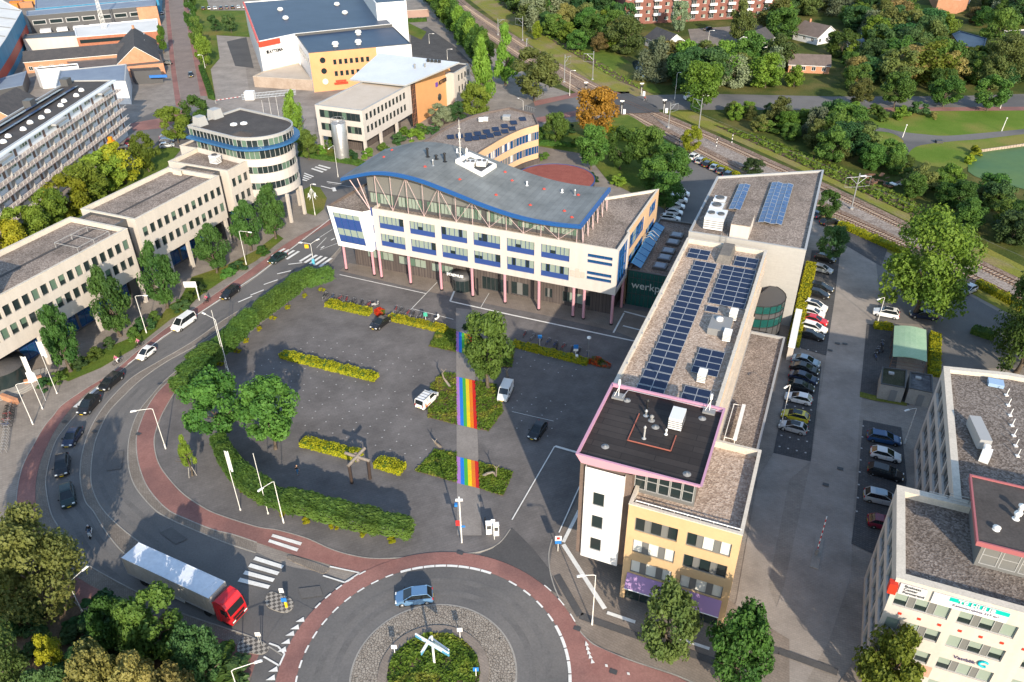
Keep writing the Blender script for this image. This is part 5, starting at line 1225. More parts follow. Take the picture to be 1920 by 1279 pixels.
for x,y in((526,21),(536,37),(632,11),(647,27),(672,64),(629,86),(672,82)):p=P(x,y,13.2);mb=MB();mb.lathe((p.x,p.y,13.0),[(.9,0),(.9,.7),(1.3,.75),(.9,1.5),(.1,1.7)],0,12);part('roof_vent',mb,M['white'],ws)
mb=MB();shell(mb,[v2(-88.5,277.5),v2(-67,272),v2(-76.5,295),v2(-86.6,284)],0,3.6,{},0,1,1,.2);part('loading_dock',mb,[noisy('dock_wall',(.30,.23,.18),(.42,.34,.28),.3,3,.1),noisy('dock_roof',(.42,.36,.30),(.5,.44,.37),.2,3,.1)],ws)
mb=MB();shell(mb,[v2(-50,318),v2(-39,322),v2(-58,390),v2(-69,386)],0,19.5,{},0,1,2,.3);part('high_store_wall',mb,[M['panel_white'],M['blue_roof'],M['white']],ws)
# industrial quarter at the top left
def block(name,label,cat,px,z,wallm,roofm,ops=None,base=None,par=.2,z0=0,cop=None,extra=None):
 poly=ccw([P2(x,y,z)for x,y in px]);c=sum(poly,Vector((0,0)))/len(poly)
 r=thing(name,label,cat,(c.x,c.y,0));mb=MB();W=[]
 shell(mb,poly,z0,z,ops or{},0,1,2,par,.35,.15,W);dress(r,mb,[wallm,roofm,cop or roofm],W);return r,poly
def strip_windows(poly,n,z0,z1,frac=.7,st=None):
 """windows along every wall that faces the camera"""
 out={}
 for i in range(len(poly)):
  a,b=poly[i],poly[(i+1)%len(poly)];d=b-a;nrm=Vector((d.y,-d.x))
  if nrm.y<-.3*nrm.length and d.length>6:
   k=max(2,int(n*d.length/30));p=d.length/k
   out[i]=[(j*p+p*(1-frac)/2,j*p+p*(1+frac)/2,z0,z1,st or dict(cols='dd',fr='grey_panel'))for j in range(k)]
 return out
M['blue_clad']=noisy('blue_clad',(.02,.16,.30),(.04,.24,.40),.2,4,.1,.6,.3,stretch=(3,3,.2))
M['tan_roof']=noisy('tan_roof',(.26,.20,.17),(.33,.26,.22),.15,3,.1)
M['white_roof']=noisy('white_roof',(.55,.55,.54),(.68,.68,.66),.1,3,.06)
M['slate_blue']=noisy('slate_blue',(.17,.21,.28),(.22,.27,.34),.2,4,.08)
r,pl=block('striped_hall','big hall with a white ribbed roof and a blue and red striped side wall','hall',[(-120,-30),(0,-2),(41,20),(10,74),(-30,130),(-140,160)],11,M['blue_clad'],M['white_roof'])
mb=MB();a,b=P2(41,20,11),P2(10,74,11);d=(b-a).normalized();o_=Vector((-d.y,d.x))*(.05 if True else 0)
for z0,z1 in((2.2,5.6),):mb.face([(a.x+.06,a.y-.02,z0),(b.x+.06,b.y-.02,z0),(b.x+.06,b.y-.02,z1),(a.x+.06,a.y-.02,z1)],0)
b2=P2(-30,130,11);mb.face([(b.x+.06,b.y-.04,2.2),(b2.x+.06,b2.y-.04,2.2),(b2.x+.06,b2.y-.04,5.6),(b.x+.06,b.y-.04,5.6)],0)
part('red_stripe',mb,plain('stripe_red',(.42,.06,.04),.6),r)
mb=MB()
for k in range(7):
 t=k/7;p0=P2(-120+t*20,-30+t*190*.9,11).lerp(P2(-100,100,11),.0);a_=P2(41-t*75,20+t*112,11);d_=P2(-80-t*60,5+t*112,11);mb.bar((a_.x,a_.y,10.95),(d_.x,d_.y,10.95),.15,0,4)
part('roof_rib',mb,M['mid_grey'],r)
mb=MB();mb.cap([P2(40,80,0),P2(46,86,0),P2(28,130,0),P2(10,150,0),P2(6,138,0)],3.4,0);mb.prism([P2(40,80,0),P2(46,86,0),P2(28,130,0),P2(10,150,0),P2(6,138,0)],0,3.38,1)
gs=thing('green_roofed_shed','long narrow shed with a moss green roof beside the striped hall','shed',(*P2(25,110,0),0));part('walls',mb,[noisy('moss_roof',(.20,.25,.12),(.28,.31,.16),.3,4,.15),M['brick']],gs)
block('turquoise_hall','bright blue metal hall along the very top edge','hall',[(66,16),(66,-20),(300,-45),(296,-3),(180,6)],7,M['blue_clad'],M['slate_blue'])
for k,(x,y,c)in enumerate(((8,20,(.62,.17,.02)),(24,17,(.55,.22,.04)),(34,12,(.62,.17,.02)),(52,14,(.40,.20,.10)),(60,8,(.62,.25,.05)))):
 p=P2(x,y);mb=MB();mb.box((0,0,1.3),(6.1,2.4,2.6),0,0)
 for i in range(14):mb.box((-2.9+i*.45,0,1.3),(.12,2.5,2.5),0,0)
 o_=obj('shipping_container',mb.mesh('shipping_container',[plain('container_paint',c,.6)]),None,(p.x,p.y,0),.2);tag(o_,('orange container nearest the white ribbed roof|amber container second from the white ribbed roof|orange container third from the white ribbed roof|brown container beside the blue metal hall|amber container touching the blue metal hall').split('|')[k],'container','shipping containers at the top left')
r,pl=block('dark_office_shed','long dark grey building with square windows and white dormer boxes below a blue grey roof','office building',[(50,30),(50,21),(292,-2),(292,10)],8.5,M['dark_panel'],M['slate_blue'])
fa,fb=P2(50,30,8.5),P2(292,10,8.5);dd=(fb-fa).normalized();L_=(fb-fa).length
for k in range(7):
 q0=fa+dd*(L_*(.04+k*.125));mb=MB();o_=Vector((dd.y,-dd.x));c=q0+dd*2+o_*.1;mb.box((c.x,c.y,5.6),(5.4,.3,2.0),math.atan2(dd.y,dd.x),0);mb.box((c.x+o_.x*.12,c.y+o_.y*.12,5.6),(4.7,.2,1.4),math.atan2(dd.y,dd.x),1);part('window',mb,[M['coping_grey'],M['glass']],r)
 c=c+dd*1.5+o_*2;mb=MB();mb.box((c.x,c.y,1.5),(4.2,4,3.0),math.atan2(dd.y,dd.x));part('dormer_box',mb,M['white'],r)
mb=MB();c=fb-dd*4+Vector((dd.y,-dd.x))*.2;mb.box((c.x,c.y,4.1),(8.5,.4,8.2),math.atan2(dd.y,dd.x));part('brick_end',mb,M['brick_pale'],r)
r,pl=block('white_flat_roofed_shop','white flat roofed building with a strip of windows above red brick','shop',[(138,50),(295,35),(297,58),(143,70)],5.2,M['brick'],M['white_roof'],cop=M['white'])
fa,fb=P2(143,70,5.2),P2(297,58,5.2);dd=(fb-fa).normalized();mb=MB();c=fa.lerp(fb,.33)+Vector((dd.y,-dd.x))*.12;mb.box((c.x,c.y,3.4),((fb-fa).length*.6,.2,1.3),math.atan2(dd.y,dd.x));part('window',mb,M['glass'],r)
block('white_walled_hall','low hall with a long white wall and dark flat roof','hall',[(43,73),(46,65),(140,57),(143,67)],5,M['render_white'],M['dark_panel'])
def gable_house(name,label,cat,a,b,width,eave,ridge,wallm,roofm,over=.4,chim=None,wins=True,group=None):
 """ridge runs from a to b (world points); width across"""
 a,b=Vector(a),Vector(b);c=a.lerp(b,.5);d=(b-a).normalized();n=Vector((-d.y,d.x));w2=width/2
 r=thing(name,label,cat,(c.x,c.y,0),0,group);mb=MB();W=[]
 q=[a-n*w2,b-n*w2,b+n*w2,a+n*w2]
 L=(b-a).length;st=dict(cols='dd',fr='white')
 for i in range(4):
  p0,p1=q[i],q[(i+1)%4];ln=(p1-p0).length
  ops=[(j*ln/max(1,int(ln/3.2))+.9,j*ln/max(1,int(ln/3.2))+2.3,.9,min(2.3,eave-.3),st)for j in range(max(1,int(ln/3.2)))]if wins else()
  wall(mb,p0,p1,0,eave,[o for o in ops if o[1]<ln-.3],0,.12,W)
 mb.face([(*q[0],eave),(*q[3],eave),(*a,ridge)][::-1],0);mb.face([(*q[1],eave),(*q[2],eave),(*b,ridge)],0)
 dress(r,mb,[wallm],W)
 mb=MB();s=(ridge-eave)/w2;ow=w2+over;ze=eave-s*over;t=.16
 A_,B_=a-d*over,b+d*over
 for sg in(-1,1):
  e0,e1=A_+n*sg*ow,B_+n*sg*ow
  pts=[(*e0,ze+t),(*e1,ze+t),(*B_,ridge+t),(*A_,ridge+t)];low=[(x,y,z-t)for x,y,z in pts]
  if sg>0:pts=pts[::-1];low=low[::-1]
  mb.face(pts,0);mb.face(low[::-1],1)
  for i in range(4):mb.face([low[i],low[(i+1)%4],pts[(i+1)%4],pts[i]],1)
 rf=part('roof',mb,[roofm,M['white']],r)
 if chim is not None:
  p=a.lerp(b,chim);mb=MB();mb.box((p.x,p.y,ridge+.4),(.7,.7,1.6));sub('chimney',mb,M['brick_pale'],rf,r)
 return r,rf
gable_house('long_tiled_building','long low brick building under a dark tiled roof','building',P2(45,100,6),P2(235,84,6),11,4.0,6.6,M['brick_pale'],M['tiles_dark'],.3)
g,rf=gable_house('gabled_brick_house','steep dark roofed brick house whose gable carries a round window','house',P2(252,88,9.5),P2(250,52,9.5),14,4.2,9.5,M['brick_pale'],M['tiles_dark'],.3,.95)
p=P2(253,93,6);mb=MB();mb.lathe((p.x,p.y-1.2,6.3),[(.8,0),(.8,.15),(.55,.2)],0,16,M=Matrix.Rotation(R(90),4,'X'));part('round_window',mb,M['white'],g)
for k in range(4):p=P(268-(k%2)*2,64+k*6,7.2);mb=MB();mb.box((p.x,p.y,7.2),(.8,1.4,.2),0,0,None);sub('roof_window',mb,M['white'],rf,g)
block('low_brown_roofed_row','low row with a flat brown roof below the gabled house','shop',[(125,116),(300,102),(306,118),(160,132)],4,M['brick_pale'],M['tiles_brown'])
block('slate_roofed_hall','grey blue roofed hall with white end wall behind the gallery flat','hall',[(112,132),(237,120),(235,152),(150,152),(104,163)],7.5,M['panel_white'],M['slate_blue'],cop=M['coping_grey'])
block('black_clad_shop','black clad flat roofed shop with a blue sign beside the street','shop',[(243,129),(297,126),(301,131),(250,134)],4.5,M['dark_panel'],M['roof_felt'])
mb=MB();p=P2(298,148,2);mb.box((p.x,p.y,2.9),(6,.4,.9),.1);o_=obj('shop_sign',mb.mesh('shop_sign',[plain('sign_blue',(.03,.15,.45),.5)],(p.x,p.y,0)),None,(p.x,p.y,0));tag(o_,'blue sign board in front of the black clad shop','sign')
r,pl=block('white_walled_building','white walled building with dark letters and rooftop solar collectors','building',[(63,127),(145,119),(147,124),(70,131)],6.5,M['panel_white'],M['roof_felt'],cop=M['white'])
fa,fb=P2(63,128.5,6.5),P2(147,124,6.5);dd=(fb-fa).normalized();text('lettering','brab',2.2,fa+dd*3.5+Vector((dd.y,-dd.x))*.3,dd,3.6,M['dark_grey'],r,.25,.1)
block('grey_garage','small garage with a grey roof behind the left end of the gallery flat','garage',[(-10,150),(40,136),(50,133),(42,160),(-20,172)],4,M['dark_panel'],M['slate_blue'])
gable_house('brown_gable_house','brown brick house with white barge boards at the left edge','house',P2(-28,195,8),P2(30,165,8),11,4.6,8,M['brick_pale'],M['tiles_dark'],.4)
mb=MB();bx=P(202,76,0)
for k in range(22):
 z0,z1=k*1.3,(k+1)*1.3;w0,w1=1.6-k*.06,1.6-(k+1)*.06
 for sx,sy in((-1,-1),(1,-1),(1,1),(-1,1)):mb.bar((bx.x+sx*w0/2,bx.y+sy*w0/2,z0),(bx.x+sx*w1/2,bx.y+sy*w1/2,z1),.09,0,4)
 mb.bar((bx.x-w0/2,bx.y-w0/2,z0),(bx.x+w1/2,bx.y-w1/2,z1),.05,0,4);mb.bar((bx.x+w0/2,bx.y-w0/2,z0),(bx.x+w1/2,bx.y+w1/2,z1),.05,0,4)
o_=obj('lattice_mast',mb.mesh('lattice_mast',[M['pole_white']],bx),None,bx);tag(o_,'slim white lattice mast rising past the top edge','mast')
# homes on the far side of the railway
apt=thing('brick_apartment_block','long red brick apartment block with balconies at the top edge','apartment building',(*P2(1330,35),0))
fl,fr=P2(1170,47),P2(1478,30);dd=(fr-fl).normalized();n=Vector((-dd.y,dd.x));L_=(fr-fl).length
mb=MB();W=[];aw=dict(cols='db',fr='white');ops=[]
nb_=9
for i in range(nb_):
 s=i*L_/nb_
 for z in(1.2,4.2,7.2,10.2):ops.append((s+1.0,s+3.0,z,z+1.5,aw));ops.append((s+4.5,s+7.0,z-.3,z+1.7,dict(cols='ddd',fr='white')))
shell(mb,[fl,fr,fr+n*14,fl+n*14],0,13,{0:[o for o in ops if o[1]<L_-.5]},0,1,2,.3,.3,.3,W)
dress(apt,mb,[noisy('apartment_brick',(.185,.078,.062),(.235,.108,.086),.5,6,.12),M['roof_felt'],M['white']],W)
for i in range(nb_):
 for z in(3.6,6.6,9.6):
  c=fl+dd*(i*L_/nb_+5.8)-n*.9;mb=MB();mb.box((c.x,c.y,z),(3.4,1.8,.15),math.atan2(dd.y,dd.x));mb.box((c.x-n.x*.85,c.y-n.y*.85,z+.6),(3.4,.06,.9),math.atan2(dd.y,dd.x));part('balcony',mb,M['white'],apt)
W_=0
gable_house('white_gabled_house','white gabled house with solar panels on a dark roof near the apartment block','house',P2(1232,52,6.4),P2(1268,66,6.4),10,3.2,6.6,M['panel_white'],M['tiles_dark'],.4)
gable_house('cream_gabled_house','white house with brown roof, small chimney and dark solar panels','house',P2(1510,40,6.4),P2(1556,50,6.4),12,3.0,6.6,M['panel_white'],M['tiles_brown'],.5,.2)
gable_house('brown_roofed_bungalow','bungalow under a long brown tiled roof between trees','bungalow',P2(1480,103,5),P2(1556,106,5),9,2.8,5.4,M['brick_pale'],M['tiles_brown'],.4,.05)
gable_house('dark_gabled_house','dark roofed house with pale gable in the gardens below the apartment block','house',P2(1408,62,6),P2(1434,52,6),9,3,6.2,M['white'],M['tiles_dark'],.4)
block('solar_roofed_villa','low villa with blue solar panels on its flat roof among trees','villa',[(1785,64),(1800,58),(1850,72),(1845,92),(1800,85)],4,M['brick_pale'],M['blue_roof'])
block('white_trimmed_villa','flat dark roofed villa with white trim at the right edge','villa',[(1880,58),(1930,55),(1960,75),(1890,74)],3.6,M['white'],M['tiles_dark'],cop=M['white'])
block('blue_roofed_annex','low annex with a blue roof beside the white house with brown roof','annex',[(1590,66),(1615,62),(1622,78),(1598,86)],3.2,M['white'],M['slate_blue'])
r,pl=block('pale_columned_school','pale building with tall white piers at the top right edge','school',[(1760,-2),(1800,0),(1818,-6),(1830,-40),(1740,-40)],6,M['brick_pale'],M['white_roof'])
fa=P2(1745,-2,0);
for k in range(7):p=P2(1768+k*8,9-k*.4,0);mb=MB();mb.box((p.x,p.y,3),(.6,.8,6));part('pier',mb,M['white'],r)
# small buildings in the car park
cs=thing('green_roofed_cycle_shed','open cycle shed with a pale green metal roof in the car park','cycle shed',(66.8,109.5,0))
g4=[v2(66.3,114.9),v2(71.2,113.5),v2(67.1,104.0),v2(62.2,105.6)]
mb=MB();n_=6
for i in range(n_):
 t0,t1=i/n_,(i+1)/n_;z=lambda t:2.6+.35*math.sin(math.pi*t)
 a0,a1=g4[3].lerp(g4[2],t0),g4[3].lerp(g4[2],t1);b0,b1=g4[0].lerp(g4[1],t0),g4[0].lerp(g4[1],t1)
 mb.face([(*a0,z(t0)),(*a1,z(t1)),(*b1,z(t1)),(*b0,z(t0))],0,True);mb.face([(*b0,z(t0)-.1),(*b1,z(t1)-.1),(*a1,z(t1)-.1),(*a0,z(t0)-.1)],0)
 mb.face([(*a0,z(t0)-.1),(*a1,z(t1)-.1),(*a1,z(t1)),(*a0,z(t0))],0)
part('roof',mb,noisy('pale_green',(.27,.42,.28),(.34,.48,.33),.4,4,.08),cs)
mb=MB()
for t in(0,.33,.66,1):
 for e0,e1 in((g4[3],g4[0]),(g4[2],g4[1])):p=e0.lerp(e1,t);mb.bar((*p,0),(*p,2.6),.05,0,6)
for z in(.6,1.2,1.8):mb.bar((*g4[3],z),(*g4[2],z),.03,0,4)
part('frame',mb,M['rail'],cs)
def hut(name,label,q,h,roofm):
 c=sum(q,Vector((0,0)))/4;r=thing(name,label,'hut',(c.x,c.y,0));mb=MB();shell(mb,ccw(q),0,h,{},0,1,2,.12,.15);part('walls',mb,[M['concrete'],roofm,M['dark_panel']],r)
 mb=MB();mb.box((c.x,c.y+1,h+.05),(.8,.6,.25),-HD);part('roof_hatch',mb,M['coping_grey'],r)
 mb=MB();p=q[3].lerp(q[2],.6);mb.box((p.x,p.y-.03,1.05),(1.0,.08,2.1),-.25);part('door',mb,M['mid_grey'],r)
hut('mossy_roofed_hut','pale concrete hut with dark mossy roof, nearer the parking lane',[v2(59.1,102.2),v2(62.6,101.3),v2(60.4,96.6),v2(57.1,97.8)],2.9,noisy('moss_dark',(.035,.04,.02),(.07,.065,.045),.5,4,.3))
hut('grey_roofed_hut','concrete hut with a worn grey roof, next to the gravel roofed offices',[v2(62.9,100.8),v2(66.0,99.9),v2(64.0,95.3),v2(61.0,96.6)],2.9,noisy('worn_felt',(.05,.05,.055),(.13,.13,.135),.5,2,.25))
# vegetation
TR=random.Random(11)
LEAF={'green':leafy('leaf_green',(.041,.098,.020),(.120,.210,.034)),'bright':leafy('leaf_bright',(.081,.152,.018),(.207,.293,.037)),'dark':leafy('leaf_dark',(.029,.076,.026),(.073,.146,.041)),'yellow':leafy('leaf_yellow',(.165,.207,.015),(.336,.348,.024)),'olive':leafy('leaf_olive',(.068,.102,.027),(.165,.195,.051)),'orange':leafy('leaf_orange',(.366,.195,.024),(.610,.354,.049),(.244,.232,.037),hue=.01),'brown':leafy('leaf_brown',(.128,.128,.037),(.287,.226,.076),(.099,.123,.033)),'grey':leafy('leaf_grey',(.123,.165,.090),(.248,.288,.165)),'office':leafy('leaf_office',(.029,.085,.020),(.081,.171,.032),hue=.02,val=.12),'hedge':leafy('leaf_hedge',(.044,.100,.020),(.120,.205,.034),hue=.02,val=.15),'lime':leafy('leaf_lime',(.25,.27,.01),(.40,.37,.014),hue=.02,val=.08),'bed':leafy('leaf_bed',(.063,.122,.015),(.152,.232,.024),(.220,.226,.033),hue=.01,val=.05),'redflower':leafy('leaf_redflower',(.494,.033,.013),(.791,.099,.017),(.099,.148,.017),hue=.01,val=.1)}
BARK=noisy('bark',(.07,.055,.042),(.13,.105,.08),1.5,8,.3)
def leafcards(pts,size,rnd_):
 """small crossed leaf clusters at (point, outward) pairs"""
 vs,fs=[],[]
 for p,o in pts:
  s=size*rnd_.uniform(.45,1.5)
  n=(o+Vector((rnd_.gauss(0,.55),rnd_.gauss(0,.55),rnd_.gauss(.25,.5)))).normalized()
  t=n.orthogonal().normalized();b=n.cross(t);a=rnd_.uniform(0,6.28)
  t,b=t*math.cos(a)+b*math.sin(a),b*math.cos(a)-t*math.sin(a)
  k=len(vs);e=s*rnd_.uniform(.55,.9)
  vs+=[p-t*s*.5,p+b*e*.5+n*s*.12,p+t*s*.5,p-b*e*.5+n*s*.1];fs.append((k,k+3,k+2,k+1))
 return vs,fs
def crown_mesh(seed,kind,n,size):
 """kind: round, egg, column, cone, willow, box, wide, shrub; unit crown of height 1, radius .5, bottom at 0"""
 q=random.Random(seed);pts=[]
 lobes=[]
 if kind=='box':
  for _ in range(n):
   f=q.random()
   p=Vector((q.uniform(-.5,.5),q.uniform(-.5,.5),q.uniform(0,1)));ax=q.choice([0,1,2,2]);sg=q.choice([-1,1])
   o=Vector((0,0,0));o[ax]=sg
   if ax==2:p.z=1 if(sg>0 or q.random()<.7)else 0;o.z=1 if p.z>.5 else-1
   else:p[ax]=.5*sg
   p.z*=1-.22*max(0,2*abs(p.y)-.5)-.25*max(0,2*abs(p.x)-.7);p+=Vector((q.gauss(0,.035),q.gauss(0,.04),q.gauss(0,.045)+.04*math.sin(p.x*9)));pts.append((p,o))
 else:
  prof={'round':lambda z:math.sqrt(max(0,1-(2*z-1)**2)),'egg':lambda z:math.sin(math.pi*min(1,z**.75))**.8 if z<1 else 0,'column':lambda z:min(1,z*5)*(1-z**3.5)**.6,'cone':lambda z:(1-z)**.75*min(1,z*8),'wide':lambda z:math.sqrt(max(0,1-(1.55*z-.62)**2))if z<.98 else .1,'willow':lambda z:math.sqrt(max(0,1-(1.25*z-.3)**2)),'shrub':lambda z:math.sqrt(max(0,1-z*z))}[kind]
  nl={'round':30,'egg':34,'column':30,'cone':32,'wide':62,'willow':30,'shrub':14}[kind]
  for i in range(nl):
   z=q.uniform(.06,.94);r=prof(z)*.5;a=q.uniform(0,6.283);rr=r*math.sqrt(q.uniform(.2,1))*.84
   lobes.append((Vector((rr*math.cos(a),rr*math.sin(a),z)),q.uniform(.085,.165)*(.75+.45*prof(z))))
  lobes.append((Vector((0,0,.93)),.09))
  for _ in range(n):
   c,r=q.choice(lobes);d=Vector((q.gauss(0,1),q.gauss(0,1),q.gauss(.15,.9))).normalized()
   rad=r*q.uniform(.55,1.08)
   p=c+Vector((d.x*rad,d.y*rad,d.z*rad*.85))
   if kind=='willow':p.z-=q.random()**2*.22*(1 if p.z>.3 else .3)
   if p.z<-.02:p.z=q.uniform(0,.1)
   pts.append((p,d))
 vs,fs=leafcards(pts,size,q)
 me=bpy.data.meshes.new('crown');me.from_pydata([tuple(v)for v in vs],[],fs);me.materials.append(LEAF['green']);me.update();return me
def trunk_mesh(seed,h,crown_z0,r=.028,limbs=5):
 """unit trunk: total height 1"""
 q=random.Random(seed);mb=MB();a=Vector((0,0,-.01));pts=[a]
 for i in range(4):pts.append(Vector((q.gauss(0,.008)*(i+1),q.gauss(0,.008)*(i+1),(crown_z0+.32)*(i+1)/4)))
 for i in range(4):mb.bar(pts[i],pts[i+1],r*(1-.17*i),0,7,r*(1-.17*(i+1)))
 mb.bar((0,0,-.01),(0,0,.03),r*1.5,0,7,r)
 for i in range(limbs):
  z=crown_z0+.04+.24*i/limbs;t=q.uniform(0,6.28);L_=q.uniform(.15,.26)
  b=Vector((0,0,z));c=b+Vector((math.cos(t)*L_,math.sin(t)*L_,L_*.9));mb.bar(b,c,r*.5,0,5,r*.2)
 return mb.mesh('trunk',[BARK])
KIND={'round':[crown_mesh(s,'round',8000,.052)for s in(1,2,3)],'wide':[crown_mesh(s,'wide',15000,.034)for s in(4,5)],'egg':[crown_mesh(s,'egg',7200,.052)for s in(6,7)],'column':[crown_mesh(s,'column',7000,.052)for s in(8,9)],'cone':[crown_mesh(s,'cone',6500,.055)for s in(10,11)],'willow':[crown_mesh(s,'willow',9000,.05)for s in(12,13)],'box':[crown_mesh(s,'box',4200,.10)for s in(14,15)],'shrub':[crown_mesh(s,'shrub',2400,.10)for s in(16,17,18)]}
TRUNK={k:[trunk_mesh(s,1,z,r)for s in(1,2)]for k,z,r in(('low',.15,.022),('mid',.28,.022),('high',.42,.018))}
def tree(name,label,x,y,h,dia,kind='round',leaf='green',clear=.2,cat='tree',group=None,seed=None,dy=None):
 r=thing(name,label,cat,(x,y,0),0,group);q=TR
 me=q.choice(KIND[kind])if seed is None else KIND[kind][seed%len(KIND[kind])]
 c=obj('crown',me,r,(0,0,h*clear));c.scale=(dia,dy or dia,h*(1-clear));c.rotation_euler=(0,0,q.uniform(0,6.28)if kind!='box' else 0);paint(c,LEAF[leaf])
 if cat=='tree':
  t=obj('trunk',q.choice(TRUNK['low' if clear<.2 else 'mid' if clear<.35 else 'high']),r);t.scale=(h,h,h);t.rotation_euler=(0,0,q.uniform(0,6.28))
 return r
def hgt(b,t):
 p=P2(*b);lo,hi=0.0,60.0
 for _ in range(40):
  m=(lo+hi)/2;v=Vector((p.x,p.y,m-CH));y=639.5-FPX*(v.dot(_u))/v.dot(_f)
  if y>t[1]:lo=m
  else:hi=m
 return lo
def pxm(x,y):
 p=P2(x,y);v=Vector((p.x,p.y,-CH));return FPX/v.dot(_f)
def tpx(name,label,b,ytop,wpx,kind='round',leaf='green',clear=.2,group=None,cat='tree',seed=None):
 """tree from its foot, the height of its top and its width in the photograph"""
 p=P2(*b);h=hgt(b,(b[0],ytop));return tree(name,label,p.x,p.y,h,wpx/pxm(*b),kind,leaf,clear,cat,group,seed)
ORD=['first','second','third','fourth','fifth','sixth','seventh','eighth','ninth','tenth','eleventh','twelfth','thirteenth','fourteenth','fifteenth','sixteenth','seventeenth','eighteenth','nineteenth','twentieth']
for i,(b,yt,wd)in enumerate((((133,697),572,66),((226,630),503,68),((314,578),458,66),((407,512),420,62),((471,470),376,58),((517,448),348,56))):
 tpx('street_tree',f'dense dark green tree in front of the white offices, {ORD[5-i]} from the round tower',b,yt,wd,'egg','office',.14,'trees along the white offices')
def pleach(i,b,w_,d_,h,label,rot=0.0,dz=0):
 p=P2(*b);h*=.93+.05*(i*7%4);d_*=.9+.08*(i*5%4);r=tree('pleached_tree',label,p.x,p.y,h,w_*.95,'box','hedge',.46,'tree','clipped trees round the square',dy=d_)
 for ch in r.children:
  if ch.name.startswith('crown'):ch.rotation_euler=(0,0,rot)
 m2=obj('foot_planting',KIND['shrub'][i%3],r,(0,0,0));m2.scale=(1.5,1.5,.55);paint(m2,LEAF['lime'])
 return r
nw=cv([(603,545),(571,556),(541,577),(511,598),(486,618),(462,640),(443,662)],6)
NW=[(603,545),(571,556),(541,577),(511,598),(486,618),(463,640),(444,660)]
for i,b in enumerate(NW):
 n_=NW[min(i+1,6)];m_=NW[max(i-1,0)];d=P2(*n_)-P2(*m_)
 pleach(i,b,5.6 if i else 5,2.4,4.7,f'clipped hedge tree between road and square, {ORD[i]} from the town hall',math.atan2(d.y,d.x))
SWt=[(412,684),(393,703),(377,724),(366,745)]
for i,b in enumerate(SWt):
 pleach(i,b,5.0,2.9,4.8,f'clipped hedge tree beside the round leafy pair, {ORD[i]} from the lamp and flagpole',R(60))
SO=[(425,868),(438,893),(459,917),(489,941),(530,963),(577,976),(626,989),(680,1001),(737,1012)]
for i,b in enumerate(SO):
 n_=SO[min(i+1,8)];m_=SO[max(i-1,0)];d=P2(*n_)-P2(*m_)
 pleach(i,b,4.6 if i<4 else 5.2,2.3,4.1,f'clipped hedge tree along the curved red cycle path, {ORD[i]} from the young tree',math.atan2(d.y,d.x))
tpx('round_tree','round leafy tree next to the curved red cycle path, nearer the road',(416,822),705,112,'round','green',.16)
tpx('round_tree','round leafy tree on the square beside a low yellow hedge and its twin',(517,842),722,112,'round','green',.2)
y_=tpx('young_tree','slim young tree with fresh green leaves held by stakes',(361,892),818,34,'cone','bright',.22)
mb=MB()
for k in range(3):mb.bar((y_.location.x+.6*math.cos(k*2.1),y_.location.y+.6*math.sin(k*2.1),0),(y_.location.x+.25*math.cos(k*2.1),y_.location.y+.25*math.sin(k*2.1),1.7),.05)
part('stake',mb,M['concrete'],y_)
tpx('lone_tree','large leafy tree in the middle of the square beside the rainbow path',(915,728),590,90,'round','green',.2,seed=1)
tpx('street_tree','bushy olive tree before the left half of the yellow front',(1246,1232),1098,112,'egg','olive',.1)
tpx('street_tree','bushy green tree before the right corner of the yellow front',(1372,1290),1150,118,'round','green',.1)
tpx('street_tree','yellow green tree in front of the business centre',(1648,1315),1182,118,'egg','bright',.1)
tpx('great_tree','huge spreading tree between car park and railway',(1712,592),402,158,'wide','bright',.12)
tpx('great_tree','large tree at the right edge beyond the green roofed shed',(1905,700),512,125,'wide','green',.1)
tpx('great_tree','large tree cut by the right edge above the business centre roof',(1965,670),470,150,'wide','green',.1)
tpx('small_tree','small dark green tree at the corner of the metal clad hall',(1552,492),424,54,'round','dark',.18)
tpx('small_tree','small leafy tree between metal clad hall and railway',(1548,414),358,42,'round','green',.18)
tpx('small_tree','low dark tree behind the metal clad hall beside the tracks',(1412,330),298,42,'round','dark',.1)
for i,(b,yt,wd,k,l,t)in enumerate((((95,1150),978,165,'wide','olive','big light green tree bending over the road at the lower left'),((-8,1150),960,130,'wide','green','tree cut by the left edge above the garden path'),((310,1225),1112,120,'round','green','green tree beside the white lorry'),((228,1225),1125,80,'egg','green','narrow green tree left of the one beside the lorry'),((392,1290),1182,88,'round','dark','round dark tree beside the chequered island'),((215,1345),1222,100,'round','brown','brown tinged tree at the bottom edge left of centre'),((300,1345),1225,100,'round','brown','brown tinged tree at the bottom edge right of its twin'),((20,1320),1150,110,'wide','olive','yellowing tree in the lower left corner'),((112,1265),1190,46,'egg','yellow','small yellow green tree in the garden'),((130,1370),1260,90,'round','dark','dark tree at the bottom edge near the left corner'),((360,1380),1265,90,'round','brown','brown green tree at the bottom edge before the red cycle path'),((180,1275),1195,60,'shrub','dark','x'),((140,1185),1140,70,'shrub','dark','x'))):
 if k=='shrub':continue
 tpx('garden_tree',t,b,yt,wd,k,l,.12)
def shrub(label,x,y,h,d,leaf,group=None):
 return tree('shrub',label,x,y,h,d,'shrub',leaf,0,'shrub',group)
q=random.Random(5)
for i,(x,y)in enumerate(((175,1160),(205,1182),(165,1195),(245,1205),(290,1240),(330,1260),(180,1240),(150,1262),(60,1170),(30,1180),(70,1225),(255,1270),(410,1280),(350,1215),(20,1060),(0,1010),(40,1110),(195,1290),(100,1300),(420,1255))):
 p=P2(x,y);shrub('dark leafy shrub filling the garden below the road bend',p.x,p.y,q.uniform(2,3.6),q.uniform(4,6.5),q.choice(['dark','green','dark']),'shrubs in the corner garden')
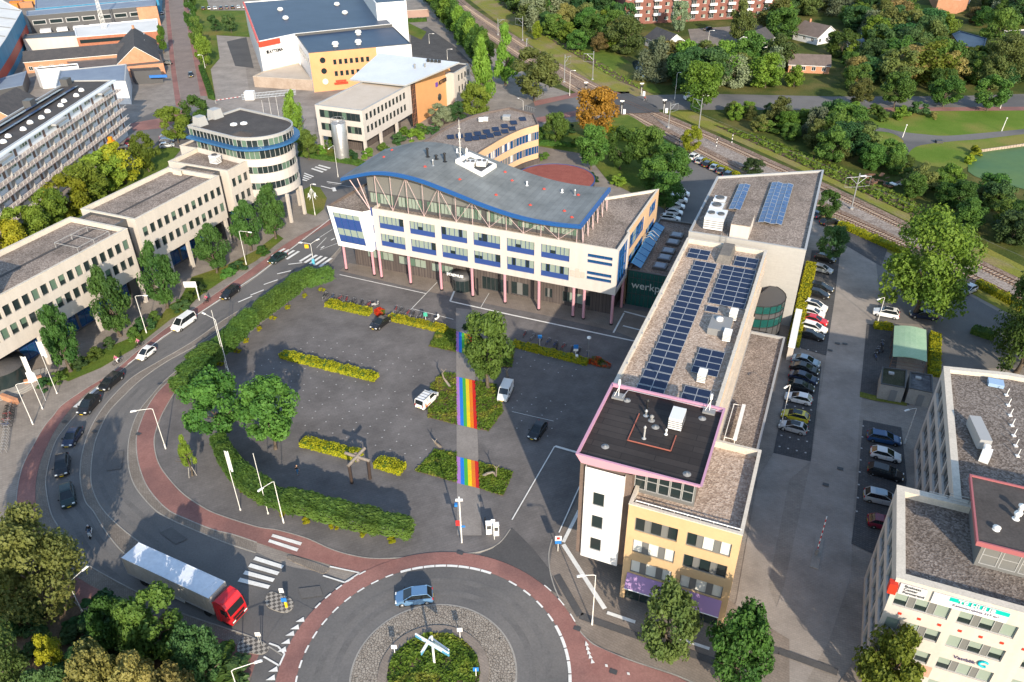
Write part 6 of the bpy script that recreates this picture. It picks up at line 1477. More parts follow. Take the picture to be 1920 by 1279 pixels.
for i,(x,y)in enumerate(((22,492),(62,466),(100,438),(138,410),(172,386),(205,362),(236,345))):
 tpx('yellow_tree',f'yellow green tree behind the white offices, {ORD[i]} from the left edge',(x,y),y-78,82,'round',['yellow','bright','bright'][i%3],.12,'trees between offices and gallery flat')
for t,b,yt,wd,k,l in(('light green tree standing in the parking court beside the gallery flat',(280,322),248,56,'egg','bright'),('big bushy tree behind the round tower, left one',(335,268),200,60,'round','bright'),('big bushy tree behind the round tower, right one',(372,250),182,60,'round','green'),('tall slim tree right of the round tower',(562,275),168,42,'column','bright'),('low round tree right of the tall slim tree',(580,300),245,40,'round','green'),('small street tree before the gabled brick house',(308,100),48,20,'round','bright'),('tall dense tree on the street verge, nearest the barrier',(388,124),62,34,'column','bright'),('tall dense tree on the street verge, middle one',(376,96),32,34,'column','green'),('tall dense tree on the street verge, farthest one',(366,62),4,30,'column','green'),('small round tree on the lawn left of the warehouse',(406,60),28,26,'round','dark'),('small round tree close to the warehouse wall',(434,62),26,28,'round','dark'),('tree cut by the top edge beside the street',(360,22),-14,24,'round','green'),('tall pointed tree by the railway, nearer the round red roof',(905,200),68,56,'cone','bright'),('tall pointed tree by the railway, beside the dark round tree',(948,160),46,56,'cone','bright'),('dark broad tree left of the level crossing',(1002,190),92,90,'round','olive'),('leafy tree between orange wall and curved wing',(895,228),158,60,'round','bright'),('grey green bushy tree before the orange wall',(826,240),196,46,'round','grey'),('dark small tree right of the grey one',(856,232),192,40,'round','dark'),('orange autumn tree before the level crossing',(1116,262),166,82,'round','orange'),('yellow tinged bush tree under the orange one',(1150,255),236,36,'round','yellow'),('low tree right of the curved wing',(1042,272),214,50,'round','green'),('bright green tree in front of the level crossing road',(1312,205),118,84,'round','bright'),('small yellow green tree beside the tracks',(1294,288),236,40,'round','yellow'),('round garden tree behind the round red roof, first of four',(1108,318),236,62,'round','green'),('round garden tree behind the round red roof, second of four',(1162,318),240,60,'round','green'),('round garden tree behind the round red roof, third of four',(1212,322),240,64,'round','green'),('round garden tree behind the round red roof, fourth of four',(1252,352),272,72,'round','green'),('tree beside the row of white vans',(1222,362),300,60,'round','green'),('green tree between white vans and town hall',(1248,395),325,60,'round','green'),('roadside tree with grey trunk, first right of the level crossing',(1608,203),148,48,'round','olive'),('roadside tree, second right of the level crossing',(1676,202),138,62,'round','green'),('roadside tree, third right of the level crossing',(1768,200),142,62,'round','green'),('roadside tree beside the tall lamp at the right',(1850,208),143,64,'round','green')):
 tpx('tree',t,b,yt,wd,k,l,.1 if k!='round' else .16,seed=1 if l=='orange' else None)
for i in range(10):
 t=i/9;tpx('screen_tree',f'tall dense screen tree along the railway, {ORD[i]} from the top edge',(812+t*95,8+t*122),-46+t*104,46,'egg',['green','bright'][i%2],.03,'screen trees along the railway')
def inpoly(p,poly):
 c=False;n=len(poly)
 for i in range(n):
  a,b=poly[i],poly[i-1]
  if(a[1]>p[1])!=(b[1]>p[1])and p[0]<(b[0]-a[0])*(p[1]-a[1])/(b[1]-a[1])+a[0]:c=not c
 return c
def toPx(x,y,z=0):
 v=Vector((x,y,z-CH));w_=v.dot(_f);return(960+FPX*v.dot(_r)/w_,639.5-FPX*v.dot(_u)/w_)
CLEAR=[(1185,38,1300,100),(1290,20,1450,90),(1480,30,1580,90),(1460,96,1570,145),(1400,55,1450,82),(1585,62,1625,100),(1690,0,1800,42),(1780,50,1860,105),(1870,45,1960,95),(1720,-30,1850,20)]
wood=[(935,-20),(1165,-20),(1170,50),(1230,85),(1300,92),(1480,20),(1960,-20),(1980,172),(1560,172),(1350,168),(1255,172),(1215,150),(1205,115),(1140,104),(1072,96),(1000,58)]
q=random.Random(21);cnt=0;placed=[]
SPEC=[('dense green tree in the wood beyond the railway','round','green'),('dark green tree in the wood beyond the railway','round','dark'),('olive green tree in the wood beyond the railway','egg','olive'),('drooping grey green willow among the trees beyond the railway','willow','grey'),('light green tree in the wood beyond the railway','egg','bright'),('dark conifer among the trees beyond the railway','cone','dark'),('rusty brown tree among the trees beyond the railway','round','brown')]
for gy in range(200,470,9):
 for gx in range(-20,290,9):
  x,y=gx+q.uniform(-4,4),gy+q.uniform(-4,4);c=toPx(x,y)
  if not inpoly(c,wood):continue
  h=q.uniform(7,14);top=toPx(x,y,h)
  if any(a<c[0]<e and b<c[1]<d+14 for a,b,e,d in CLEAR):continue
  if any(a+4<top[0]<e-4 and b+8<(top[1]+c[1])/2<d and c[1]>d for a,b,e,d in CLEAR):h*=.55
  if y>410 and q.random()<.25:continue
  s=q.choices(SPEC,(30,26,22,8,12,4,4))[0];cnt+=1
  tree('woodland_tree',s[0],x,y,h,h*q.uniform(.9,1.35),s[1],s[2],.04,'tree','trees of the wood beyond the railway')
wood2=[(1250,212),(1560,214),(1600,250),(1690,305),(1760,350),(1815,350),(1870,375),(1960,390),(1960,500),(1900,478),(1830,440),(1700,368),(1560,303),(1420,248),(1300,205)]
for gy in range(120,300,6):
 for gx in range(20,170,6):
  x,y=gx+q.uniform(-3,3),gy+q.uniform(-3,3);c=toPx(x,y)
  if not inpoly(c,wood2):continue
  near=c[0]>1640
  h=q.uniform(3.2,7)if near else q.uniform(4.5,10)
  if c[1]<232:h=q.uniform(3,5)
  s=q.choices([('bushy green tree between railway and park','round','green'),('dark bushy tree between railway and park','round','dark'),('olive bush tree between railway and park','egg','olive'),('grey green willow between railway and park','willow','grey'),('light green bush tree between railway and park','round','bright')],(30,26,20,10,14))[0]
  tree('thicket_tree',s[0],x,y,h,h*q.uniform(.95,1.35),s[1],s[2],.02,'tree','trees between railway and park')
for t,b,yt,wd,k,l in(('big rust coloured tree beside the right hand road',(1708,152),88,70,'round','brown'),('large olive tree behind the right hand road',(1868,160),68,84,'wide','olive'),('silvery tree before the brick apartment block',(1272,60),2,36,'round','grey'),('tall thin birch in front of the brick apartment block',(1385,80),0,52,'egg','olive'),('drooping willow beside the dark ditch',(1232,150),68,36,'willow','grey'),('pale drooping willow right of the ditch',(1282,152),76,60,'willow','bright'),('bright yellow green shrub tree beside the far tracks',(1007,75),40,22,'egg','yellow')):
 tpx('tree',t,b,yt,wd,k,l,.08)
for i,(x,y,s)in enumerate(((1010,262,40),(1060,250,34),(1085,275,30),(1180,262,36),(1230,275,40),(1205,250,26),(1020,300,24),(1260,300,26),(600,288,26),(628,262,30),(660,300,30),(690,296,30),(720,285,30),(750,268,34),(780,262,34),(612,278,26),(570,276,20),(760,255,30),(868,172,16),(1162,300,24),(1690,222,40),(1640,225,46),(1720,215,40),(1600,218,46),(1750,222,20),(1825,290,30),(1818,305,26),(1440,250,40),(30,25,12),(28,40,14),(36,55,14),(1108,340,30),(1160,345,34),(790,250,30),(812,250,30),(155,688,34),(178,672,36),(206,650,30),(250,634,34),(272,618,40),(290,604,34),(338,580,36),(352,568,30),(372,548,34),(430,520,32),(448,508,34),(492,478,28),(88,726,36),(106,716,34))):
 p=P2(x,y);k=pxm(x,y);lf=(['green','dark','bright'][i%3]if i<35 else['green','dark'][i%2])if i not in(24,25,26)else('brown' if i==24 else 'yellow')
 shrub({'green':'leafy green shrub in a planted border','dark':'dark green shrub in a planted border','bright':'light green shrub in a planted border','brown':'reddish shrub in the border above the park path','yellow':'yellowish reeds beside the pond'}[lf],p.x,p.y,s/k*.6,s/k,lf,'shrubs in planted borders')
def hedge(label,a,b,w_,h,leaf='lime',n=None,name='hedge',z0=0):
 a,b=(P2(*c)if not isinstance(c,Vector)else c for c in(a,b));d=b-a;L_=d.length;an=math.atan2(d.y,d.x);q=random.Random(int(a.x*7+b.y));pts=[]
 n=n or int((L_*w_+2*h*(L_+w_))*60)
 for _ in range(n):
  u=q.uniform(-L_/2,L_/2);v=q.uniform(-w_/2,w_/2);z=q.uniform(0,h);f=q.random()
  tot=L_*w_+2*h*L_+2*h*w_
  if f<L_*w_/tot:z=h+q.gauss(0,.06);o=Vector((0,0,1))
  elif f<(L_*w_+2*h*L_)/tot:s=q.choice((-1,1));v=s*w_/2+q.gauss(0,.05);o=Vector((0,s,.2))
  else:s=q.choice((-1,1));u=s*L_/2+q.gauss(0,.05);o=Vector((s,0,.2))
  k=.12*math.sin(u*1.7+v)+.08*math.sin(u*4.1);pts.append((Vector((u,v,max(.02,z+(k if z>h*.7 else 0)))),o))
 vs,fs=leafcards(pts,.26,q);mb=MB();mb.box((0,0,h*.44),(L_-.2,w_-.2,h*.88),0,1);mb.mesh_add(vs,fs,0)
 o_=obj(name,mb.mesh(name,[LEAF[leaf],LEAF['hedge']]),None,(*(a+d*.5),z0),an);return tag(o_,label,name.replace('_',' '),'low hedges' if name=='hedge' else None)
for t,a,b,w_,h in(('low yellow hedge on the square, left one before the town hall',(614,572),(695,590),1.7,1.0),('low yellow hedge on the square, right of the red flower bed',(732,598),(836,622),1.6,.9),('long low yellow hedge in the middle of the square',(530,668),(706,712),1.7,.9),('low yellow hedge behind the timber sculpture',(568,832),(676,860),1.7,1.0),('short yellow hedge right of the timber sculpture',(708,870),(756,885),2.0,1.0),('yellow hedge right of the lone tree reaching the red flowers',(962,648),(1101,683),1.3,.9),('tall yellow green hedge along the car park beside the metal hall',(1520,500),(1486,650),1.9,1.3),('yellow hedge between car park and tracks',(1574,424),(1700,480),1.6,1.2),('yellow hedge along the tracks beside the far parked cars',(1320,306),(1392,338),1.5,1.2),('yellow hedge strip right of the green roofed cycle shed',(1752,632),(1750,706),1.7,1.0),('short yellow hedge left of the green roofed cycle shed',(1638,614),(1672,618),1.2,1.0),('yellow hedge along the tracks beyond the huge tree',(1832,535),(1930,588),1.6,1.2)):
 hedge(t,a,b,w_,h)
for t,a,b,w_,h in(('clipped green hedge along the lawn of the white company office',(562,292),(690,312),1.3,1.0),('dark hedge beside the street barrier',(378,130),(398,186),1.6,1.5),('green hedge behind the round red roof terrace',(1010,272),(1080,276),1.2,1.2),('dark hedge below the brick wall beside the warehouse',(765,42),(800,40),1.5,1.5),('low dark bush at the edge of the far asphalt',(1822,622),(1862,636),2,1.2)):
 hedge(t,a,b,w_,h,'green')
def bed(name,label,px,n,size,h,leaf,world=False,base=None):
 poly=ccw([P2(*c)for c in px]if not world else px);xs=[p.x for p in poly];ys=[p.y for p in poly];q=random.Random(int(xs[0]*10));pts=[];t=0
 while len(pts)<n and t<n*20:
  t+=1;x,y=q.uniform(min(xs),max(xs)),q.uniform(min(ys),max(ys))
  if inpoly((x,y),poly):pts.append((Vector((x,y,max(.03,h*(.55+.45*noise.noise(Vector((x*.6,y*.6,0))))+q.gauss(0,.05)))),Vector((q.gauss(0,.4),q.gauss(0,.4),1))))
 vs,fs=leafcards(pts,size,q);mb=MB();mb.mesh_add(vs,fs,0)
 i_=inset(poly,.05);mb.prism(i_,0,h*.35,1)
 o_=obj(name,mb.mesh(name,[LEAF[leaf],M['soil']if base is None else base]));tag(o_,label,'planting',kind='stuff');return o_
for t,px in(('rough green planting left of the large rainbow crossing',[(855,702),(830,699),(808,722),(801,783),(857,798)]),('rough green planting right of the large rainbow crossing',[(891,715),(930,722),(944,772),(917,809),(896,806)]),('rough green planting left of the lower rainbow crossing',[(856,850),(815,845),(778,884),(857,906)]),('rough green planting right of the lower rainbow crossing',[(898,868),(962,886),(943,931),(900,917)]),('rough green planting left of the upper rainbow crossing',[(855,619),(825,612),(804,650),(855,661)]),('rough green planting behind the lone tree',[(888,632),(965,652),(960,690),(891,690)])):
 bed('ground_cover',t,px,2600,.32,.35,'bed')
bed('ground_cover','green shrubs and plants on the roundabout centre',[RC+Vector((math.cos(R(i*12)),math.sin(R(i*12))))*4.9 for i in range(30)],5200,.34,.75,'bed',True)
for t,px in(('red flowers in a bed at the end of the yellow hedge',[(1102,674),(1120,672),(1146,684),(1144,692),(1126,690),(1104,684)]),('round bed of red flowers between two yellow hedges',[(702,584),(712,579),(722,584),(722,592),(711,597),(702,592)])):
 bed('flower_bed',t,px,500,.26,.7,'redflower')
p=P2(874,616);shrub('dark green bush in a tub on the grey walkway',p.x,p.y,1.1,1.5,'dark')
for t,px,n in(('tall grass along the railway bank',[(905,-15),(990,46),(1060,93),(1160,152),(1215,174),(1130,120),(1068,82),(1000,44),(935,-15)],1500),('rough grass beside the tracks near the park',[(1340,236),(1460,290),(1560,335),(1700,400),(1840,470),(1840,445),(1700,372),(1560,308),(1420,255)],2500)):
 bed('rough_grass',t,px,n,.9,.5,'bright')
print('woodland',cnt)
# vehicles
M['tyre']=plain('tyre',(.018,.018,.019),.8);M['rim']=plain('rim',(.42,.43,.44),.35,.6)
M['lamp_clear']=plain('lamp_clear',(.75,.76,.74),.15);M['lamp_red']=plain('lamp_red',(.42,.015,.012),.25)
M['car_glass']=plain('car_glass',(.012,.017,.02),.06,0,.7);M['plate']=plain('plate',(.72,.48,.02),.5)
def pnt(name,c,metal=0):return plain('paint_'+name,c,.28,metal,.5,.6)
PAINT={'black':pnt('black',(.012,.012,.014)),'navy':pnt('navy',(.012,.022,.055)),'white':pnt('white',(.76,.76,.75)),'silver':pnt('silver',(.46,.48,.50),.3),'grey':pnt('grey',(.12,.125,.135),.2),'red':pnt('red',(.55,.015,.02)),'yellow':pnt('yellow',(.58,.50,.03)),'blue':pnt('blue',(.02,.07,.18)),'maroon':pnt('maroon',(.16,.01,.03)),'green':pnt('green',(.012,.03,.028)),'sky_tinted_silver':pnt('sky_tinted_silver',(.13,.25,.42),.3),'paleblue':pnt('paleblue',(.30,.38,.44),.3)}  # roundabout car's paint: silver with the blue sky reflection mixed into the colour
def car_meshes(L,Wd,H,hood,tail,rear,belt=.95,van=False):
 """body, glass, wheel meshes.  hood = bonnet length, tail = boot length, rear = slope length of the rear window"""
 hl,hw=L/2,Wd/2;xc=hl-hood;xr=-hl+tail
 B=MB()
 st=[(-hl,.80,.34,belt-.28),(-hl+.12,.92,.24,belt-.04),(-hl+.5,.99,.2,belt+.01),(xr+.4,1,.2,belt+.01),(0,1,.2,belt-.01),(xc,1,.2,belt),(xc+.1,.99,.2,belt),(hl-.45,.95,.2,belt-.14),(hl-.12,.86,.22,belt-.26),(hl,.72,.32,belt-.42)]
 rings=[]
 for x,k,zb,zt in st:
  w_=hw*k;zm=zb+(zt-zb)*.55
  rings.append([Vector(c)for c in((x,-w_*.9,zb),(x,-w_,zb+.12),(x,-w_,zm),(x,-w_*.93,zt-.03),(x,-w_*.8,zt),(x,w_*.8,zt),(x,w_*.93,zt-.03),(x,w_,zm),(x,w_,zb+.12),(x,w_*.9,zb))])
 for r0,r1 in zip(rings,rings[1:]):
  for i in range(9):B.face([r0[i],r0[i+1],r1[i+1],r1[i]],0,True)
 B.face(rings[0][::-1],0);B.face(rings[-1],0)
 rf=hood+(.95 if not van else .55);xf1=hl-rf;xr1=xr+rear;wr=hw*(.70 if not van else .84);wb=hw*.86
 roof=[(xr1,-wr,H-.03),(xr1+.25,-wr*.96,H),(xf1-.3,-wr*.96,H),(xf1,-wr,H-.05),(xf1,wr,H-.05),(xf1-.3,wr*.96,H),(xr1+.25,wr*.96,H),(xr1,wr,H-.03)]
 B.face([roof[0],roof[7],roof[6],roof[1]][::-1],0,True);B.face([roof[1],roof[6],roof[5],roof[2]][::-1],0,True);B.face([roof[2],roof[5],roof[4],roof[3]][::-1],0,True)
 for s in(-1,1):
  lo=[(xr,s*wb,belt),(xc+.05,s*wb,belt)];hi=[(xr1,s*wr,H-.03),(xf1,s*wr,H-.05)]
  for a,b in zip(lo,hi):B.bar(a,b,.05,0,5)
  B.bar(hi[0],hi[1],.045,0,5)
  for t in((.36,.68)if L>3.9 else(.48,)):
   a=Vector(lo[0]).lerp(Vector(lo[1]),t*.9+.06);b=Vector(hi[0]).lerp(Vector(hi[1]),t);B.bar(a,b,.035,1,4)
 G=MB();e=.02
 l0,l1=Vector((xr-.02,-wb,belt-.02)),Vector((xc+.08,-wb,belt-.02));h0,h1=Vector((xr1,-wr,H-.04)),Vector((xf1,-wr,H-.06))
 my=lambda v:Vector((v.x,-v.y,v.z))
 G.face([l0,l1,h1,h0],0);G.face([my(l1),my(l0),my(h0),my(h1)],0);G.face([l1,my(l1),my(h1),h1],0);G.face([my(l0),l0,h0,my(h0)],0)
 if van:
  xs=-.05*L
  for s in(-1,1):
   a=Vector((xr-.01,s*(wb+.012),belt));b=Vector((xs,s*(wb+.012),belt));c=Vector((xs,s*(wr+.012),H-.06));d=Vector((xr1-.01,s*(wr+.012),H-.05))
   B.face([a,b,c,d]if s<0 else[d,c,b,a],0)
 for s in(-1,1):
  for x in(hl-.82,-hl+.78):
   B.lathe((x,s*hw*.985,.33),[(.40,-.02*s),(.40,.025*s)],1,16,M=Matrix.Rotation(R(90),4,'X'))
  B.box((0,s*(hw*1.0),.26),(L-2.1,.03,.1),0,1)
  B.box((xc-.12,s*(hw+.07),belt+.08),(.14,.2,.13),0,1)
  B.box((.05,s*hw*1.0,.62),(.02,.015,.5),0,1)
 B.box((hl-.03,0,.42),(.08,hw*1.2,.16),0,1);B.box((-hl+.02,0,.36),(.08,hw*1.3,.12),0,1)
 Wm=MB();Rx=Matrix.Rotation(R(90),4,'X')
 Wm.lathe((0,0,0),[(.20,-.11),(.31,-.11),(.325,-.07),(.325,.07),(.31,.11),(.20,.11)],0,18,M=Rx)
 Wr=MB();Wr.lathe((0,0,0),[(.21,-.10),(.21,.10),(.05,.115)],0,14,M=Rx);Wr.lathe((0,0,0),[(.21,.1),(.21,-.10),(.05,-.115)],0,14,M=Rx)
 Lh=MB();Lh.box((0,0,0),(.16,.36,.13),0,0,None,.85);Lt=MB();Lt.box((0,0,0),(.12,.16,.30),0,0,None,.85)
 Pl=MB();Pl.box((0,0,0),(.03,.5,.11))
 D_=lambda mb,n,*m:mb.mesh(n,m)
 return dict(L=L,hw=hw,belt=belt,H=H,body=D_(B,'body',PAINT['white'],M['black']),glass=D_(G,'window',M['car_glass']),wheel=D_(Wm,'wheel',M['tyre']),rim=D_(Wr,'rim',M['rim']),hl=D_(Lh,'headlight',M['lamp_clear']),tl=D_(Lt,'taillight',M['lamp_red']),pl=D_(Pl,'number_plate',M['plate']))
CARS={'small':car_meshes(3.55,1.63,1.48,.85,.12,.45,.92),'hatch':car_meshes(4.1,1.76,1.47,1.05,.15,.6),'saloon':car_meshes(4.6,1.8,1.43,1.2,.55,.75,.92),'estate':car_meshes(4.65,1.8,1.47,1.15,.12,.5,.93),'suv':car_meshes(4.45,1.86,1.66,1.05,.14,.5,1.05),'van':car_meshes(4.4,1.8,1.85,.95,.06,.12,1.1,True),'minibus':car_meshes(5.0,1.92,1.97,.85,.06,.15,1.12)}
ROOFS={}
def make_car(kind,paint_,label,x,y,rz,group=None,name='parked_car',cat='car',roof=None,scale=1.0):
 c=CARS[kind];r=thing(name,label,cat,(x,y,.02),rz,group);r.scale=(scale,)*3;hl,hw=c['L']/2,c['hw']
 b=obj('body',c['body'],r);paint(b,PAINT[paint_]);obj('window',c['glass'],r)
 for xx in(hl-.82,-hl+.78):
  for s in(-1,1):w_=obj('wheel',c['wheel'],r,(xx,s*(hw-.1),.325));obj('rim',c['rim'],w_)
 for s in(-1,1):
  obj('headlight',c['hl'],r,(hl-.13,s*(hw-.32),c['belt']-.30));obj('taillight',c['tl'],r,(-hl+.05,s*(hw-.2),c['belt']-.2))
 obj('number_plate',c['pl'],r,(hl+.012,0,.45));obj('number_plate',c['pl'],r,(-hl-.01,0,.58))
 if roof:
  if(kind,roof)not in ROOFS:
   mb=MB();mb.box((-.25,0,c['H']+.005),(c['L']*.33,hw*1.15,.025));ROOFS[kind,roof]=mb.mesh('roof_panel',[PAINT[roof]if roof in PAINT else M[roof]])
  obj('roof_panel',ROOFS[kind,roof],r)
 return r
def car(kind,paint_,label,rear,front,group=None,**k):
 a,b=P2(*rear),P2(*front);d=b-a;c=a.lerp(b,.5);return make_car(kind,paint_,label,c.x,c.y,math.atan2(d.y,d.x),group,**k)
Q='cars queueing on the road bend'
car('estate','black','black estate car alone on the road before the zebra crossing',(447,542),(417,566),Q,name='car')
car('small','white','small white hatchback driving round the bend behind the two cyclists',(291,656),(259,680),Q,name='car')
car('estate','black','black estate car first in the queue, beside the white painted wedge',(227,706),(191,736),Q,name='car')
car('suv','black','black off road car second in the queue, at the tip of the white wedge',(183,749),(154,782),Q,name='car')
car('hatch','navy','dark blue car third in the queue on the bend',(149,808),(126,843),Q,name='car')
car('suv','black','black car fourth in the queue on the bend',(121,857),(117,902),Q,name='car')
car('suv','green','dark car last in the queue, nearest the scooter rider',(126,915),(132,957),Q,name='car')
car('saloon','green','dark green saloon driving onto the zebra crossing',(537,479),(505,498),None,name='car')
car('minibus','white','white minibus with dark side windows driving along the offices',(364,598),(327,624),None,name='minibus',cat='van')
car('suv','sky_tinted_silver','silver blue car driving round the roundabout',(811,1122),(743,1129),None,name='car')  # silver car; the sky's blue reflection is painted into its body colour
v=car('van','white','white van with small orange stripes and roof rack, parked on the square',(789,767),(813,744),None,name='delivery_van',cat='van')
mb=MB()
for s in(-1,1):mb.box((-1.0,s*.915,.62),(1.3,.02,.2),0,0);mb.box((-1.6,s*.915,.85),(.25,.02,.6),0,0)
obj('orange_stripe',mb.mesh('orange_stripe',[plain('stripe_orange',(.62,.16,.03),.5)]),v)
mb=MB()
for k in range(4):mb.bar((-1.7+k*.65,-.72,1.93),(-1.7+k*.65,.72,1.93),.03)
for s in(-.7,.7):mb.bar((-1.8,s,1.93),(.4,s,1.93),.03)
obj('roof_rack',mb.mesh('roof_rack',[M['dark_grey']]),v)
car('van','white','plain white van parked in the shade beside the lone tree',(955,725),(940,757),None,name='delivery_van',cat='van')
car('hatch','black','black car driving through the tower shadow on the square',(1019,797),(996,829),None,name='car')
car('saloon','black','black car stopped beside the round bed of red flowers',(728,600),(701,620),None,name='car')
car('hatch','black','dark car half hidden between the two round leafy trees',(463,748),(452,778))
car('hatch','black','black car driving down the far street',(358,138),(359,149),None,name='car')
car('hatch','maroon','dark red car parked beside the gallery flat',(250,265),(236,277));car('hatch','black','black car parked next to the dark red one at the gallery flat',(238,281),(217,283))
for i,(p_,t)in enumerate((('blue','topmost'),('navy','middle'),('silver','lowest'))):car('hatch',p_,f'{t} of three parked cars left of the bushy trees by the round tower',(302,262+i*8),(325,259+i*8),'three cars by the round tower')
car('hatch','silver','silver car parked beside the dark grey office building',(303,32),(306,22))
for i in range(8):car('hatch',['white','white','black','grey','navy','white','silver','black'][i],f'{ORD[i]} car from the right in the row along the top edge',(460-i*11,19+i*.5),(457-i*11,11+i*.5),'cars parked along the top edge')
for i in range(6):car(['suv','estate','estate','hatch','hatch','estate'][i],['white','silver','black','paleblue','grey','navy'][i],f'{["white", "silver", "black", "pale blue", "grey", "dark blue"][i]} car parked behind the metal hall, {ORD[i]} along the yellow hedge',(1291+i*13,305+i*6.5),(1311+i*13,291+i*6.5),'cars along the hedge behind the metal hall')
for i in range(5):car(['van','van','hatch','hatch','estate'][i],'white',f'white vehicle {ORD[4-i]} from the glass link in the row of white cars',(1258-i*4+(0 if i<4 else-4),366+i*11.5),(1293-i*4-(0 if i<4 else 2),369+i*11.5),'white cars beside the town hall',roof='black' if i==4 else None)
car('estate','black','dark estate car under the small tree by the railway hedge',(1537,424),(1571,416));car('hatch','navy','dark blue car half hidden by the corner of the metal clad hall',(1524,411),(1542,401))
U='cars in the upper row of the car park'
for k,p_,t,a,b,rf in(('hatch','black','black hatchback at the top of the upper row under the small tree',(1526,484),(1567,494),None),('hatch','silver','silver hatchback second in the upper row of the car park',(1520,504),(1562,515),None),('estate','black','dark estate third in the upper row, close to its black neighbour',(1516,539),(1561,549),None),('hatch','black','black hatchback fourth in the upper row',(1513,551),(1554,561),None),('suv','white','white car with black roof in the upper row',(1506,574),(1548,585),'black'),('hatch','white','white hatchback directly above the red car',(1505,587),(1543,596),None),('saloon','red','red car between two white cars in the upper row',(1503,599),(1550,611),None),('estate','white','white car directly below the red car',(1500,612),(1550,626),None),('saloon','black','black car at the lower end of the upper row',(1497,628),(1541,638),None)):car(k,p_,t,a,b,U,roof=rf)
U='cars in the lower row of the car park'
for k,p_,t,a,b,rf in(('saloon','paleblue','silver blue saloon at the top of the lower row',(1487,676),(1533,688),None),('saloon','black','black saloon second in the lower row',(1483,690),(1532,703),None),('saloon','navy','dark blue saloon third in the lower row',(1480,706),(1532,721),None),('hatch','black','black hatchback directly above the white one in the lower row',(1480,726),(1522,735),None),('hatch','white','white hatchback in the lower row above the yellow car',(1518,758),(1473,747),None),('hatch','yellow','yellow hatchback with dark roof window',(1511,791),(1468,780),'car_glass'),('hatch','silver','silver hatchback lowest in the row, below the yellow car',(1509,813),(1462,800),'car_glass')):car(k,p_,t,a,b,U,roof=rf)
U='cars in the shaded bay beside the business centre'
for k,p_,t,a,b,rf in(('estate','blue','blue car at the top of the shaded bay by the business centre',(1629,822),(1683,832),None),('hatch','white','white hatchback in the shaded bay',(1635,853),(1683,864),None),('estate','black','black estate between white and silver cars in the shaded bay',(1632,884),(1686,899),None),('suv','silver','silver car with blue roof next to the business centre corner',(1624,934),(1678,946),'paleblue'),('hatch','maroon','dark red car half hidden by the business centre',(1635,983),(1678,992),None)):car(k,p_,t,a,b,U,roof=rf)
car('suv','white','white car with black roof under the huge tree',(1683,597),(1637,588),None,roof='black');car('estate','navy','dark blue estate behind the white car under the huge tree',(1756,599),(1704,592));car('hatch','silver','silver car parked at the right by the hedge along the tracks',(1829,541),(1798,555))
car('hatch','black','black car on the close before the apartment block',(1335,56),(1318,58));car('hatch','black','dark car parked by the black clad shop',(318,121),(308,122))
ta_,tb_,tc_=P(228,1046,4),P(397,1125,4),P(259,1016,4)
hd=(tb_-ta_).xy;ang=math.atan2(hd.y,hd.x);u=hd.normalized();rearc=ta_.xy.lerp(tc_.xy,.5)
lor=thing('articulated_lorry','articulated lorry with red cab and long white and grey curtain trailer','lorry',(rearc.x,rearc.y,0),ang)
def lp_(name,mb,mats,par=None):return obj(name,mb.mesh(name,mats),par or lor)
M['curtain']=noisy('curtain',(.40,.37,.33),(.46,.43,.39),.8,3,.05);M['canvas']=noisy('canvas',(.62,.66,.72),(.72,.75,.80),.5,2,.06)
mb=MB();TL,TW=13.6,2.55
mb.box((TL/2,0,2.55),(TL,TW,2.8),0,0);mb.face([(0.02,-TW/2,3.96),(TL-.02,-TW/2,3.96),(TL-.02,TW/2,3.96),(.02,TW/2,3.96)],1)
for s in(-1,1):
 mb.bar((0,s*TW/2,3.95),(TL,s*TW/2,3.95),.06,1,4);mb.bar((0,s*TW/2,1.18),(TL,s*TW/2,1.18),.07,2,4)
 for k in range(24):mb.bar((.3+k*.56,s*(TW/2+.01),1.25),(.3+k*.56,s*(TW/2+.01),3.9),.018,0,4)
 for x in(0,TL):mb.bar((x,s*TW/2,1.15),(x,s*TW/2,3.97),.07,2,4)
for k in range(5):mb.bar((1+k*2.8,-TW/2,3.97),(1.6+k*2.8,TW/2,3.97),.02,1,4)
lp_('trailer',mb,[M['curtain'],M['canvas'],M['coping_grey']])
mb=MB();mb.box((TL/2,0,1.0),(TL-.4,.9,.28),0,0)
for s in(-1,1):mb.box((6.6,s*1.2,.75),(4.6,.05,.5),0,1)
lp_('chassis',mb,[M['dark_grey'],M['pole_white']])
mb=MB();x0=TL+.25
pr=[(x0,.55),(x0,3.35),(x0+.5,3.75),(x0+1.5,3.55),(x0+1.95,2.95),(x0+2.25,1.75),(x0+2.3,.5)]
for s in(-1,1):
 pts=[(x,s*1.24,z)for x,z in pr];mb.face(pts if s<0 else pts[::-1],0)
for(x,z),(x2,z2)in zip(pr,pr[1:]):mb.face([(x,-1.24,z),(x,1.24,z),(x2,1.24,z2),(x2,-1.24,z2)],0)
mb.box((x0+2.28,0,.85),(.12,2.3,.35),0,1);mb.box((x0+2.31,0,1.35),(.06,1.7,.3),0,1)
for s in(-1,1):mb.box((x0+.4,s*1.27,1.6),(.6,.05,2.4),0,0);mb.box((x0+1.9,s*1.36,2.4),(.2,.22,.7),0,1)
mb.box((x0+1.35,0,3.62),(.5,2.1,.12),0,0)
cab=lp_('cab',mb,[PAINT['red'],M['black']])
mb=MB();mb.face([(x0+1.99,-1.12,2.85),(x0+1.99,1.12,2.85),(x0+2.24,1.12,1.9),(x0+2.24,-1.12,1.9)][::-1],0)
for s in(-1,1):q_=[(x0+1.0,s*1.252,1.9),(x0+2.1,s*1.252,1.9),(x0+1.85,s*1.252,2.75),(x0+1.0,s*1.252,2.75)];mb.face(q_ if s<0 else q_[::-1],0)
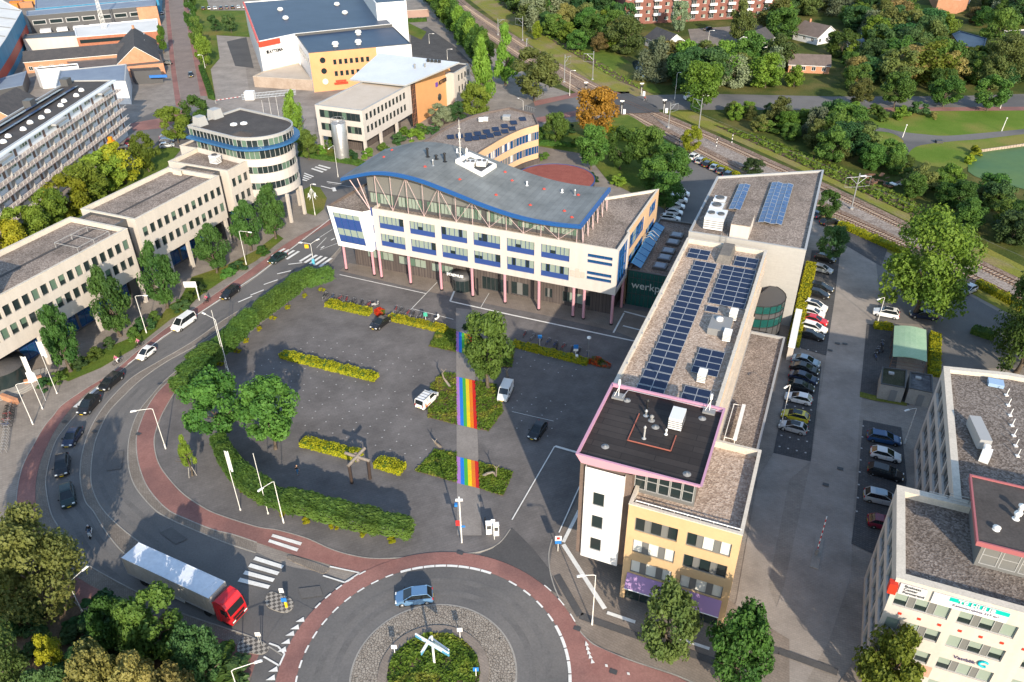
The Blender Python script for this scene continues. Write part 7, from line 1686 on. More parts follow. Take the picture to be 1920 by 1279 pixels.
lp_('window',mb,[M['car_glass']],cab)
for s in(-.9,.9):mb=MB();mb.box((x0+2.33,s,.9),(.08,.45,.2));lp_('headlight',mb,[M['lamp_clear']],cab)
wm=MB();wm.lathe((0,0,0),[(.28,-.16),(.48,-.16),(.5,-.1),(.5,.1),(.48,.16),(.28,.16),(.1,.1)],0,20,M=Matrix.Rotation(R(90),4,'X'));wm=wm.mesh('wheel',[M['tyre']])
for x in(2.2,3.5,4.8,12.3,TL+1.5):
 for s in(-1,1):w_=obj('wheel',wm,lor,(x,s*1.05,.5));mbr=MB();mbr.lathe((0,0,0),[(.29,-.17),(.1,-.14)][::s or 1],0,12,M=Matrix.Rotation(R(90),4,'X'));obj('rim',mbr.mesh('rim',[M['rim']]),w_)
mb=MB();mb.box((12.4,0,.9),(2.6,1.0,.3));mb.box((12.9,1.0,.75),(1.0,.5,.6));lp_('tractor_frame',mb,[M['dark_grey']])
a,b=P2(1334,186),P2(1268,188);d=b-a;bl_=thing('box_truck','white box truck half hidden by the bright green tree by the level crossing','truck',(*a,0),math.atan2(d.y,d.x));L_=9.5
mb=MB();mb.box((3.4,0,2.1),(6.8,2.4,2.6));obj('box',mb.mesh('box',[M['white']]),bl_);mb=MB();mb.box((8.1,0,1.5),(2.0,2.3,2.2),0,0,None,.88);mb.box((8.6,0,2.1),(1.1,2.1,.8),0,1);obj('cab',mb.mesh('cab',[M['white'],M['car_glass']]),bl_)
for x in(1.6,8):
 for s in(-1,1):obj('wheel',wm,bl_,(x,s*1.0,.5))
# lamps, poles, signs
lampn=0
def lamp(label,base,bend,head,name='street_lamp',h=None,arms=None,m='pole_white',arm_up=.25):
 b=P2(*base);h=h or hgt(base,bend);r=thing(name,label,'street lamp',(b.x,b.y,0),0,'street lamps')
 mb=MB();mb.bar((0,0,0),(0,0,h),.07,0,8,.045);mb.bar((0,0,0),(0,0,.9),.11,0,8)
 obj('pole',mb.mesh('pole',[M[m]]),r)
 for hd_ in(head if isinstance(head,list)else[head]):
  q=P(*hd_,h+arm_up)-Vector((b.x,b.y,0));mb=MB()
  d=Vector((q.x,q.y,0));L_=max(.4,d.length);d=d/L_ if d.length>.1 else Vector((0,-1,0));L_=min(L_,2.6)
  e=d*L_+Vector((0,0,h+arm_up));mb.tube([(0,0,h-.03),d*.25+Vector((0,0,h+.12)),e],.045,0,6);obj('arm',mb.mesh('arm',[M[m]]),r)
  mb=MB();mb.box((0,0,0),(.85,.26,.14),0,0,None,.7);mb.box((0,0,-.08),(.6,.2,.03),0,1);lm=obj('lamp_head',mb.mesh('lamp_head',[M['white'],M['lamp_clear']]),r,e+d*.3,math.atan2(d.y,d.x))
 return r
for t,b,e,h in(('white street lamp on the cycle path island with its arm over the bend',(311,842),(285,767),(254,770)),('white street lamp at the left office entrance beside the bike racks',(62,796),(31,722),(54,716)),('white street lamp on the pavement between office trees, nearer the minibus',(275,625),(255,556),(269,554)),('white street lamp on the pavement near the first zebra crossing',(462,497),(449,434),(466,435)),('tall lamp beside the clipped trees and flagpole',(429,699),(404,600),(383,588)),('lamp by the curved hedge trees above the red cycle path',(532,981),(513,903),(492,915)),('lamp on the paving left of the yellow front with small signs',(1110,1172),(1119,1079),(1094,1079)),('lamp cut by the bottom edge beside the lower chequered island',(452,1312),(445,1258),(478,1242)),('lamp standing in the lower left garden over the road',(157,1153),(134,1094),(155,1069)),('lamp on the grass before the steel silo',(634,332),(628,273),(616,279)),('lamp in the car park beside the white car under the huge tree',(1645,606),(1659,558),(1650,560)),('lamp at the corner of the rear wing of the business centre',(1696,832),(1718,766),(1704,768)),('small lamp along the lower row of parked cars',(1464,800),(1470,722),(1476,724)),('tall lamp beside the right hand road',(1875,204),(1888,152),(1880,149)),('lamp behind the curved office wing',(981,214),(980,190),(971,184)),('plain lamp near the level crossing box on the town side',(1068,180),(1070,133),(1076,132)),('lamp behind the bright green tree near the box truck',(1265,186),(1271,137),(1276,136)),('lamp before the apartment block by the white gabled house',(1327,86),(1329,58),(1337,57)),('lamp at the warehouse yard, right one',(839,112),(840,93),(845,92)),('lamp at the warehouse yard, left one',(805,82),(806,64),(811,63)),('lamp on the far street near the dense verge trees',(385,128),(378,104),(374,103)),('lamp in the white row car park behind glass link',(1568,25),(1570,0),(1575,0))):
 lamp(t,b,e,h)
lz=lamp('lamp with two arms and yellow signs over the zebra crossing',(589,498),(583,458),[(566,455),(594,450)])
mb=MB();mb.box((-.9,0,4.4),(.8,.08,.8));obj('sign_plate',mb.mesh('sign_plate',[plain('amber',(.75,.42,.02),.5)]),lz);mb=MB();mb.box((0,-.1,1.0),(.5,.4,1.1));obj('control_box',mb.mesh('control_box',[plain('cyan_box',(.1,.42,.55),.5)]),lz)
lg=lamp('white pole with drooping banners on the oval lawn by the round tower',(591,404),(583,346),[(587,345)])
for k in range(5):
 a=k*1.26+.6;mb=MB();d=Vector((math.cos(a),math.sin(a),0));mb.bar(d*.1+Vector((0,0,6.6)),d*1.2+Vector((0,0,4.3)),.035,0,5);mb.box((d.x*.75,d.y*.75,5.0),(.28,.03,.9),a);obj('banner',mb.mesh('banner',[M['white']]),lg)
b=P2(1102,681);r=thing('area_light','dark slim area light at the end of the yellow hedge near the red flowers','street lamp',(b.x,b.y,0));mb=MB();h=hgt((1102,681),(1105,634));mb.bar((0,0,0),(0,0,h),.06);obj('pole',mb.mesh('pole',[M['mid_grey']]),r);mb=MB();mb.lathe((0,0,h),[(.35,0),(.35,.2),(.1,.3)]);obj('lamp_head',mb.mesh('lamp_head',[M['white']]),r)
for t,x,y,yt in(('short white park lamp where the park paths fork',1692,258,235),('short white park lamp near the right end of the park path',1878,246,222)):
 p=P2(x,y);h=hgt((x,y),(x,yt));mb=MB();mb.bar((0,0,0),(.3,0,h),.12,0,8,.08);mb.lathe((.3,0,h),[(.2,0),(.22,.15),(.05,.25)]);tag(obj('park_lamp',mb.mesh('park_lamp',[M['pole_white']]),None,(p.x,p.y,0)),t,'lamp','park lamps')
def flagpole(label,base,top,flag=None,w_=.5,L_=2.2,group='flagpoles',h=None):
 b=P2(*base);h=h or hgt(base,top);r=thing('flagpole',label,'flagpole',(b.x,b.y,0),0,group);mb=MB();mb.bar((0,0,0),(0,0,h),.06,0,8,.035);mb.bar((0,0,0),(0,0,.3),.12);obj('pole',mb.mesh('pole',[M['pole_white']]),r)
 if flag:
  mb=MB()
  for i in range(6):
   x0,x1=i*w_/6,(i+1)*w_/6;y0,y1=.1*math.sin(i*1.3),.1*math.sin((i+1)*1.3)
   q_=[(x0+.06,y0,h-.1-L_-i*.06),(x1+.06,y1,h-.1-L_-(i+1)*.06),(x1+.06,y1,h-.15),(x0+.06,y0,h-.15)];mb.face(q_,0);mb.face([(x,y+.012,z)for x,y,z in q_[::-1]],0)
  obj('flag',mb.mesh('flag',[M[flag]]),r)
flagpole('flagpole with a furled white flag behind the young tree',(451,957),(421,845),'white',.35,3.2);flagpole('bare white flagpole right of the one with the furled flag',(503,964),(480,850));flagpole('flagpole with white flag nearest the office shrubs',(107,738),(66,640),'white',.7,2.6);flagpole('flagpole with long white banner and board at the office steps',(80,767),(38,668),'white',.6,3.6);flagpole('tall bare pole close to the tall lamp by the clipped trees',(424,690),(407,582))
for i in range(3):flagpole(f'white flagpole before the warehouse yard, {["left", "middle", "right"][i]} of three',(496+i*14,219+i*2),(491+i*13.5,188-i*4.5))
flagpole('white mast with small box beside the curved wing',(772,262),(771,243));
def catenary(label,base,top,arm,L_=3.4,both=False):
 b=P2(*base);h=hgt(base,top);r=thing('catenary_mast',label,'catenary mast',(b.x,b.y,0),0,'catenary masts');q=P(*arm,h*.9)-Vector((b.x,b.y,0));d=Vector((q.x,q.y,0)).normalized()
 mb=MB();mb.bar((0,0,0),(0,0,h),.17,0,8,.13);mb.box((0,0,.2),(.7,.7,.4));obj('pole',mb.mesh('pole',[M['steel']]),r)
 for s in((1,-1)if both else(1,)):
  mb=MB();e=d*L_*s+Vector((0,0,h*.9));mb.bar((0,0,h*.9),e,.08);mb.bar((0,0,h*.7),d*L_*s*.7+Vector((0,0,h*.9)),.06);mb.bar((0,0,h*.62),d*L_*s+Vector((0,0,h*.64)),.04);mb.bar(e,d*L_*s+Vector((0,0,h*.64)),.03);obj('arm',mb.mesh('arm',[M['steel']]),r)
catenary('grey catenary mast with two arms beside the metal clad hall',(1596,392),(1612,325),(1640,330),3.0,True)
for t,b,tp,a in(('catenary mast behind the hedge row by the round garden trees',(1253,240),(1257,193),(1275,193)),('leaning catenary mast right of the box truck',(1310,242),(1317,184),(1298,184)),('catenary mast before the dark broad tree',(1058,155),(1060,103),(1076,103)),('catenary mast on the far side opposite the dark broad tree',(1111,150),(1113,96),(1098,101)),('catenary mast beside the yellow green shrub tree',(980,76),(980,31),(965,34)),('catenary mast by the tall pointed trees',(934,66),(936,35),(948,36)),('bare mast left of the shrub tree by far tracks',(987,105),(987,72),(990,72))):catenary(t,b,tp,a)
mb=MB()
for tr in TRK:
 for a,b in zip(tr,tr[1:]):mb.bar((a.x,a.y,5.6),(b.x,b.y,5.6),.02,0,3)
tag(obj('contact_wires',mb.mesh('contact_wires',[M['mid_grey']])),'thin overhead wires hanging above the two railway tracks','overhead wire')
def post(name,label,cat,x,y,h,parts,group=None,pole='pole_white',r_=.05,rz=0):
 p=P2(x,y);r=thing(name,label,cat,(p.x,p.y,0),rz,group)
 mb=MB();mb.bar((0,0,0),(0,0,h),r_,0,8);obj('pole',mb.mesh('pole',[M[pole]]),r)
 for n_,c,s,m in parts:mb=MB();mb.box(c,s,0,0,None,.98);obj(n_,mb.mesh(n_,[M[m]]),r)
 return r
M['sign_blue']=plain('sign_blue2',(.02,.17,.50),.5);M['sign_red']=plain('sign_red',(.55,.03,.03),.5);M['sign_yellow']=plain('sign_yellow',(.75,.5,.02),.5);M['sign_green']=plain('sign_green',(.05,.35,.25),.5)
for i,(x,y)in enumerate(((1098,178),(1202,180),(1244,212),(1165,214))):post('crossing_signal',f'level crossing signal with white backing, {ORD[i]} from the dark broad tree','signal',x,y,4.2,[('signal_head',(0,-.1,3.2),(1.0,.2,.7),'black'),('cross',(0,-.1,4.1),(1.3,.08,.35),'white'),('control_box',(.9,.2,.7),(.8,.6,1.4),'white')],'level crossing signals',r_=.08)
for i,(x,y)in enumerate(((1343,275),(1372,268),(1273,277))):
 p=P2(x,y);mb=MB()
 for k in range(5):mb.bar((0,0,k*.5),(0,0,k*.5+.5),.11,k%2,8)
 mb.box((0,-.05,2.6),(.4,.1,.5),0,1);tag(obj('track_marker',mb.mesh('track_marker',[M['white'],M['black']]),None,(p.x,p.y,0)),f'black and white banded post beside the tracks, {["left of the far track", "right of the far track", "left of the small yellow green tree"][i]}','marker post','banded track posts')
post('parking_sign','blue parking sign with white ticket board by the yellow hedge','sign',1079,672,2.6,[('sign_plate',(0,-.06,2.4),(.8,.06,.8),'sign_blue'),('lower_plate',(0,-.06,1.75),(.8,.06,.45),'white'),('ticket_machine',(.1,-1.0,.7),(.45,.4,1.4),'white')])
post('blue_sign','small blue sign behind the long yellow hedge near the lone tree','sign',1012,650,2.3,[('sign_plate',(0,-.06,2.1),(.7,.06,.7),'sign_blue')]);post('green_sign','small green sign behind the hedge left of the rainbow walk','sign',799,607,2.2,[('sign_plate',(0,-.06,2.0),(.7,.06,.8),'sign_green')])
post('town_sign','white sign with a small crest plate beside the paved band stones','sign',1046,1034,2.6,[('sign_plate',(0,-.06,2.4),(.8,.06,.8),'white'),('sign_disc',(0,-.11,2.45),(.4,.05,.4),'sign_red'),('lower_plate',(0,-.06,1.7),(.8,.06,.5),'sign_blue')])
post('office_sign','white board sign on a leaning post on the lawn before the offices','sign',374,563,3.6,[('sign_board',(-1.0,-.06,3.5),(2.4,.1,1.2),'white')],r_=.12)
post('board_sign','white board hanging at the office steps between two flagpoles','sign',86,752,5.2,[('sign_board',(-.6,-.06,4.8),(1.4,.1,1.6),'white')])
post('mast_sign','white mast with red and blue signs at the near end of the grey walkway','sign',866,1018,8.0,[('red_plate',(-.35,-.06,3.6),(.5,.06,.9),'sign_red'),('blue_plate',(.25,-.06,3.0),(.6,.06,.3),'sign_blue'),('camera_arm',(0,-.1,7.6),(.9,.2,.25),'white'),('camera',(-.4,-.2,6.9),(.35,.4,.35),'sign_blue')],r_=.1)
for i,(x,y)in enumerate(((917,1000),(930,1003))):p=P2(x,y);mb=MB();mb.box((0,0,.95),(.75,.5,1.9));mb.box((0,-.27,1.3),(.55,.05,.6),0,1);mb.box((0,0,1.95),(.85,.6,.1),0,0);tag(obj('street_cabinet',mb.mesh('street_cabinet',[M['white'],M['dark_grey']]),None,(p.x,p.y,0),.1),f'white cabinet at the walkway end, {["next to the black post", "beside the thin sign pole"][i]}','cabinet','cabinets at the walkway end')
post('bollard','dark post beside the white cabinets','bollard',910,992,2.0,[('cap',(0,0,2.0),(.16,.16,.1),'black')],pole='black',r_=.09);post('sign_pole','thin white pole right of the cabinets','pole',927,1012,3.6,[('sign_plate',(-.1,-.06,3.4),(.5,.06,.6),'white')])
post('keep_right_post','yellow post with round blue sign on the upper chequered island','sign',538,1139,1.6,[('yellow_sleeve',(0,0,.55),(.26,.26,1.1),'sign_yellow'),('blue_disc',(-.1,-.1,1.45),(.62,.1,.62),'sign_blue'),('sign_back',(-.3,.3,2.6),(.5,.06,.7),'white')],r_=.07)
post('keep_right_post','grey post with signs on the lower chequered island','sign',492,1212,2.4,[('sign_plate',(-.1,-.06,2.2),(.6,.06,.6),'white'),('brace',(-.2,0,1.2),(.06,.06,1.2),'coping_grey')],pole='steel')
for i,(x,y)in enumerate(((741,1230),(863,1198),(893,1272))):post('roundabout_sign',f'round sign on the island rim, {["left of the direction sign", "above right of the direction sign", "at the lower right of the island"][i]}','sign',x,y,1.7,[('sign_plate',(0,.06,1.5),(.6,.06,.6),['white','white','sign_blue'][i])],'round signs on the roundabout island')
ds=thing('direction_sign','white post with long blue direction boards on the roundabout','sign',(*P2(815,1248),0));b=ds.location;h=5.0;mb=MB();mb.bar((0,0,0),(0,0,h),.13,0,10);obj('pole',mb.mesh('pole',[M['white']]),ds)
for(x0,y0),(x1,y1),z in(((779,1191),(842,1228),4.4),((790,1226),(808,1196),4.2),((808,1198),(842,1222),3.8)):
 a,c=P(x0,y0,z)-b,P(x1,y1,z)-b;d=(c-a);mb=MB();m_=(a+c)/2
 mb.box((m_.x,m_.y,z),(d.length,.1,.5),math.atan2(d.y,d.x),0);mb.box((m_.x,m_.y,z+.26),(d.length,.16,.06),math.atan2(d.y,d.x),1)
 n_=Vector((d.y,-d.x,0)).normalized()
 for k in range(2):mb.box((m_.x+n_.x*.06,m_.y+n_.y*.06,z+.1-k*.2),(d.length*.6,.03,.07),math.atan2(d.y,d.x),1)
 obj('direction_board',mb.mesh('direction_board',[plain('board_blue',(.10,.33,.52),.4),M['white']]),ds)
def barrier(label,base,tip,h=1.0,tilt=0.0,name='barrier'):
 p=P2(*base);q=P2(*tip);d=q-p;L_=d.length;r=thing(name,label,'barrier',(p.x,p.y,0),math.atan2(d.y,d.x));mb=MB();mb.box((0,0,h*.55),(.4,.35,h*1.1));obj('barrier_post',mb.mesh('barrier_post',[M['mid_grey']]),r)
 mb=MB();n=12
 for k in range(n):mb.bar((L_*k/n,0,h+tilt*k/n),(L_*(k+1)/n,0,h+tilt*(k+1)/n),.07,k%2,6)
 obj('boom',mb.mesh('boom',[M['sign_red'],M['white']]),r)
barrier('red and white barrier raised over the car park exit',(1530,1040),(1534,1024),1.0,4.2);barrier('long red and white barrier at the warehouse yard gate',(405,194),(452,187),1.0)
mb=MB();a,b_=P2(1526,1066),P2(1537,1010);d=b_-a;c=a.lerp(b_,.5);mb.box((c.x,c.y,.08),(d.length,1.0,.16),math.atan2(d.y,d.x));struct('traffic_island',mb,M['kerb'])
r=thing('yard_gate','white sliding gate with lattice bars at the warehouse yard','gate',(*P2(505,184),0));a,b_=P2(455,188),P2(555,178);mb=MB();d=b_-a
for k in range(40):p=a+d*k/39-r.location.xy;mb.bar((p.x,p.y,.2),(p.x,p.y,1.9),.05,0,4)
for z in(.2,1.0,1.9):p,q=a-r.location.xy,b_-r.location.xy;mb.bar((p.x,p.y,z),(q.x,q.y,z),.06,0,4)
obj('lattice',mb.mesh('lattice',[plain('gate_paint',(.55,.6,.66),.5)]),r);mb=MB();p=P2(470,186)-r.location.xy;mb.box((p.x,p.y,1.3),(3,2.4,2.6));obj('guard_box',mb.mesh('guard_box',[M['white']]),r)
r=thing('brick_yard_wall','pale brick wall beside the warehouse yard','wall',(*P2(772,33),0));a,b_=P2(742,38),P2(808,34);d=b_-a;mb=MB();mb.box((0,0,1.6),(d.length,.4,3.2),math.atan2(d.y,d.x));mb.box((0,0,3.25),(d.length,.5,.12),math.atan2(d.y,d.x),1);obj('walls',mb.mesh('walls',[noisy('mauve_brick',(.30,.20,.17),(.36,.25,.21),.3,5,.1),M['coping']]),r)
mb=MB();a,b_=P2(1830,287),P2(1965,268);d=b_-a;c=a.lerp(b_,.5)
for k in range(26):p=a+d*k/25;mb.box((p.x,p.y,.35),(d.length/25*.9,.22,.9),math.atan2(d.y,d.x))
tag(obj('pond_revetment',mb.mesh('pond_revetment',[M['sleeper']])),'low grey timber edging along the pond','retaining wall')
tag(obj('pit_hatch',(lambda m:(m.box((0,0,.35),(1.8,1.2,.7)),m.box((0,0,.72),(1.9,1.3,.08)),m.mesh('pit_hatch',[M['dark_grey']]))[2])(MB()),None,(*P2(1760,268),0)),'dark box on the grass beside the park path','utility box')
hp_=thing('junk_heap','heap of timber and junk with a green sheet beside the tracks','heap',(*P2(1650,345),0));q=random.Random(4)
for n_,m_,k in(('timber','rail',22),('sheet','glass_teal',2),('sack','white',4)):
 for _ in range(k):mb=MB();mb.box((q.gauss(0,3.2),q.gauss(0,1.6),q.uniform(.2,1.2)),(q.uniform(.8,2.6),q.uniform(.2,1.0),q.uniform(.15,.5)),q.uniform(0,3));obj(n_,mb.mesh(n_,[M[m_]]),hp_)
sc=thing('timber_sculpture','grey timber sculpture of crossed beams on dark legs standing on the square','sculpture',(*P2(676,900),0));o=sc.location
def beam(p,q,r_,m_,n_):mb=MB();mb.bar(Vector(p)-o,Vector(q)-o,r_,0,6);obj(n_,mb.mesh(n_,[M[m_]]),sc)
b1,b2=P2(660,906),P2(694,898);M['dark_timber']=plain('dark_timber',(.05,.035,.03),.8);M['weathered']=noisy('weathered',(.16,.13,.11),(.26,.23,.20),.8,6,.2)
beam((b1.x,b1.y,0),P(654,872,4.0),.25,'dark_timber','leg');beam((b2.x,b2.y,0),P(690,862,4.0),.25,'dark_timber','leg');beam(P(652,874,4.0),P(684,840,4.6),.24,'weathered','beam');beam(P(647,849,4.5),P(693,864,4.0),.24,'weathered','beam');beam(P(666,849,4.4),P(672,866,3.6),.28,'weathered','beam')
for x,y in((667,891),(671,896),(676,888),(680,895),(672,888)):p=P2(x,y);mb=MB();mb.lathe((p.x-o.x,p.y-o.y,0),[(.22,0),(.22,.03),(.02,.05)],0,10);obj('floor_light',mb.mesh('floor_light',[M['paleb']if 'paleb' in M else plain('pale_blue_lens',(.45,.62,.7),.2)]),sc)
for i,(pts,t)in enumerate((([(845,727,0),(838,717,.5),(832,709,1.3),(829,700,2.4),(832,697,2.9)],'bent grey metal sculpture in the planting left of the large rainbow'),([(905,893,0),(913,888,.6),(925,885,.9),(930,893,.3),(931,878,2.4)],'curled grey metal sculpture right of the lower rainbow'),([(955,712,0),(951,704,.8),(950,695,1.8)],'slim grey sculpture behind the white van'),([(826,838,.0),(818,832,1.0),(815,828,1.8)],'slim dark sculpture left of the lower rainbow'))):
 b=P2(*pts[0][:2]);mb=MB();pp=[P(x,y,z)-Vector((b.x,b.y,0))for x,y,z in pts]
 for k,(a,c)in enumerate(zip(pp,pp[1:])):mb.bar(a,c,.24-.04*k,0,7,.20-.04*k)
 for k in range(2):mb.bar(pp[-1],pp[-1]+Vector((.4*(-1)**k,.1,.5)),.07,0,5,.03)
 tag(obj('sculpture',mb.mesh('sculpture',[M['weathered']]),None,(b.x,b.y,0)),t,'sculpture')
for i,(a,b_,z)in enumerate((((6,748),(34,758),.9),((48,722),(80,712),.8))):p,q_=P2(*a),P2(*b_);d=q_-p;c=p.lerp(q_,.5);mb=MB();mb.box((0,0,z/2),(d.length,.5,z),math.atan2(d.y,d.x));mb.box((0,0,z+.04),(d.length+.1,.6,.08),math.atan2(d.y,d.x));tag(obj('brick_planter_wall',mb.mesh('brick_planter_wall',[M['brick_pale']]),None,(c.x,c.y,0)),['low orange brick wall above the bicycle racks at the left edge','low orange brick wall beside the office steps'][i],'wall')
mb=MB();c=P2(12,712);o_=thing('office_kiosk','dark round glazed entrance pavilion at the left edge before the offices','pavilion',(c.x,c.y,0))
mb.lathe((0,0,0),[(3.4,0),(3.4,2.9)],0,24);obj('walls',mb.mesh('walls',[M['glass']]),o_);mb=MB();mb.lathe((0,0,2.9),[(3.7,0),(3.7,.25),(.1,.8)],0,24);obj('roof',mb.mesh('roof',[M['tiles_dark']]),o_)
for k in range(3):
 mb=MB();cc=P2(14,712)
 for i in range(12):
  t0,t1=R(-75+i*9),R(-66+i*9);rr=5.0+k*.5;mb.face([(cc.x+r_*math.cos(t),cc.y+r_*math.sin(t),.30-k*.1)for r_,t in((3.4,t0),(rr,t0),(rr,t1),(3.4,t1))])
  mb.face([(cc.x+rr*math.cos(t0),cc.y+rr*math.sin(t0),0),(cc.x+rr*math.cos(t1),cc.y+rr*math.sin(t1),0),(cc.x+rr*math.cos(t1),cc.y+rr*math.sin(t1),.30-k*.1),(cc.x+rr*math.cos(t0),cc.y+rr*math.sin(t0),.30-k*.1)])
 struct('steps',mb,M['concrete'])
# bicycles, scooters and people
def bike_parts():
 W_=MB();pts=[(.34*math.cos(i*math.pi/8),0,.34*math.sin(i*math.pi/8))for i in range(17)];W_.tube(pts,.03,0,5)
 for i in range(6):W_.bar((0,0,0),(.33*math.cos(i*1.047),0,.33*math.sin(i*1.047)),.008,0,3)
 F_=MB();F_.tube([(-.52,0,.35),(-.12,0,.32),(.38,0,.72),(-.2,0,.72),(-.12,0,.32)],.025,0,6);F_.tube([(-.52,0,.35),(-.2,0,.72),(-.22,0,.9)],.022,0,6);F_.tube([(.52,0,.35),(.38,0,.72),(.34,0,1.02)],.022,0,6);F_.box((-.5,0,.72),(.4,.12,.02))
 H_=MB();H_.tube([(.2,-.28,1.02),(.34,-.2,1.05),(.34,.2,1.05),(.2,.28,1.02)],.02,0,6);S_=MB();S_.box((-.24,0,.93),(.26,.15,.06),0,0,None,.7)
 return W_.mesh('wheel',[M['black']]),F_.mesh('frame',[M['dark_grey']]),H_.mesh('handlebar',[M['steel']]),S_.mesh('saddle',[M['black']])
BP=bike_parts()
BCOL=[plain('bike_black',(.02,.02,.022),.4),plain('bike_silver',(.4,.41,.43),.35,.5),plain('bike_blue',(.04,.08,.2),.4),plain('bike_red',(.3,.03,.03),.4)]
def bicycle(label,x,y,rz,group=None,col=0):
 r=thing('bicycle',label,'bicycle',(x,y,.03),rz,group);f=obj('frame',BP[1],r);paint(f,BCOL[col%4]);obj('handlebar',BP[2],r);obj('saddle',BP[3],r)
 for xx in(-.52,.52):obj('wheel',BP[0],r,(xx,0,.34))
 return r
q=random.Random(9)
for a,b_,n_,t,g in(((612,558),(692,574),7,'bicycle standing in the racks behind the left yellow hedge','bicycles behind the left yellow hedge'),((742,584),(800,598),6,'bicycle standing in the racks behind the middle yellow hedge','bicycles behind the middle yellow hedge'),((985,632),(1100,668),9,'bicycle leaning behind the long yellow hedge right of the lone tree','bicycles behind the right yellow hedge'),((22,765),(14,800),9,'bicycle parked in the rack below the low orange wall','bicycles at the left edge'),((1655,650),(1640,672),5,'bicycle parked beside the green roofed cycle shed','bicycles by the cycle shed')):
 for i in range(n_):p=P2(*a).lerp(P2(*b_),i/(n_-1));bicycle(t,p.x+q.uniform(-.15,.15),p.y+q.uniform(-.2,.2),-HD+1.57+q.uniform(-.3,.3)if n_!=9 or a[0]>100 else q.uniform(-.3,.3),g,q.randint(0,3))
for a,b_,n_,t in(((608,563),(695,582),8,'steel bicycle hoop in the row behind the left yellow hedge'),((740,590),(815,608),8,'steel bicycle hoop in the row behind the middle yellow hedge'),((14,806),(8,850),9,'empty steel bicycle hoop at the left edge')):
 hm=MB();hm.tube([(-.4,0,0),(-.4,0,.7),(-.3,0,.85),(.3,0,.85),(.4,0,.7),(.4,0,0)],.03,0,6);hm=hm.mesh('bicycle_hoop',[M['steel']])
 for i in range(n_):p=P2(*a).lerp(P2(*b_),i/(n_-1));tag(obj('bicycle_hoop',hm,None,(p.x,p.y,0),-HD+1.57 if a[0]>100 else 0),t,'bicycle hoop',t.replace('steel bicycle hoop','hoops'))
def scooter(label,x,y,rz,col='white'):
 r=thing('motor_scooter',label,'scooter',(x,y,.02),rz);mb=MB();mb.box((-.35,0,.6),(.85,.32,.4),0,0,None,.8);mb.box((.1,0,.32),(.6,.3,.1),0,0);mb.box((.5,0,.65),(.14,.36,.7),0,0,None,.8);obj('body',mb.mesh('body',[M[col]]),r)
 mb=MB();mb.box((-.35,0,.84),(.7,.28,.1),0,0,None,.85);obj('saddle',mb.mesh('saddle',[M['black']]),r);mb=MB();mb.tube([(.45,-.34,1.05),(.5,0,1.0),(.45,.34,1.05)],.025);obj('handlebar',mb.mesh('handlebar',[M['black']]),r);mb=MB();mb.lathe((.6,0,.85),[(.11,0),(.1,.06),(.02,.08)],0,10,M=Matrix.Rotation(R(90),4,'Y'));obj('headlight',mb.mesh('headlight',[M['lamp_clear']]),r)
 wl_=MB();wl_.lathe((0,0,0),[(.1,-.06),(.22,-.06),(.23,0),(.22,.06),(.1,.06)],0,14,M=Matrix.Rotation(R(90),4,'X'));wl_=wl_.mesh('wheel',[M['tyre']])
 for xx in(-.6,.62):obj('wheel',wl_,r,(xx,0,.23))
 return r
for t,x,y,rz,c in(('silver scooter beside the round bed of red flowers',704,574,.5,'coping_grey'),('white and black scooter at the end of the middle yellow hedge',820,600,1.2,'white'),('black scooter behind the long yellow hedge',1044,656,1.4,'dark_grey'),('dark motorbike parked beside the green roofed cycle shed',1648,662,.3,'dark_grey')):p=P2(x,y);scooter(t,p.x,p.y,rz,c)
SKIN=plain('skin',(.50,.30,.21),.6)
def cloth(n_,c):return plain(n_,c,.85)
def skinned(name,pts,edges,rad,m_,par,lv=1):
 me=bpy.data.meshes.new(name);me.from_pydata(pts,edges,[]);me.materials.append(m_);o=bpy.data.objects.new(name,me);COL.objects.link(o)
 o.modifiers.new('skin','SKIN');sv=me.skin_vertices[0].data
 for i,r_ in enumerate(rad):sv[i].radius=(r_,r_)
 sv[0].use_root=True
 s=o.modifiers.new('sub','SUBSURF');s.levels=lv;s.render_levels=lv
 bpy.context.view_layer.update();ev=o.evaluated_get(bpy.context.evaluated_depsgraph_get());fm=bpy.data.meshes.new_from_object(ev)
 bpy.data.objects.remove(o);bpy.data.meshes.remove(me)
 for p in fm.polygons:p.use_smooth=True
 return obj(name,fm,par)
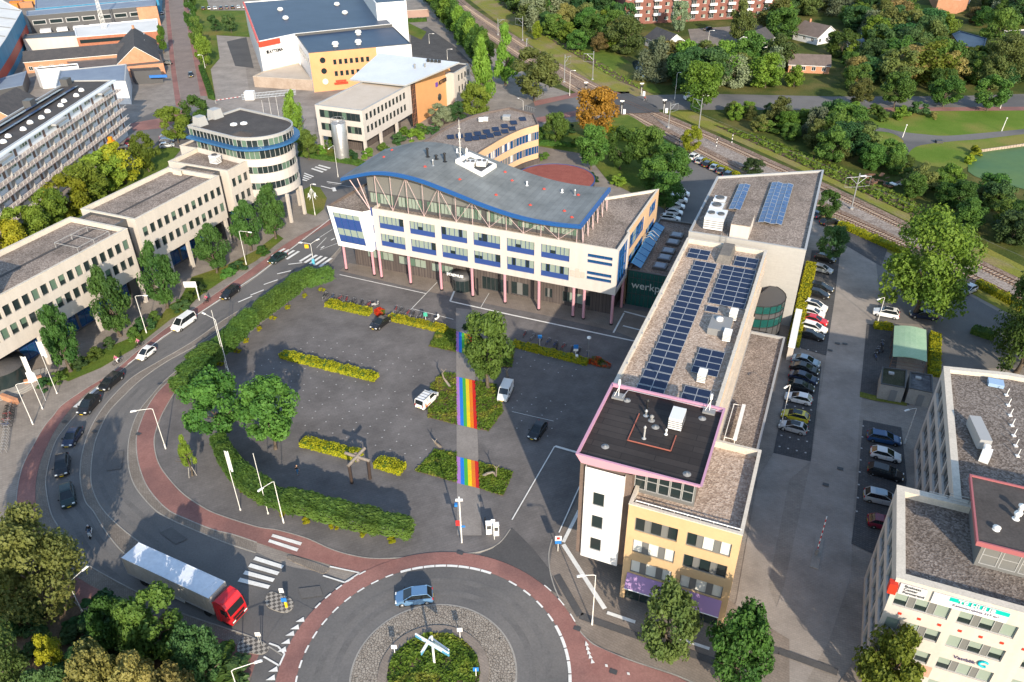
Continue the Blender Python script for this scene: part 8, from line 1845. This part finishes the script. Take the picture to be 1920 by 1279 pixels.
def person(label,x,y,rz,pose,top,legs,hair=(.05,.03,.02),z=0.0,group=None):
 """pose: dict of joints in metres, forward = +x"""
 r=thing('person',label,'person',(x,y,z),rz,group);J=pose
 pel,chest,neck,head=(Vector(J[k])for k in('pelvis','chest','neck','head'))
 pts=[pel,chest,neck,head];ed=[(0,1),(1,2),(2,3)];rad=[.13,.15,.055,.06]
 for s in(-1,1):
  f=lambda k:Vector((J[k][s>0]if isinstance(J[k],list)else(J[k][0],s*J[k][1],J[k][2])))
  sh,el,wr,hip,kn,an,toe=(f(k)for k in('shoulder','elbow','wrist','hip','knee','ankle','toe'));i=len(pts)
  hd_=wr+(wr-el).normalized()*.09
  pts+=[sh,el,wr,hd_,hip,kn,an,toe];ed+=[(1,i),(i,i+1),(i+1,i+2),(i+2,i+3),(0,i+4),(i+4,i+5),(i+5,i+6),(i+6,i+7)];rad+=[.062,.045,.03,.035,.085,.06,.042,.035]
  for k in range(4):
   a=Vector((0,(k-1.5)*.02,0));pts.append(hd_+(wr-el).normalized()*(.06+.01*(k in(1,2)))+a);ed.append((i+3,len(pts)-1));rad.append(.010)
  pts.append(hd_+Vector((.03,-.04*s,.01)));ed.append((i+3,len(pts)-1));rad.append(.011)
 skinned('body',[tuple(p)for p in pts],ed,rad,SKIN,r)
 mb=MB();mb.lathe((head.x+.01,head.y,head.z-.12),[(.03,-.0),(.07,.03),(.088,.10),(.09,.16),(.075,.22),(.03,.255)],0,12);mb.bar((head.x+.09,head.y,head.z-.02),(head.x+.125,head.y,head.z-.05),.018,0,5)
 for s in(-1,1):mb.box((head.x,head.y+s*.09,head.z),(.04,.03,.06));mb.box((head.x+.088,head.y+s*.035,head.z+.02),(.02,.02,.012),0,1)
 mb.box((head.x+.088,head.y,head.z-.075),(.02,.05,.01),0,2);obj('head',mb.mesh('head',[SKIN,M['black'],plain('lips',(.35,.12,.1),.6)]),r)
 mb=MB();mb.lathe((head.x-.012,head.y,head.z-.02),[(.098,-.05),(.105,.06),(.09,.13),(.03,.165)],0,12);obj('hair',mb.mesh('hair',[cloth('hair',hair)]),r)
 sh=[Vector((J['shoulder'][s]if isinstance(J['shoulder'],list)else(J['shoulder'][0],(-1,1)[s]*J['shoulder'][1],J['shoulder'][2])))for s in(0,1)];g=lambda k,s:Vector(J[k][s])if isinstance(J[k],list)else Vector((J[k][0],(-1,1)[s]*J[k][1],J[k][2]))
 tp=[pel+Vector((0,0,.02)),chest,neck-(neck-chest)*.25];te=[(0,1),(1,2)];trd=[.155,.175,.08]
 for s in(0,1):i=len(tp);e_=g('elbow',s);tp+=[sh[s],e_,e_.lerp(g('wrist',s),.8)];te+=[(1,i),(i,i+1),(i+1,i+2)];trd+=[.082,.062,.048]
 skinned('jacket',[tuple(p)for p in tp],te,trd,top,r)
 lp2=[pel];le=[];lr=[.15]
 for s in(0,1):i=len(lp2);lp2+=[g('hip',s),g('knee',s),g('knee',s).lerp(g('ankle',s),.93)];le+=[(0,i),(i,i+1),(i+1,i+2)];lr+=[.10,.075,.06]
 skinned('trousers',[tuple(p)for p in lp2],le,lr,legs,r)
 mb=MB()
 for s in(0,1):a,t_=g('ankle',s),g('toe',s);c=(a+t_)/2;mb.box((c.x,c.y,min(a.z,t_.z)-.01),(.27,.10,.09),math.atan2(t_.y-a.y,t_.x-a.x))
 obj('shoes',mb.mesh('shoes',[M['black']]),r)
 return r
WALK=dict(pelvis=(0,0,.93),chest=(.02,0,1.28),neck=(.03,0,1.47),head=(.05,0,1.60),shoulder=(.02,.19,1.40),elbow=[(-.08,-.24,1.14),(.10,.24,1.14)],wrist=[(-.02,-.25,.92),(.22,.22,.94)],hip=(0,.09,.90),knee=[(.18,-.09,.52),(-.05,.09,.50)],ankle=[(.22,-.09,.09),(-.30,.09,.14)],toe=[(.38,-.09,.05),(-.15,.09,.04)])
RIDE=dict(pelvis=(-.22,0,1.0),chest=(-.02,0,1.33),neck=(.05,0,1.5),head=(.09,0,1.63),shoulder=(.0,.19,1.43),elbow=(.16,.25,1.20),wrist=(.27,.25,1.06),hip=(-.2,.09,.97),knee=[(.15,-.1,.80),(.12,.1,.62)],ankle=[(-.02,-.1,.42),(-.08,.1,.22)],toe=[(.14,-.1,.38),(.08,.1,.18)])
SIT=dict(pelvis=(-.3,0,.92),chest=(-.2,0,1.27),neck=(-.16,0,1.45),head=(-.13,0,1.58),shoulder=(-.18,.19,1.38),elbow=(.06,.27,1.15),wrist=(.36,.27,1.06),hip=(-.25,.09,.92),knee=(.18,.13,.82),ankle=(.14,.12,.44),toe=(.30,.12,.40))
pinkc,whitec,bluec,blackc,jeans=cloth('cloth_pink',(.62,.14,.30)),cloth('cloth_white',(.68,.67,.66)),cloth('cloth_blue',(.04,.16,.32)),cloth('cloth_black',(.02,.02,.022)),cloth('cloth_jeans',(.06,.12,.22))
for t,bt,x,y,d_,tp_,lg_ in(('cyclist in pink top riding just ahead of the white hatchback','bicycle ridden just ahead of the white hatchback',262,650,(-.6,-.8),pinkc,blackc),('cyclist in pink and white riding nearest the long lawn','bicycle ridden nearest the long lawn',221,682,(-.6,-.8),pinkc,whitec),('cyclist in red pink riding beside the office sign','bicycle ridden beside the office sign',389,568,(-.55,-.83),cloth('cloth_crimson',(.5,.06,.14)),blackc)):
 p=P2(x,y);a=math.atan2(d_[1],d_[0]);bicycle(bt,p.x,p.y,a,None,0);person(t,p.x,p.y,a,RIDE,tp_,lg_,(.25,.15,.06),.03)
p=P2(171,1004);scooter('white scooter ridden on the road bend behind the queue',p.x,p.y,R(-72),'white');person('scooter rider with white helmet and black jacket on the road bend',p.x,p.y,R(-72),SIT,blackc,jeans,(.7,.7,.7),.02)
p=P2(559,889);person('pedestrian in dark jacket and blue jeans walking across the shaded square',p.x,p.y,R(-60),WALK,blackc,bluec,(.2,.12,.06))
p=P2(997,748-560)if 0 else P2(1209,190);bicycle('bicycle ridden at the level crossing',p.x,p.y,0,None,1);person('cyclist in a red top at the level crossing',p.x,p.y,0,RIDE,cloth('cloth_red',(.45,.06,.05)),blackc)
